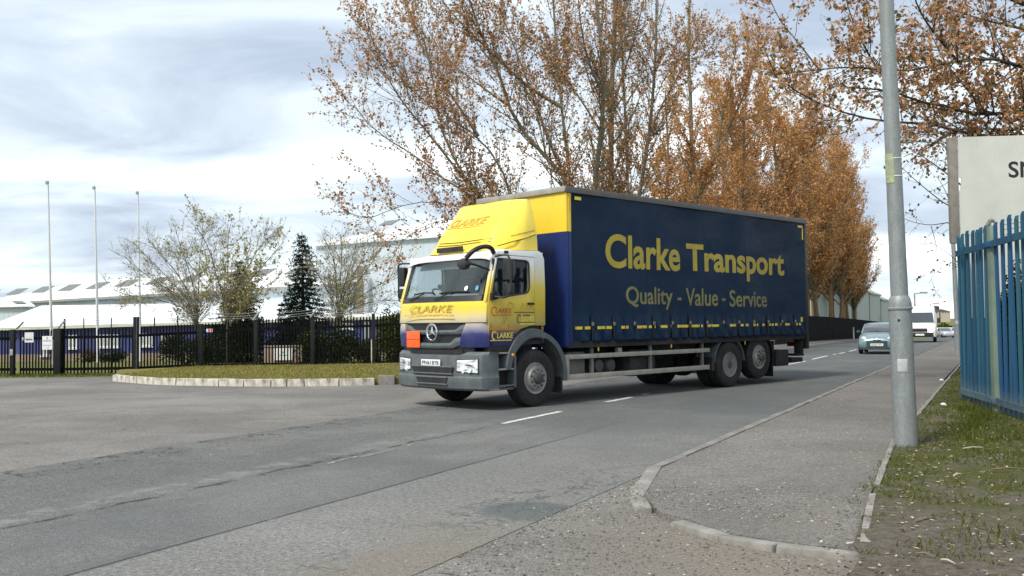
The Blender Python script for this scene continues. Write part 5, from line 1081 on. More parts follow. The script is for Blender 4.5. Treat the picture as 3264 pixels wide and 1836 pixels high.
for x_, y_ in ((-68, 944.5), (19, 939.7), (99.6, 934), (183, 928), (271.5, 922), (364, 914.5), (462, 907.5), (566, 900.5), (672, 893), (785, 884.5), (905, 875)):
    kx = 1 + max(0, x_) / 2200; m = MB(); quadbox(m, [onplane(x_ + a * kx, y_ - b * kx, e0, nrm) + nrm * .08 for a, b in ((0, 0), (38, 1), (72, 20.5), (35, 18))], -nrm * .07); m.build('rooflight', M_sky, WA, smooth=False)
# annexe at the far left
AN = empty('annexe', (0, 0, 0), 0, 'small white-roofed annexe at the far left edge, before the warehouse', 'building')
m = MB(); q = [at(-60, 977, 96), at(112, 974, 96), at(85, 955, 108), at(-60, 952, 108)]; quadbox(m, q, (0, 0, -.12)); m.build('roof', M_wroof2, AN, smooth=False)
m = MB(); a, b = at(-58, 1010, 96.4), at(92, 977.5, 96.4); m.box(a.x, b.x, 96.4, 107, -2, b.z); m.build('wall', M_gwall, AN)
ann = (q[1] - q[0]).cross(q[3] - q[0]).normalized(); ann = ann if ann.z > 0 else -ann
qq = [onplane(x_, y_, q[0], ann) + ann * .08 for x_, y_ in ((52, 967.5), (84, 968), (70, 961.5), (38, 961))]; m = MB(); quadbox(m, qq, -ann * .07); m.build('rooflight', M_sky, AN, smooth=False)
# tall grey warehouse behind the trees
WB = empty('warehouse', (0, 0, 0), 0, 'tall pale grey warehouse with a white roof, behind the trees and the lorry cab', 'building')
b0, b1 = at(1128, 768, 78), at(1900, 728, 66); zE = b0.z; b1.z = zE; rg0 = at(1196, 686, 96); k0 = b0.copy(); bk = Vector((b1.y - b0.y, -(b1.x - b0.x), 0)).normalized(); bk = bk if bk.y > 0 else -bk
rB0 = k0 + bk * 17; rB0.z = EYE + (at(1196, 686, rB0.y).z - EYE); rB1 = b1 + bk * 17; rB1.z = rB0.z
lft = (b0 - b1).normalized() * 5.2
m = MB(); quadbox(m, [b0 + lft, b1, rB1, rB0], (0, 0, -.15)); quadbox(m, [rB0, rB1, rB1 + bk * 17 - Vector((0, 0, rB0.z - zE)), rB0 + lft + bk * 17 - Vector((0, 0, rB0.z - zE))], (0, 0, -.15)); m.build('roof', M_wroof2, WB, smooth=False)
m = MB(); i_ = bk * .4; quadbox(m, [b0 + i_ - Vector((0, 0, .16)) + lft * .9, b1 + i_ - Vector((0, 0, .16)), b1 + i_ * 2 - Vector((0, 0, .16)), b0 + i_ * 2 - Vector((0, 0, .16)) + lft * .9], (0, 0, -10)); m.build('wall', M_gwall, WB)
m = MB(); a, b = at(1140, 957, 77), at(1157, 848, 77); m.box(a.x, b.x, 76.6, 76.9, -2, b.z); m.build('downpipe_cover', pm('brown_panel', (0.24, 0.20, 0.145, 1), 0.7), WB)
nB = (b1 - b0).cross(rB0 - b0).normalized(); nB = nB if nB.z > 0 else -nB
p = [onplane(x_, y_, b0, nB) + nB * .08 for x_, y_ in ((1208, 720), (1248, 718), (1274, 702), (1232, 706))]; m = MB(); quadbox(m, p, -nB * .07); m.build('rooflight', M_sky, WB, smooth=False)
# grey industrial buildings along the road
M_grn = sheetmat('grey_green_cladding', (0.25, 0.29, 0.27, 1), 0.6, 0.12, dirt=(0.16, 0.17, 0.15, 1)); M_rend = pm('stained_render', (0.36, 0.34, 0.32, 1), 0.85, var=0.15, vs=0.5, dirt=(0.17, 0.16, 0.14, 1), ds=0.6)
def block(name, label, X0, X1, Y0, Y1, h, mat, roofmat, gable=0.0, extra=None):
    B = empty(name, rlz(X1, Y0), RZ, label, 'building'); wdt = X1 - X0; ln = Y1 - Y0
    dz = -1.5
    m = MB(); m.box(-wdt, 0, 0, ln, dz, h); m.build('wall', mat, B, smooth=False)
    m = MB()
    if gable: m.loft([[(-wdt - .2, y, h), (0.2, y, h), (0.2, y, h + .2), (-wdt / 2, y, h + gable), (-wdt - .2, y, h + .2)] for y in (-.2, ln + .2)])
    else: m.box(-wdt - .1, 0.1, -.1, ln + .1, h, h + .22)
    m.build('roof', roofmat, B, smooth=False); return B
M_dpar = pm('dark_parapet', (0.04, 0.04, 0.042, 1), 0.7)
Bk = block('workshop', 'low grey rendered workshop with a dark parapet, behind the tree trunks and dark fence', -26, -11.0, 60, 76, 3.35, M_rend, M_dpar)
Bk = block('warehouse', 'tall grey-green clad warehouse beside the road, right of the tree trunks', -44, -9.6, 79, 106, 14.5, M_grn, M_grn)
m = MB(); m.box(-1.6, 0.10, -.12, 1.6, -1.5, 14.3); m.build('pilaster', pm('pale_pilaster', (0.50, 0.49, 0.46, 1), 0.8, dirt=(0.3, 0.28, 0.25, 1)), Bk, smooth=False)
for kk in range(3): block('gabled_shed', ['nearest', 'middle', 'farthest'][kk] + ' of the three grey gabled sheds beyond the tall warehouse', -24, -9.4, 109 + kk * 13, 121 + kk * 13, 6.6 - 0.5 * kk, M_grn, M_grn, 3.6)
# far end of the road
T1 = at(3000, 1013, 620); TW = empty('tower', (T1.x, 620, -6), 0, 'far pale square tower block with a dark roof and drum on top', 'building')
M_stone = pm('pale_far_brick', (0.42, 0.37, 0.29, 1), 0.9, var=0.08, vs=0.1); sx = 59 * 620 / FOC
zt_ = at(3000, 993, 620).z + 6; m = MB(); m.box(-sx / 2, sx / 2, 0, sx, 0, zt_); m.build('wall', M_stone, TW); m = MB(); m.hexa([(-sx / 2 - .3, -.3, zt_), (sx / 2 + .3, -.3, zt_), (sx / 2 + .3, sx, zt_), (-sx / 2 - .3, sx, zt_)], [(-sx * .2, sx * .3, zt_ + 1.6), (sx * .2, sx * .3, zt_ + 1.6), (sx * .2, sx * .7, zt_ + 1.6), (-sx * .2, sx * .7, zt_ + 1.6)]); m.build('roof', M_dpar, TW, smooth=False)
m = MB(); m.lathe([(2.2, 0), (2.2, 2.3), (1.7, 3.0), (0, 3.2)], (-.6, sx / 2, zt_ + .8), (0, 0, 1), 16); m.build('drum', M_dpar, TW)
m = MB(); m.box(-1.2, -.5, -.1, 0, 0, zt_ - .5); m.build('pipe', M_dpar, TW)
m = MB()
for i in range(6): m.box(-sx / 2 + .9 + i * sx / 6.2, -sx / 2 + 1.7 + i * sx / 6.2, -.08, 0.02, zt_ - 1.1, zt_ - .4)
m.build('windows', M_dpar, TW, kind='stuff')
Sd = empty('retail_shed', (at(3012, 1050, 150).x, 150, zg(0, 150)), 0, 'long low white-roofed shed at the far end of the road', 'building'); m = MB(); h0 = at(3012, 1046, 150).z - zg(0, 150); m.box(-2.6, 8, -1.5, 5, h0 - .55, h0); m.build('canopy', M_wroof2, Sd); m = MB(); m.box(-2.2, 8, 0, 4.8, -.1, h0 - .55); m.build('wall', M_dpar, Sd)
# ================================================================== VEHICLES ON THE ROAD
def carmat(name, c): return pm(name, c, 0.28, metal=0.25, var=0.06, coat=0.5, dirt=(0.18, 0.17, 0.15, 1), dirt_amt=0.25)
def vwheel(root, x, y, r, wd):
    W = empty('wheel', (x, y, r)); W.parent = root; s = 1 if x > 0 else -1
    m = MB(); m.lathe([(r * .62, -wd / 2), (r * .9, -wd / 2), (r, -wd * .3), (r, wd * .3), (r * .9, wd / 2), (r * .62, wd / 2)], (0, 0, 0), (s, 0, 0), 22); m.build('tyre', M_tyre, W)
    m = MB(); m.lathe([(r * .63, wd * .35), (r * .55, wd * .30), (r * .2, wd * .42), (0, wd * .42)], (0, 0, 0), (s, 0, 0), 18); m.build('rim', M_rim, W)
def small_car(root, body, W=1.63, Ln=3.62, H=1.37, bmp=None):
    """front faces -Y; lofted lower body and cabin with glazing; origin on the ground at the front"""
    hw = W / 2
    # sections front to rear: (y, half width, sill z, shoulder z, top z)
    secs = [(0.00, .56, .34, .52, .60), (0.05, .68, .24, .60, .68), (0.22, .77, .20, .68, .78), (0.60, .805, .20, .74, .87), (1.0, .815, .2, .80, .93), (1.8, .815, .2, .84, .95), (2.7, .81, .2, .86, .97), (3.3, .76, .22, .86, .96), (3.55, .66, .28, .80, .92), (3.62, .56, .36, .74, .86)]
    rings = []
    for y, h_, z0, zs_, zt in secs:
        h_ *= W / 1.63; rings.append([(x * h_, y, z) for x, z in [(-.85, z0), (-.98, z0 + .10), (-1.0, (z0 + zs_) / 2), (-.97, zs_), (-.84, zt - .02), (-.4, zt + .02), (0, zt + .03), (.4, zt + .02), (.84, zt - .02), (.97, zs_), (1.0, (z0 + zs_) / 2), (.98, z0 + .10), (.85, z0)]])
    m = MB(); m.loft(rings); b = m.build('body', body, root, angle=50)
    k = H / 1.37
    def ringz(z, yf, yr, hf, hm, hr, bow):
        pl = [(-hr, yr)] + [(-hm, yr * .35 + yf * .65 + .1)] + [(-hf, yf + bow)] + [(-hf * .6, yf + bow * .3), (0, yf), (hf * .6, yf + bow * .3)] + [(hf, yf + bow), (hm, yr * .35 + yf * .65 + .1), (hr, yr), (hr * .6, yr + .06), (-hr * .6, yr + .06)]
        return [(x * W / 1.63, y, z) for x, y in pl]
    G = [ringz(.90, .84, 3.44, .70, .755, .62, .14), ringz(1.10, 1.12, 3.26, .655, .715, .61, .12), ringz(1.285 * k, 1.40, 3.02, .60, .645, .57, .10)]
    m = MB(); m.loft(G); m.build('glazing', M_glassc, root, angle=50)
    m = MB(); m.loft([ringz(1.28 * k, 1.385, 3.06, .615, .66, .585, .10), ringz(1.325 * k, 1.47, 2.98, .585, .625, .55, .10), ringz(1.36 * k, 1.70, 2.80, .45, .50, .43, .08), ringz(1.37 * k, 1.95, 2.6, .2, .25, .2, .05)]); m.build('roof', body, root, angle=60)
    m = MB()
    for i in (0, 1, 2, 6, 7, 8): m.tube([G[0][i], G[1][i], G[2][i]], .034, 6)
    m.build('pillars', body, root)
    for s in (-1, 1):
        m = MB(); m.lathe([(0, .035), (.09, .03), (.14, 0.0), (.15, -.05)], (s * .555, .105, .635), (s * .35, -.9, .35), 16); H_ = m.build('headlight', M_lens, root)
        m = MB(); m.box(s * .78, s * .93, 1.10, 1.20, .92, 1.03); m.build('mirror', bmp or body, root, .03)
    for x in (-1, 1):
        for y in (.62, 3.05): vwheel(root, x * (hw - .10), y, .28, .17)
    return b
M_glassc = NT('car_glass'); M_glassc.base((0.035, 0.045, 0.045, 1)); M_glassc.rough(0.04); M_glassc.b.inputs['Specular IOR Level'].default_value = 1.0; M_glassc.b.inputs['Coat Weight'].default_value = 1.0; M_glassc = M_glassc.m
M_ka = carmat('pale_green_blue_car_paint', (0.20, 0.285, 0.315, 1)); M_kab = pm('dark_green_bumper', (0.03, 0.055, 0.055, 1), 0.5, var=0.1)
p = gp(2560 + .2208 * 1030, 1129); KA = empty('small_car', (p.x, p.y - 0.3, 0.006), R(-26), 'small pale green-blue hatchback driving towards the camera, left of the lamp post', 'car')
small_car(KA, M_ka, bmp=M_kab)
m = MB(); m.sheet(lambda a, b: ((-.74 + 1.48 * a), -.045 + .30 * abs(2 * a - 1) ** 3.5, .20 + .36 * b + .03 * (1 - abs(2 * a - 1)) * b), 18, 4, (0, .12, 0)); m.build('bumper', M_kab, KA)
m = MB(); m.sheet(lambda a, b: ((-.40 + .8 * a), -.02 + .10 * abs(2 * a - 1) ** 2, .585 + .045 * b - .04 * abs(2 * a - 1) ** 2), 10, 1, (0, .05, 0)); m.build('grille', M_black, KA)
Np = MB().box(-.26, .26, -.075, -.05, .36, .47).build('number_plate', M_plate, KA); text('SD05', M_ink, (-.225, -.0755, .38), (1, 0, 0), (0, 0, 1), .23, .07, 'plate_lettering', Np, .008, depth=.002); text('WTC', M_ink, (.04, -.0755, .38), (1, 0, 0), (0, 0, 1), .185, .07, 'plate_lettering', Np, .008, depth=.002)
m = MB(); m.lathe([(0, .006), (.05, .004), (.05, 0), (0, 0)], (0, -.012, .66), (0, -1, .3), 16); m.build('badge', M_chrome, KA)
m = MB(); m.tube([(0, 1.75, 1.38), (0, 2.0, 1.62)], .006, 5); m.build('aerial', M_black, KA)
for a, b in ((-.42, .02), (.05, .5)): m = MB(); m.tube([(a, .90, .97), (b, .96, 1.01)], .010, 5); m.build('wiper', M_black, KA)
# white van
M_van = pm('white_van_paint', (0.72, 0.73, 0.73, 1), 0.3, var=0.03, coat=0.4, dirt=(0.3, 0.29, 0.26, 1), dirt_amt=0.25)
p = gp(2560 + .2208 * 1655, 1091); VN = empty('van', (p.x + .15, p.y, zg(p.x, p.y) + .006), R(-25), 'white high-roofed van with a glowing headlamp, behind the lamp post', 'van')
hw = .98; rings = []
for y, h_, z0, zb, zt in [(0.0, .80, .40, .95, 1.02), (.10, .93, .34, 1.05, 1.10), (.85, .97, .34, 1.10, 1.22), (1.0, .97, .34, 1.15, 1.30)]: rings.append([(-h_, y, z0), (-h_, y, zb), (-h_ * .86, y, zt), (h_ * .86, y, zt), (h_, y, zb), (h_, y, z0)])
m = MB(); m.loft(rings); m.build('bonnet', M_van, VN, .04, angle=40)
rings = [[(-h_, y, .34), (-h_, y, zm), (-h_ * tw, y, zt - .06), (-h_ * tw + .12, y, zt), (h_ * tw - .12, y, zt), (h_ * tw, y, zt - .06), (h_, y, zm), (h_, y, .34)] for y, h_, zm, zt, tw in [(.86, .95, 1.15, 1.25, .9), (1.35, .97, 1.2, 1.95, .86), (1.6, .98, 1.25, 2.28, .86), (2.0, .98, 1.25, 2.38, .88), (5.0, .98, 1.25, 2.40, .88), (5.15, .95, 1.25, 2.34, .87)]]
m = MB(); m.loft(rings); m.build('body', M_van, VN, angle=40)
A, B = Vector((0, .875, 1.265)), Vector((0, 1.335, 1.925)); nn = Vector((0, -(B.z - A.z), B.y - A.y)).normalized() * .022
m = MB(); q = [Vector((-.84, A.y, A.z)) + nn, Vector((.84, A.y, A.z)) + nn, Vector((.76, B.y, B.z)) + nn, Vector((-.76, B.y, B.z)) + nn]; m.hexa([p - nn * 1.7 for p in q], q); m.build('windscreen', M_glassc, VN)
m = MB(); m.box(-.80, .80, -.06, .1, .36, .66); m.build('bumper', M_black, VN, .05); m = MB(); m.box(-.46, .46, -.03, .02, .70, .90); m.build('grille', M_black, VN, .02)
for s in (-1, 1):
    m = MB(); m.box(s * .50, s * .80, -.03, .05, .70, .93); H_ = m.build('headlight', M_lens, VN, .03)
    if s == 1: m = MB(); m.lathe([(0, .035), (.12, .03), (.14, 0)], (.66, -.04, .81), (0, -1, 0), 18); m.build('lit_lamp', M_lampon, H_)
    m = MB(); m.box(s * 1.02, s * 1.22, 1.0, 1.12, 1.25, 1.58); m.build('mirror', M_black, VN, .03)
    for y in (.95, 4.1): vwheel(VN, s * .86, y, .33, .2)
Np = MB().box(-.26, .26, -.072, -.058, .45, .56).build('number_plate', M_plate, VN)
# far car at the end of the road, and its neighbours
M_far = carmat('silver_car_paint', (0.45, 0.48, 0.5, 1)); FCx = at(3027, 1076, 128); FC = empty('far_car', (FCx.x, 128, zg(FCx.x, 128)), R(0), 'tiny silver car with its headlamps on at the far end of the road', 'car'); small_car(FC, M_far, 1.7, 3.8, 1.42)
FD = dup(FC, (at(2993, 1070, 140).x, 140, zg(0, 140)), R(-60), 'tiny pale car beyond the white van, left of the silver one')
for ch in FD.children:
    if ch.type == 'MESH' and ch.name.split('.')[0] in ('body', 'roof'): ch.data = ch.data.copy(); ch.data.materials[0] = M_van
# ================================================================== TREES AND PLANTS
def bark(name, c1, c2, moss=None):
    t = NT(name); col = t.ramp(t.noise(7, 6, 0.7, vec=t.scaled(1, 1, 0.25)), [(0.3, c1), (0.7, c2)])
    if moss: col = t.mix(t.math('MULTIPLY', t.step(t.noise(1.1, 5, 0.6), 0.42, 0.66), 0.75), col, moss)
    t.base(col); t.rough(0.9); t.bump(t.noise(40, 4, 0.7, vec=t.scaled(1, 1, 0.3)), 0.5, 0.02); return t.m
def leafmat(name, stops, trans=0.35):
    t = NT(name); g = t.n('ShaderNodeNewGeometry'); col = t.ramp(g.outputs['Random Per Island'], stops); t.t.nodes.remove(t.b)
    d = t.n('ShaderNodeBsdfDiffuse'); t.l(col, d.inputs[0]); r = t.n('ShaderNodeBsdfTranslucent'); t.l(col, r.inputs[0])
    m = t.n('ShaderNodeMixShader'); m.inputs[0].default_value = trans; t.l(d.outputs[0], m.inputs[1]); t.l(r.outputs[0], m.inputs[2]); t.l(m.outputs[0], t.out.inputs[0]); return t.m
M_bark = bark('poplar_bark', (0.085, 0.072, 0.052, 1), (0.23, 0.20, 0.15, 1), (0.11, 0.12, 0.055, 1))
M_barko = bark('orange_algae_bark', (0.12, 0.075, 0.035, 1), (0.22, 0.155, 0.085, 1), (0.20, 0.11, 0.045, 1))
M_barkd = bark('dark_bark', (0.030, 0.027, 0.022, 1), (0.085, 0.075, 0.058, 1))
M_twig = bark('grey_twig', (0.20, 0.175, 0.135, 1), (0.36, 0.32, 0.245, 1))
M_bronze = leafmat('bronze_leaves', [(0.0, (0.32, 0.15, 0.075, 1)), (0.32, (0.72, 0.39, 0.205, 1)), (0.60, (0.60, 0.36, 0.18, 1)), (0.76, (0.22, 0.18, 0.085, 1)), (1.0, (0.09, 0.09, 0.04, 1))], 0.5)  # dark olive stops stand in for unlit leaves against the sky
M_bronze2 = leafmat('orange_leaves', [(0.0, (0.30, 0.135, 0.045, 1)), (0.4, (0.70, 0.355, 0.145, 1)), (0.8, (0.58, 0.34, 0.14, 1)), (1.0, (0.22, 0.17, 0.06, 1))], 0.45)
M_olive = leafmat('young_olive_leaves', [(0.0, (0.075, 0.05, 0.02, 1)), (0.4, (0.12, 0.09, 0.03, 1)), (0.75, (0.10, 0.105, 0.03, 1)), (1.0, (0.075, 0.09, 0.025, 1))])
M_bud = leafmat('yellow_green_buds', [(0.0, (0.30, 0.26, 0.10, 1)), (0.5, (0.38, 0.37, 0.10, 1)), (1.0, (0.48, 0.42, 0.24, 1))])
M_needle = leafmat('conifer_needles', [(0.0, (0.012, 0.024, 0.018, 1)), (0.6, (0.024, 0.044, 0.032, 1)), (1.0, (0.032, 0.056, 0.038, 1))], 0.1)
M_ever = leafmat('evergreen_leaves', [(0.0, (0.008, 0.015, 0.006, 1)), (0.6, (0.022, 0.035, 0.012, 1)), (0.9, (0.045, 0.065, 0.02, 1)), (1.0, (0.09, 0.12, 0.04, 1))], 0.15)
M_gapdark = leafmat('gap_darkening_leaves', [(0.0, (0.005, 0.008, 0.007, 1)), (0.7, (0.012, 0.019, 0.013, 1)), (1.0, (0.022, 0.032, 0.018, 1))], 0.05)
M_laurel = leafmat('yellow_green_leaves', [(0.0, (0.035, 0.05, 0.012, 1)), (0.6, (0.08, 0.10, 0.022, 1)), (1.0, (0.16, 0.17, 0.04, 1))], 0.2)

def tubes(lines, n):
    """lines: list of (K,3) points with (K,) radii -> verts, quads"""
    by = {}
    for p, r in lines: by.setdefault(len(p), []).append((p, r))
    VV, FF, off = [], [], 0
    for K, ls in by.items():
        P = np.array([p for p, r in ls], dtype=np.float64); Rr = np.array([r for p, r in ls]); N = len(ls)
        T = np.gradient(P, axis=1); T /= np.linalg.norm(T, axis=2, keepdims=True) + 1e-9
        ref = np.where(np.abs(T[..., 2:3]) < 0.85, np.array([0, 0, 1.0]), np.array([1.0, 0, 0])); ref = np.broadcast_to(ref[:, :1], T.shape)
        A = np.cross(T, ref); A /= np.linalg.norm(A, axis=2, keepdims=True) + 1e-9; B = np.cross(T, A)
        an = 2 * np.pi * np.arange(n) / n; V = P[:, :, None] + Rr[:, :, None, None] * (A[:, :, None] * np.cos(an)[:, None] + B[:, :, None] * np.sin(an)[:, None])
        idx = (np.arange(N)[:, None, None] * K + np.arange(K)[None, :, None]) * n + np.arange(n); nx = np.roll(idx, -1, axis=2)
        F = np.stack([idx[:, :-1], nx[:, :-1], nx[:, 1:], idx[:, 1:]], -1).reshape(-1, 4) + off; VV.append(V.reshape(-1, 3)); FF.append(F); off += N * K * n
    return np.concatenate(VV), np.concatenate(FF)
def resample(pts, K):
    pts = np.asarray(pts, float); s = np.concatenate([[0], np.cumsum(np.linalg.norm(np.diff(pts, axis=0), axis=1))]); t = np.linspace(0, s[-1], K)
    return np.stack([np.interp(t, s, pts[:, i]) for i in range(3)], 1)
def smooth(pts, it=2):
    p = np.asarray(pts, float)
    for _ in range(it):
        q = [p[0]]
        for a, b in zip(p[:-1], p[1:]): q += [a * .75 + b * .25, a * .25 + b * .75]
        q.append(p[-1]); p = np.array(q)
    return p
def shoots(rng, lines, spacing, length, angle, up, t0=0.15, K=6, r_ratio=0.5, rmin=0.004, taper_len=0.6, droop=0.0, jit=0.15, t1=1.0):
    """side shoots along every line"""
    out = []
    for p, r in lines:
        seg = np.linalg.norm(np.diff(p, axis=0), axis=1); L = seg.sum(); n = max(1, int(rng.poisson(L * (t1 - t0) / spacing)))
        s = np.concatenate([[0], np.cumsum(seg)]) / L; ts = t0 + (t1 - t0) * rng.random(n)
        for t in ts:
            c = np.array([np.interp(t, s, p[:, i]) for i in range(3)]); rr = np.interp(t, s, r); k = min(len(p) - 2, max(0, int(np.searchsorted(s, t)) - 1)); tg = p[k + 1] - p[k]; tg /= np.linalg.norm(tg) + 1e-9
            v = rng.normal(size=3); v -= tg * v.dot(tg); v /= np.linalg.norm(v) + 1e-9; a = angle * rng.uniform(0.7, 1.3)
            d = tg * math.cos(a) + v * math.sin(a); l = length * rng.uniform(0.45, 1.15) * (1 - taper_len * t); pts = [c]; st = l / (K - 1)
            for j in range(K - 1):
                d = d + np.array([0, 0, up - droop * j]) / K + rng.normal(size=3) * jit / math.sqrt(K); d /= np.linalg.norm(d); pts.append(pts[-1] + d * st)
            r0 = max(rmin, min(rr * r_ratio, rmin + l * 0.016)); out.append((np.array(pts), np.linspace(r0, max(rmin * .6, r0 * .25), K)))
    return out
def leaves(rng, lines, spacing, size, spread, t0=0.1, aspect=0.8, clump=1):
    C = []
    for p, r in lines:
        L = np.linalg.norm(np.diff(p, axis=0), axis=1).sum(); n = rng.poisson(L * (1 - t0) / spacing)
        if n <= 0: continue
        t = (t0 + (1 - t0) * rng.random(n)) * (len(p) - 1); i = np.minimum(t.astype(int), len(p) - 2); f = (t - i)[:, None]; C.append(p[i] * (1 - f) + p[i + 1] * f)
    C = thin(rng, np.concatenate(C), 1.0, 0.72)
    if clump > 1: C = np.repeat(C, clump, 0)
    return leaf_quads(rng, C + rng.normal(size=C.shape) * spread, size, aspect)
def thin(rng, C, scale=1.1, keep=0.55):
    ph = rng.random((6, 3)) * 6.28; K = rng.normal(size=(6, 3)) * scale * 1.6; f = sum(np.sin(C @ K[i] + ph[i, 0]) for i in range(6)) / 2.45
    return C[rng.random(len(C)) < np.clip(keep + 0.45 * f, 0.08, 1.0)]
def leaf_quads(rng, C, size, aspect=0.8):
    n = len(C); a = rng.normal(size=(n, 3)); a /= np.linalg.norm(a, axis=1, keepdims=True); b = rng.normal(size=(n, 3)); b -= a * (a * b).sum(1, keepdims=True); b /= np.linalg.norm(b, axis=1, keepdims=True)
    s = (size * rng.uniform(0.5, 1.5, n))[:, None]; w_ = s * aspect * 0.5
    V = np.stack([C - a * s * .5, C + b * w_ - a * s * .08, C + a * s * .5, C - b * w_ - a * s * .08], 1); return V.reshape(-1, 3), np.arange(n * 4).reshape(-1, 4)
def tree_obj(name, label, group, base, trunk_lines, branch_lines, twig_lines, lv, mb, mt, ml, cat='tree'):
    base = np.array(base); root = empty(name, tuple(base), 0, label, cat, group)
    def add(nm, V, F, m, sm=True, kind=None): o = link(nm, raw_mesh(nm, V - base, F, m, sm), None, root); return props(o, kind=kind)
    add('trunk', *tubes(trunk_lines, 9), mb)
    if branch_lines: add('branches', *tubes(branch_lines, 4), mt, kind='stuff')
    if twig_lines: add('twigs', *tubes(twig_lines, 3), mt, kind='stuff')
    if lv is not None: add('crown', *lv, ml, False, 'stuff')
    return root

# ---- the poplar row along the far footway: the limbs seen over the lorry are followed one by one
def limb(px, Y, r0, r1, rng, lean=0.0, K=14, base=None):
    """picture points at the tree's distance; lean moves the tip nearer or farther"""
    n = len(px); pts = [np.array(at(x, y, Y + lean * i / max(1, n - 1))) for i, (x, y) in enumerate(px)]
    if base is not None: pts = [np.array(base)] + pts
    p = resample(smooth(pts), K); return p, 0.88 * (r0 + (r1 - r0) * np.linspace(0, 1, K) ** 0.5)
def rowY(px):
    q = (px - 1632) / FOC; t = (17.39 * q + 5.52) / (0.4708 - 0.8822 * q); return 17.39 + .8822 * t
TREES = [
 ('leftmost spreading poplar whose low limbs reach left above the cab', 1650, 25.6, .13, 'b', [
   ([(1590, 700), (1560, 660), (1537, 627), (1489, 583), (1444, 499), (1409, 419), (1400, 375), (1380, 250), (1350, 120)], .12, .02, -1.0), ([(1560, 690), (1515, 627), (1427, 583), (1365, 525), (1277, 468), (1188, 415), (1130, 340)], .10, .012, -.6),
   ([(1640, 700), (1630, 609), (1586, 512), (1524, 433), (1409, 366), (1300, 280), (1215, 165)], .09, .012, .8), ([(1524, 433), (1430, 290), (1340, 150), (1290, 10), (1270, -90)], .06, .012, 1.4), ([(1489, 583), (1370, 430), (1260, 300), (1190, 150), (1160, 10)], .055, .01, -1.5), ([(1540, 690), (1440, 650), (1330, 640), (1240, 670), (1170, 700)], .05, .01, -.8), ([(1500, 690), (1400, 700), (1310, 740), (1260, 800)], .035, .008, -1.2)]),
 ('poplar forking into three leaning stems directly behind the lorry cab', 1818, 30.5, .2, 'b', [
   ([(1818, 640), (1822, 590), (1806, 574), (1736, 495), (1665, 420), (1617, 336), (1590, 221), (1541, 132), (1500, 20), (1480, -90)], .15, .03, -1.2), ([(1819, 640), (1822, 600), (1802, 442), (1789, 340), (1782, 250), (1770, 120), (1760, -60)], .15, .03, .4),
   ([(1789, 340), (1687, 283), (1617, 216), (1533, 137), (1436, 40), (1390, -30)], .09, .02, -1.0), ([(1806, 574), (1771, 503), (1727, 389), (1690, 290), (1665, 212), (1630, 128), (1590, 20)], .08, .02, 1.2), ([(1617, 336), (1500, 250), (1420, 190), (1360, 90)], .05, .012, -1.0)]),
 ('tall grey-barked poplar with a fork high up, second from the front', 1893, 32.5, .19, 'b', [
   ([(1893, 640), (1895, 592), (1913, 455), (1926, 309), (1921, 199), (1908, 57), (1899, -10), (1890, -140)], .17, .06, 0), ([(1926, 309), (1875, 200), (1850, 80), (1840, -40)], .08, .02, -1.0), ([(1915, 420), (1860, 330), (1790, 230), (1730, 130)], .06, .012, -1.3), ([(1926, 309), (1965, 200), (1990, 90), (2000, -40)], .07, .02, .9)]),
 ('straight poplar with rusty orange bark, third from the front', 1946, 34.5, .21, 'o', [
   ([(1945, 640), (1948, 596), (1948, 442), (1950, 309), (1953, 199), (1959, 88), (1965, 0), (1970, -140)], .20, .08, 0), ([(1955, 330), (1990, 230), (2030, 100), (2060, -40)], .08, .02, .8), ([(1950, 420), (1900, 330), (1860, 200)], .05, .012, 1.2)]),
 ('slim straight poplar between the rusty one and a leaning one', 2003, 36.5, .14, 'b', [([(2003, 650), (2001, 613), (1998, 480), (1992, 338), (1984, 220), (1980, 60), (1978, -100)], .13, .04, 0), ([(1992, 338), (2040, 260), (2110, 200), (2190, 165)], .05, .01, .5)]),
 ('poplar leaning to the right with a long side limb', 2035, 38.5, .17, 'b', [([(2033, 650), (2040, 613), (2069, 435), (2081, 309), (2091, 159), (2093, 0), (2095, -130)], .16, .05, 0), ([(2069, 435), (2110, 330), (2170, 230), (2230, 100)], .06, .012, -.8), ([(2000, 250), (2090, 210), (2180, 190), (2260, 180)], .04, .01, -.6)]),
 ('forked poplar with a second stem rising to the right, behind the middle of the lorry', 2216, 44, .25, 'b', [
   ([(2218, 690), (2214, 638), (2204, 483), (2202, 314), (2192, 170), (2199, 0), (2200, -120)], .19, .06, 0), ([(2222, 665), (2238, 604), (2286, 483), (2325, 401), (2364, 328), (2395, 230), (2430, 110)], .15, .03, .5), ([(2286, 483), (2300, 380), (2330, 250), (2350, 110)], .08, .02, -1.0), ([(2325, 401), (2400, 370), (2470, 340), (2530, 320)], .05, .012, -.5)]),
 ('single-stemmed poplar right of the forked one', 2366, 51, .2, 'o', [([(2366, 710), (2366, 657), (2368, 483), (2376, 338), (2380, 220), (2385, 100)], .18, .04, 0), ([(2368, 520), (2320, 420), (2290, 300)], .07, .02, -.8), ([(2368, 483), (2420, 400), (2450, 300)], .07, .02, .9)]),
 ('dense orange poplar above the tail of the lorry', 2499, 60, .22, 'o', [([(2499, 720), (2499, 671), (2513, 570), (2540, 480), (2576, 390), (2590, 280)], .2, .04, 0), ([(2505, 620), (2470, 500), (2450, 380)], .1, .02, -1.0), ([(2520, 560), (2560, 500), (2620, 420)], .1, .02, .8)])]
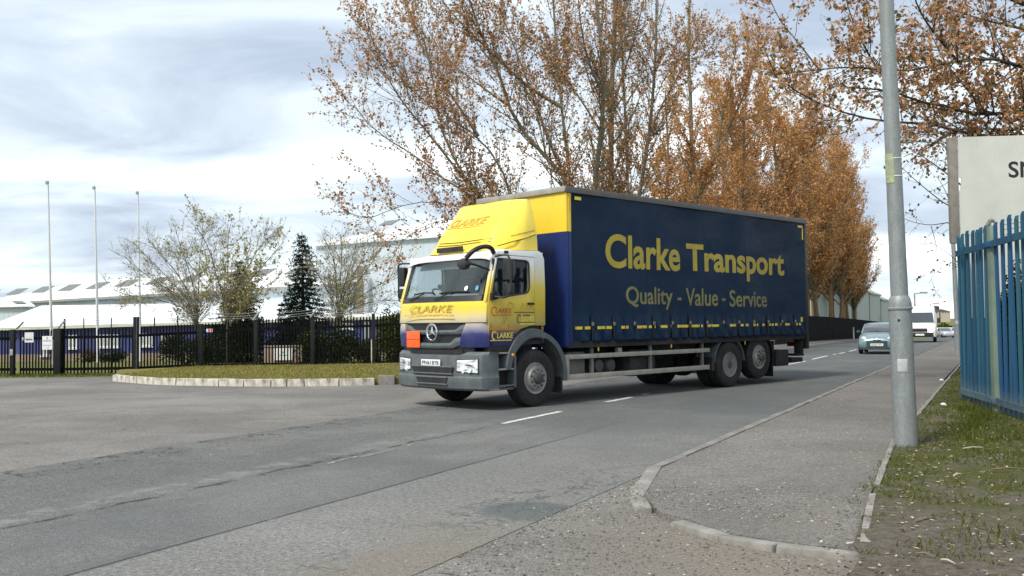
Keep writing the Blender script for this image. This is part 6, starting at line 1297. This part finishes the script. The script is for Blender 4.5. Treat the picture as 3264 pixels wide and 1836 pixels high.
for i, (lb, bx, Y, rb, bk, limbs) in enumerate(TREES):
    rng = np.random.default_rng(100 + i); gx = at(bx, 1000, Y).x; base = np.array([gx, Y, zg(gx, Y) - 0.05]); L0 = []
    for j, (px, r0, r1, lean) in enumerate(limbs):
        st = base if px[0][1] >= 640 else None
        L0.append(limb(px, Y, max(r0, rb) if (st is not None and j == 0) else r0, r1, rng, lean, 16, st))
    sc_ = Y / 30.0
    thick = [(p, r) for p, r in L0]
    # more rising limbs, hidden or seen through the leaves
    L1 = shoots(rng, thick, 0.30, 3.2, R(34), 1.1, 0.25, 8, 0.36, 0.007, 0.45, jit=0.22)
    L2 = shoots(rng, L1, 0.26, 1.2, R(42), 0.55, 0.12, 5, 0.55, 0.0042, 0.4, jit=0.25)
    L2 += shoots(rng, thick, 0.25, 1.2, R(48), 0.6, 0.3, 5, 0.3, 0.0042, 0.3, jit=0.25)
    L2 = [l for l in L2]
    dens = 0.030 if i < 6 else 0.024
    lv = leaves(rng, L2, dens, 0.072 * sc_ ** 0.4, 0.045, 0.15); lv1 = leaves(rng, L1, dens * 1.2, 0.072 * sc_ ** 0.4, 0.055, 0.25)
    V = np.concatenate([lv[0], lv1[0]]); F = np.arange(len(V)).reshape(-1, 4)
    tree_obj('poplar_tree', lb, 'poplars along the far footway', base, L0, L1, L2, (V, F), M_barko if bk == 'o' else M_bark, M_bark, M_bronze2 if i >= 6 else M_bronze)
# the far end of the row: one whole poplar, copied
def poplar(name, label, loc_, H, seed, ml, spread=0.33):
    rng = np.random.default_rng(seed); base = np.array(loc_); z = np.linspace(0, 1, 14); p = base + np.stack([np.cumsum(rng.normal(size=14)) * .07, np.cumsum(rng.normal(size=14)) * .07, z * H], 1); L0 = [(p, 0.2 * (1 - z * .85))]
    Lm = shoots(rng, L0, 0.24, H * spread * 1.4, R(44), 0.9, 0.2, 9, 0.55, 0.012, 0.62, jit=0.2); L1 = shoots(rng, Lm, 0.45, 1.9, R(42), 0.7, 0.2, 6, 0.5, 0.007, 0.4, jit=0.25); L2 = shoots(rng, L1 + Lm, 0.36, 1.0, R(45), 0.5, 0.15, 4, 0.5, 0.006, 0.3, jit=0.25)
    a = leaves(rng, L2, 0.046, 0.12, 0.08, 0.1); b = leaves(rng, L1 + Lm, 0.06, 0.12, 0.09, 0.2); V = np.concatenate([a[0], b[0]])
    return tree_obj(name, label, 'poplars along the far footway', base, L0, Lm + L1, L2, (V, np.arange(len(V)).reshape(-1, 4)), M_barko, M_bark, ml)
tx = [(2578, 66.5, 14.5), (2612, 70, 15.0), (2645, 75, 15.5), (2676, 81, 16.0), (2694, 88, 16.0), (2708, 96, 15.5), (2722, 106, 15)]
nmz = ['orange poplar just past the tail of the lorry', 'orange poplar over the grey workshop, left of its neighbours', 'orange poplar over the middle of the workshop roof', 'orange poplar in front of the pale pilaster', 'orange poplar before the tall green-grey warehouse wall', 'thinner orange poplar farther along the warehouse wall', 'last poplar of the row, its edge thin against the sky']
protos = []
for i, (x, Y, H) in enumerate(tx):
    p = at(x, 1000, Y); z = zg(p.x, Y) - .05
    if i < 2: protos.append(poplar('poplar_tree', nmz[i], (p.x, Y, z), H, 300 + i, M_bronze2))
    else: dup(protos[i % 2], (p.x, Y, z), 1.3 * i, nmz[i], (1.0, 1.0, H / (14.5 if i % 2 == 0 else 15.0)))

for i, (x, Y, H, lb) in enumerate([(2120, 55, 15.5, 'poplar in the second row, seen between the leaning and the forked one'), (2290, 62, 16, 'second-row poplar behind the fork of the forked tree'), (2335, 74, 17, 'taller second-row poplar behind the single-stemmed one'), (2430, 72, 16.5, 'second-row poplar left of the dense orange one'), (2462, 60, 13.5, 'smaller poplar close to the dense orange one'), (2545, 78, 17.5, 'second-row poplar over the rear corner of the trailer'), (2600, 88, 18, 'farther second-row poplar over the workshop roof'), (2655, 97, 18, 'far second-row poplar before the tall warehouse')]):
    p = at(x, 1000, Y); dup(protos[i % 2], (p.x, Y, zg(p.x, Y) - .05), 2.1 + 1.7 * i, lb, (1.1, 1.1, H / (14.5 if i % 2 == 0 else 15.0)))
# ---- overhanging tree at the right
YR_ = 21.5; rng = np.random.default_rng(77); tbx = at(3560, 900, YR_ + 1).x; base = np.array([tbx, YR_ + 1, -0.05])
trunk = (resample(np.array([[tbx, YR_ + 1, -0.05], [tbx - .1, YR_ + 1, 2.5], [tbx - .25, YR_ + .9, 5.0], [tbx - .3, YR_ + .8, 8.0], [tbx - .1, YR_ + 1, 12]]), 14), np.linspace(.32, .12, 14))
RL = [([(3500, 340), (3380, 350), (3264, 353), (3146, 367), (3052, 353), (2997, 331), (2920, 326), (2870, 293), (2800, 285), (2732, 281), (2682, 276)], .105, .015, -1.5), ([(3500, 260), (3380, 240), (3264, 221), (3207, 193), (3140, 185), (3052, 196), (2964, 210), (2875, 232), (2737, 210), (2610, 221), (2500, 237), (2446, 232)], .085, .01, -2.0),
      ([(3480, 480), (3330, 445), (3162, 436), (3052, 420), (2969, 392), (2875, 392), (2815, 386), (2721, 370), (2610, 331), (2500, 270), (2455, 225), (2440, 165)], .08, .012, -2.6), ([(3520, 60), (3380, 30), (3264, 17), (3160, -40)], .12, .06, -1), ([(2870, 293), (2800, 230), (2740, 120), (2700, 20), (2690, -60)], .05, .012, .5), ([(3052, 196), (2990, 120), (2930, 40), (2900, -60)], .05, .015, -1.0),
      ([(3146, 367), (3080, 280), (3010, 200), (2960, 90)], .05, .012, 1.2), ([(3500, 380), (3350, 400), (3200, 420), (3100, 400), (3000, 440), (2930, 480), (2880, 500)], .05, .008, .5), ([(2610, 221), (2540, 130), (2480, 60), (2440, -40)], .03, .01, .6), ([(2721, 370), (2700, 425), (2640, 430)], .03, .012, 0.2), ([(3500, 200), (3400, 120), (3250, 90), (3120, 60), (3000, 20)], .08, .02, 1.5)]
L0 = [limb(px, YR_, r0, r1, rng, ln, 16) for px, r0, r1, ln in RL]
L1 = shoots(rng, L0, 0.19, 1.8, R(52), 0.6, 0.12, 8, 0.5, 0.007, 0.35, jit=0.4); L1 = [(p, r) for p, r in L1 if not (p[:, 2].min() < 4.9 and p[-1, 0] / p[-1, 1] > 0.45)]
L2 = shoots(rng, L1 + L0, 0.18, 0.75, R(50), 0.4, 0.1, 5, 0.5, 0.004, 0.3, jit=0.35)
a, b = leaves(rng, L2, 0.034, 0.082, 0.045, 0.1), leaves(rng, L1, 0.045, 0.082, 0.05, 0.3); V = np.concatenate([a[0], b[0]])
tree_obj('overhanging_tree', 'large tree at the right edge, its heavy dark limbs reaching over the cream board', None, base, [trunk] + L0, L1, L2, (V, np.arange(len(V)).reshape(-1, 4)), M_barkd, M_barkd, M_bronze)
# thin tree behind the cream board, its twigs hanging left of it
rng = np.random.default_rng(81); Yt = 27.0; bx = at(3110, 900, Yt).x; base = np.array([bx, Yt, -.05])
RL = [([(3110, 800), (3060, 640), (3040, 672), (2960, 610), (2900, 559), (2860, 520)], .05, .008, -.5), ([(3100, 620), (3026, 559), (2960, 510), (2900, 475), (2850, 450)], .045, .008, .6), ([(3090, 760), (3036, 703), (2968, 721), (2900, 706), (2870, 690)], .035, .006, -.4), ([(3100, 900), (3050, 830), (3000, 790), (2960, 770)], .03, .006, .5), ([(3110, 560), (3060, 480), (3000, 450), (2940, 420)], .04, .008, .3), ([(3040, 672), (3010, 600), (2985, 560)], .025, .006, .2), ([(2968, 721), (2990, 800), (2985, 860), (2960, 905)], .014, .004, .2)]
L0 = [(np.array([base, base + [.05, 0, 2.5], base + [0, .1, 5], base + [-.1, 0, 8.0]]), np.array([.16, .13, .10, .04]))] + [limb(px, Yt, r0, r1, rng, ln, 12) for px, r0, r1, ln in RL]
L1 = shoots(rng, L0[1:], 0.42, 1.0, R(55), 0.15, 0.2, 7, 0.5, 0.005, 0.3, droop=0.05, jit=0.45); L2 = shoots(rng, L1, 0.3, 0.4, R(50), 0.1, 0.2, 4, 0.5, 0.0035, 0.3, jit=0.4); lv = leaves(rng, L2 + L1, 0.13, 0.085, 0.04, 0.3)
tree_obj('slender_tree', 'slender tree behind the cream board with sparse twigs hanging left of it', None, base, L0, L1, L2, lv, M_barkd, M_barkd, M_olive)

# ---- leafless trees, conifers and shrubs behind the black fence
def fan(name, label, bx, by, Y, stems, seed, ml, lsp, twig_mat=M_twig, l1=1.5, l2=0.75, sp1=0.15, sp2=0.13, leaf=0.07):
    rng = np.random.default_rng(seed); b = at(bx, by, Y); base = np.array([b.x, Y, min(b.z, zg(b.x, Y))]); L0 = []
    for px, r0, ln in stems: L0.append(limb([(bx, by - 30)] + px, Y, r0, .012, rng, ln, 12, base if px[0][1] > 900 else None))
    L1 = shoots(rng, L0, sp1, l1, R(40), 0.35, 0.25, 6, 0.5, 0.008, 0.4, jit=0.3); L2 = shoots(rng, L1, sp2, l2, R(40), 0.3, 0.12, 5, 0.6, 0.006, 0.3, jit=0.3); L3 = shoots(rng, L2, 0.2, 0.32, R(40), 0.2, 0.2, 3, 0.7, 0.0045, 0.2, jit=0.3)
    lv = leaves(rng, L3 + L2, lsp, leaf, 0.03, 0.3); return tree_obj(name, label, None, base, L0, L1, L2 + L3, lv, M_barkd, twig_mat, ml)
fan('bare_tree', 'broad leafless grey tree left of the conifers, behind the rightmost flagpole', 628, 1070, 40, [([(600, 960), (500, 900), (430, 850), (395, 815)], .05, -.6), ([(612, 950), (560, 860), (500, 800), (470, 760)], .05, .5), ([(625, 950), (600, 850), (570, 770), (560, 735)], .05, -.3), ([(632, 950), (635, 850), (640, 780), (650, 740)], .05, .4), ([(640, 960), (680, 880), (710, 820)], .045, -.6), ([(596, 980), (480, 950), (400, 940), (365, 925)], .035, .4), ([(605, 960), (520, 870), (450, 800), (425, 770)], .045, .9)], 21, M_bud, 0.34)
fan('budding_tree', 'open tree in yellow-green bud in front of the left conifer', 722, 1075, 39, [([(714, 950), (690, 880), (670, 800), (640, 740), (612, 712)], .06, -.3), ([(720, 950), (728, 850), (725, 770), (735, 715)], .06, .3), ([(735, 960), (780, 870), (830, 780), (870, 745)], .055, -.5), ([(740, 960), (810, 880), (870, 810), (905, 770)], .045, .5), ([(710, 960), (660, 900), (600, 840), (575, 815)], .04, .5), ([(738, 980), (820, 930), (880, 890)], .03, -.4)], 22, M_bud, 0.10, leaf=0.085)
fan('budding_tree', 'rounded budding tree right of the tall conifer, before the grey warehouse', 1078, 1080, 40, [([(1070, 980), (1040, 920), (1010, 870), (990, 830)], .05, -.4), ([(1074, 960), (1072, 860), (1050, 790), (1030, 755)], .06, .4), ([(1080, 960), (1110, 870), (1130, 800), (1140, 755)], .06, -.3), ([(1086, 970), (1140, 900), (1190, 830), (1225, 775)], .055, .5), ([(1090, 985), (1170, 930), (1240, 890), (1275, 870)], .045, -.5), ([(1092, 995), (1180, 960), (1250, 955), (1290, 962)], .04, .5), ([(1076, 970), (1088, 870), (1090, 790), (1085, 750)], .05, .7), ([(1083, 970), (1125, 880), (1165, 810), (1185, 770)], .05, -.8)], 23, M_bud, 0.24, leaf=0.075, sp1=0.17)
def conifer(label, ax, ay, bx, by, Y, wpx, seed):
    rng = np.random.default_rng(seed); t_ = at(ax, ay, Y); b = at(bx, by, Y); base = np.array([b.x, Y, min(b.z, zg(b.x, Y))]); H = t_.z - base[2]; hw = wpx / 2 * Y / FOC
    L0 = [(np.array([base + np.array([(t_.x - b.x) * k, 0, H * k]) for k in np.linspace(0, 1, 8)]), np.linspace(.13, .015, 8))]; L1, L2 = [], []
    for k in np.arange(0.03, 0.985, 0.036):
        n = 10 if k < .7 else 7; l = hw * (1 - k) ** 0.85 * 1.05 + 0.10; c = base + np.array([(t_.x - b.x) * k, 0, H * k]); a0 = rng.random() * 6.28
        for i in range(n):
            a = a0 + i * 6.283 / n + rng.normal() * .15; ll = l * rng.uniform(.65, 1.15); dv = np.array([math.cos(a), math.sin(a), 0]); L1.append((np.array([c + dv * ll * s + np.array([0, 0, ll * (0.10 * s - 0.42 * s ** 1.3 + .16 * s ** 3)]) for s in np.linspace(0, 1, 6)]), np.linspace(.02, .006, 6)))
    L2 = shoots(rng, L1, 0.085, 0.36, R(55), -0.1, 0.2, 4, .5, .005, .55, jit=.15)
    A, B = leaves(rng, L2, 0.024, 0.10, 0.035, 0.0, 0.4), leaves(rng, L1, 0.018, 0.10, 0.035, .1, .4); V = np.concatenate([A[0], B[0]]); return tree_obj('conifer', label, None, base, L0, L1, [], (V, np.arange(len(V)).reshape(-1, 4)), M_barkd, M_barkd, M_needle)
conifer('dark narrow conifer standing alone between the two budding trees', 962, 738, 968, 1100, 41, 250, 31)
conifer('lower dark conifer mostly hidden by the yellow-budding tree', 768, 826, 762, 1105, 42.5, 235, 32)
def shrub(name, label, x, y, Y, wpx, hpx, seed, ml, size=0.07, n=7000, depth=0.8):
    rng = np.random.default_rng(seed); b = at(x, y, Y); rx, rz = wpx / 2 * Y / FOC, hpx * Y / FOC; base = np.array([b.x, Y, min(b.z, zg(b.x, Y))])
    cs = []
    for i in range(16): cs.append((rng.uniform(-.72, .72), rng.uniform(-.6, .6), rng.uniform(.25, .72), rng.uniform(.30, .5)))
    P = []
    for cx_, cy_, cz_, r in cs:
        q = rng.normal(size=(n // 16, 3)); q /= np.linalg.norm(q, axis=1, keepdims=True); q *= r * rng.uniform(.55, 1.08, (len(q), 1)); P.append((q + [cx_, cy_, cz_]))
    P = np.concatenate(P); P = P[P[:, 2] > -.02]; P = P * [rx * 1.02, rx * depth, rz * .98] + base; lv = leaf_quads(rng, P, size, .6)
    st = []
    for cx_, cy_, cz_, r in cs: st.append((np.array([base + [cx_ * rx * k, cy_ * rx * depth * k, cz_ * rz * k ** 1.2] for k in np.linspace(0, 1, 5)]), np.linspace(.03, .01, 5)))
    root = empty(name, tuple(base), 0, label, 'shrub'); props(link('stems', raw_mesh('stems', *(lambda q: (q[0] - base, q[1]))(tubes(st, 4)), M_barkd, True), None, root), kind='stuff'); props(link('foliage', raw_mesh('foliage', lv[0] - base, lv[1], ml), None, root), kind='stuff'); return root
shrub('shrub', 'dark wide evergreen bush under the leafless tree, behind the fence', 590, 1140, 38, 200, 95, 41, M_ever, n=9000)
shrub('shrub', 'dark evergreen mass under the budding tree and left conifer', 745, 1150, 40.5, 210, 125, 42, M_ever, n=10000)
shrub('shrub', 'dark evergreen mass at the foot of the narrow conifer', 945, 1145, 42, 190, 125, 43, M_ever, n=9000)
shrub('shrub', 'glossy leafy bush right of the white board, just behind the fence', 1040, 1168, 35.6, 210, 118, 44, M_ever, 0.085, 8000)
shrub('shrub', 'tall yellow-green laurel rising over the fence beside the lorry cab', 1262, 1168, 36.5, 120, 172, 45, M_laurel, 0.09, 9000)
shrub('shrub', 'low straggling bush beside the middle flagpole', 362, 1140, 45, 90, 34, 46, M_ever, 0.07, 2500)
shrub('shrub', 'small brownish bush between the gate and the office door', 285, 1143, 50, 90, 40, 47, leafmat('brown_twig_leaves', [(0, (0.07, 0.045, 0.025, 1)), (1, (0.13, 0.09, 0.045, 1))]), 0.07, 1800)
shrub('shrub', 'yellow-green bushes above the far white shed roof', 3012, 1056, 175, 60, 30, 48, M_laurel, 0.4, 1500)
shrub('shrub', 'brownish shrub behind the fence near the cab, beside the laurel', 1175, 1165, 37.5, 90, 80, 49, leafmat('dull_hedge_leaves', [(0, (0.03, 0.035, 0.012, 1)), (1, (0.08, 0.08, 0.03, 1))]), 0.08, 3500)

for x_, Y_, wd_, sd, lb in [(9.85, 17.8, 1.2, 50, 'added dark scrub that darkens the gaps of the near blue fence'), (11.0, 17.4, 1.8, 51, 'added dark scrub that darkens the blue fence gaps at the right edge')]:
    shrub('shrub', lb, 1632 + x_ / Y_ * FOC, 1012 + EYE * FOC / Y_, Y_, wd_ * FOC / Y_, 2.5 * FOC / Y_, sd, M_gapdark, 0.06, 24000, 0.35)  # invented growth, added so the gaps between the blue pales read dark
# ================================================================== GROUND COVER AND LITTER
def tris_obj(name, V, mat, kind='stuff', nv=3):
    o = link(name, raw_mesh(name, V, np.arange(len(V)).reshape(-1, nv), mat)); o['kind'] = kind; return o
M_blade = leafmat('grass_blades', [(0.0, (0.045, 0.065, 0.012, 1)), (0.5, (0.085, 0.115, 0.02, 1)), (0.85, (0.15, 0.16, 0.035, 1)), (1.0, (0.26, 0.22, 0.10, 1))], 0.3)
M_straw = leafmat('dead_leaves', [(0.0, (0.03, 0.022, 0.015, 1)), (0.4, (0.10, 0.07, 0.04, 1)), (0.7, (0.30, 0.235, 0.15, 1)), (1.0, (0.62, 0.55, 0.42, 1))], 0.1)
M_peb = leafmat('pebbles', [(0.0, (0.075, 0.07, 0.062, 1)), (0.5, (0.17, 0.158, 0.138, 1)), (0.9, (0.27, 0.25, 0.22, 1)), (1.0, (0.42, 0.40, 0.36, 1))], 0.0)
M_turf = leafmat('dry_turf', [(0.0, (0.13, 0.125, 0.028, 1)), (0.5, (0.22, 0.205, 0.05, 1)), (0.85, (0.29, 0.25, 0.085, 1)), (1.0, (0.38, 0.31, 0.14, 1))], 0.3)
rng = np.random.default_rng(5)
def blades(P, h, wd, lean=0.5):
    n = len(P); a = rng.random(n) * 6.283; d = np.stack([np.cos(a), np.sin(a), np.zeros(n)], 1); hh = h * rng.uniform(.4, 1.3, n)[:, None]; l = rng.normal(size=(n, 3)) * lean * hh; l[:, 2] = 0
    return np.stack([P - d * wd, P + d * wd, P + l + np.array([0, 0, 1.0]) * hh], 1).reshape(-1, 3)
def rlv(X, Y, z): return np.stack([RO.x + X * RDY + Y * RDX, RO.y - X * RDX + Y * RDY, np.full_like(X, 0) + z], 1)
def vz(X, Y):
    x0 = np.where(Y > -1, 5.64, 5.64 + (-1 - Y) * 0.055); x0 = np.where(Y < -6.35, 6.02, x0); f = np.sqrt(np.clip(X - x0, 0, 16) / np.where(Y < 12, 16.0, 6.0))
    b = np.array([mnoise.noise(Vector((x * 1.3, y * 1.3, 0))) * 0.035 + mnoise.noise(Vector((x * 5, y * 5, 3))) * 0.012 for x, y in zip(X, Y)])
    return 0.075 + b * np.minimum(1, f * 6) + 0.05 * f
def nz_(X, Y, s, o): return np.array([mnoise.fractal(Vector((x * s + o, y * s, 0)), 0.8, 2.0, 4) for x, y in zip(X, Y)])
# verge grass: thick by the fence, patchy towards the edging, bare in front
n = 110000; X = 5.66 + rng.random(n) ** 0.8 * 5.5; Y = np.concatenate([rng.uniform(-6.5, 4, n // 2), rng.uniform(4, 16, n - n // 2)]); keep = nz_(X, Y, 1.3, 7) * 1.4 + 0.10 * np.clip(Y + 3.2, -3, 3) + 0.05 * np.minimum(Y, 6) + 0.16 * (X > 6.1) > -0.16
X, Y = X[keep], Y[keep]; tris_obj('grass', blades(rlv(X, Y, vz(X, Y)), 0.05, 0.0045, 0.7), M_blade)
# taller tufts along the foot of the fence and in clumps
C = [(6.3 + rng.random() * .25, y) for y in np.linspace(-.5, 16, 60)] + [(6.75, -.4), (6.95, .3), (6.6, 2.2), (7.1, -1.6), (6.5, 1.3), (6.2, 3.6)]
V = []
for cx_, cy_ in C:
    k = rng.integers(25, 80); xx, yy = cx_ + rng.normal(size=k) * .09, cy_ + rng.normal(size=k) * .09; V.append(blades(rlv(xx, yy, vz(xx, yy)), 0.13, 0.005, .5))
tris_obj('grass_tufts', np.concatenate(V), M_blade)
# short turf on the left verge, ragged along the kerb and fence
vx = rng.uniform(-11.4, 3.2, 30000); vy = np.interp(vx, [p.x for p in wkp] + [0, 3.4], [p.y for p in wkp] + [24.5, 27.3]) + 0.16 + rng.random(30000) ** 1.2 * 8.8
ok = vy < np.interp(vx, [p.x for p in FL], [p.y for p in FL]) + .6; vx, vy = vx[ok], vy[ok]; tris_obj('turf', blades(np.stack([vx, vy, np.full_like(vx, .165)], 1), 0.06, 0.010, 0.6), M_turf)
gx_ = rng.uniform(-22, -11.5, 3000); gy = np.interp(gx_, [p.x for p in FL], [p.y for p in FL]) - rng.random(3000) ** 1.6 * 1.3 + .1; tris_obj('weeds', blades(np.stack([gx_, gy, np.full_like(gx_, 0.01)], 1), 0.09, 0.012, .6), M_blade)
# dead leaves and chips on the soil and the pavement
n = 9000; X = 5.7 + rng.random(n) * 4.5; Y = rng.uniform(-8.8, 4, n); V, F = leaf_quads(rng, rlv(X, Y, vz(X, Y) + 0.004), 0.042, .4); c = V.reshape(-1, 4, 3); cz = c[..., 2].mean(1, keepdims=True); c[..., 2] = cz + (c[..., 2] - cz) * .25 + 0.012; tris_obj('leaf_litter', c.reshape(-1, 3), M_straw, nv=4)
n = 900; X = rng.uniform(3.75, 5.6, n); Y = rng.uniform(-6.2, 6, n) ; V, F = leaf_quads(rng, rlv(X, Y, 0.06), 0.022, .6); c = V.reshape(-1, 4, 3); cz = c[..., 2].mean(1, keepdims=True); c[..., 2] = cz + (c[..., 2] - cz) * .2 + 0.002; tris_obj('petals', c.reshape(-1, 3), leafmat('pale_petals', [(0, (0.25, 0.22, 0.16, 1)), (1, (0.62, 0.60, 0.52, 1))], 0), nv=4)
# pebbles
def pebbles(name, P, s):
    n = len(P); s = s * np.clip(rng.lognormal(-0.35, 0.45, n), .3, 1.7);  O = np.array([[1, 0, -.2], [-.2, .9, -.1], [-.9, -.1, -.2], [.1, -1, -.1], [.1, .05, .55]]); J = O[None] * (1 + rng.normal(size=(n, 5, 3)) * .2) * s[:, None, None]; V = (J + P[:, None]).reshape(-1, 3)
    F = (np.arange(n)[:, None, None] * 5 + np.array([[0, 1, 4], [1, 2, 4], [2, 3, 4], [3, 0, 4]])[None]).reshape(-1, 3); o = link(name, raw_mesh(name, V, F, M_peb)); o['kind'] = 'stuff'
n = 3400; X = 3.3 + rng.random(n) * 2.8; Y = -5.6 + rng.normal(size=n) * 1.1; k = ~((X > 3.7) & (X < 5.8) & (Y > -4.2)); z = np.where((X > 3.8) & (Y > -5.6) , .055, 0.004); P = rlv(X, Y, 0) ; P[:, 2] = z; pebbles('gravel', P[k], 0.0105)
n = 2600; X = rng.uniform(2.0, 6.2, n); Y = rng.uniform(-9, -6.4, n); P = rlv(X, Y, .004); pebbles('gravel', P, .010)
n = 1600; X = rng.normal(size=n) * 5; Y = rng.uniform(-9, 4, n); k = (X < 3.4); pebbles('road_grit', rlv(X[k], Y[k], .007), .008)
n = 900; X = rng.uniform(3.75, 5.5, n); Y = rng.uniform(-5.8, 5, n); pebbles('pavement_grit', rlv(X, Y, .056), .0065)
# sticks one can tell apart
M_stick = pm('dry_stick', (0.16, 0.125, 0.085, 1), 0.9, var=0.25, vs=20); M_stickl = pm('pale_stick', (0.42, 0.38, 0.30, 1), 0.9, var=0.15, vs=20)
for (x0, y0, x1, y1, z, r_, mt, lb) in [(2915, 1662, 2986, 1650, .10, .011, M_stick, 'thick dark stick lying on the bare soil'), (2697, 1733, 2749, 1736, .062, .007, M_stickl, 'pale bleached stick on the near corner of the pavement'), (3070, 1429, 3134, 1426, .12, .008, M_stickl, 'pale stick in the grass below the blue fence'), (3000, 1783, 3045, 1796, .10, .006, M_stickl, 'short pale stick near the bottom edge on the soil'), (2926, 1763, 2975, 1771, .10, .006, M_stick, 'thin brown twig on the soil near the edging'), (3160, 1496, 3262, 1493, .12, .007, M_stick, 'long brown twig at the right edge in the grass'), (3040, 1516, 3064, 1510, .12, .009, M_stickl, 'stubby pale chip of wood in the mossy grass')]:
    a, b = gp(x0, y0, z), gp(x1, y1, z); m = MB(); c = a.lerp(b, .5) + Vector((0, .01, .008)); a0 = a.copy(); m.tube([a - a0, c - a0, b - a0], [r_, r_ * 1.1, r_ * .6], 6); m.build('stick', mt, None, loc=a0, label=lb, cat='stick')
for (x, y, s, lb) in [(3007, 1294, .05, 'white crumpled scrap in the grass by the foot of the blue fence'), (3001, 1215, .05, 'white scrap farther back along the grass verge')]:
    p = gp(x, y, .11); m = MB(); m.lathe([(0, 0), (s, .01), (s * 1.1, s * .5), (s * .5, s * 1.0), (0, s * .9)], (0, 0, 0), (0.2, .1, 1), 7); m.build('litter_scrap', M_plate, None, loc=p, smooth=False, label=lb, cat='litter')
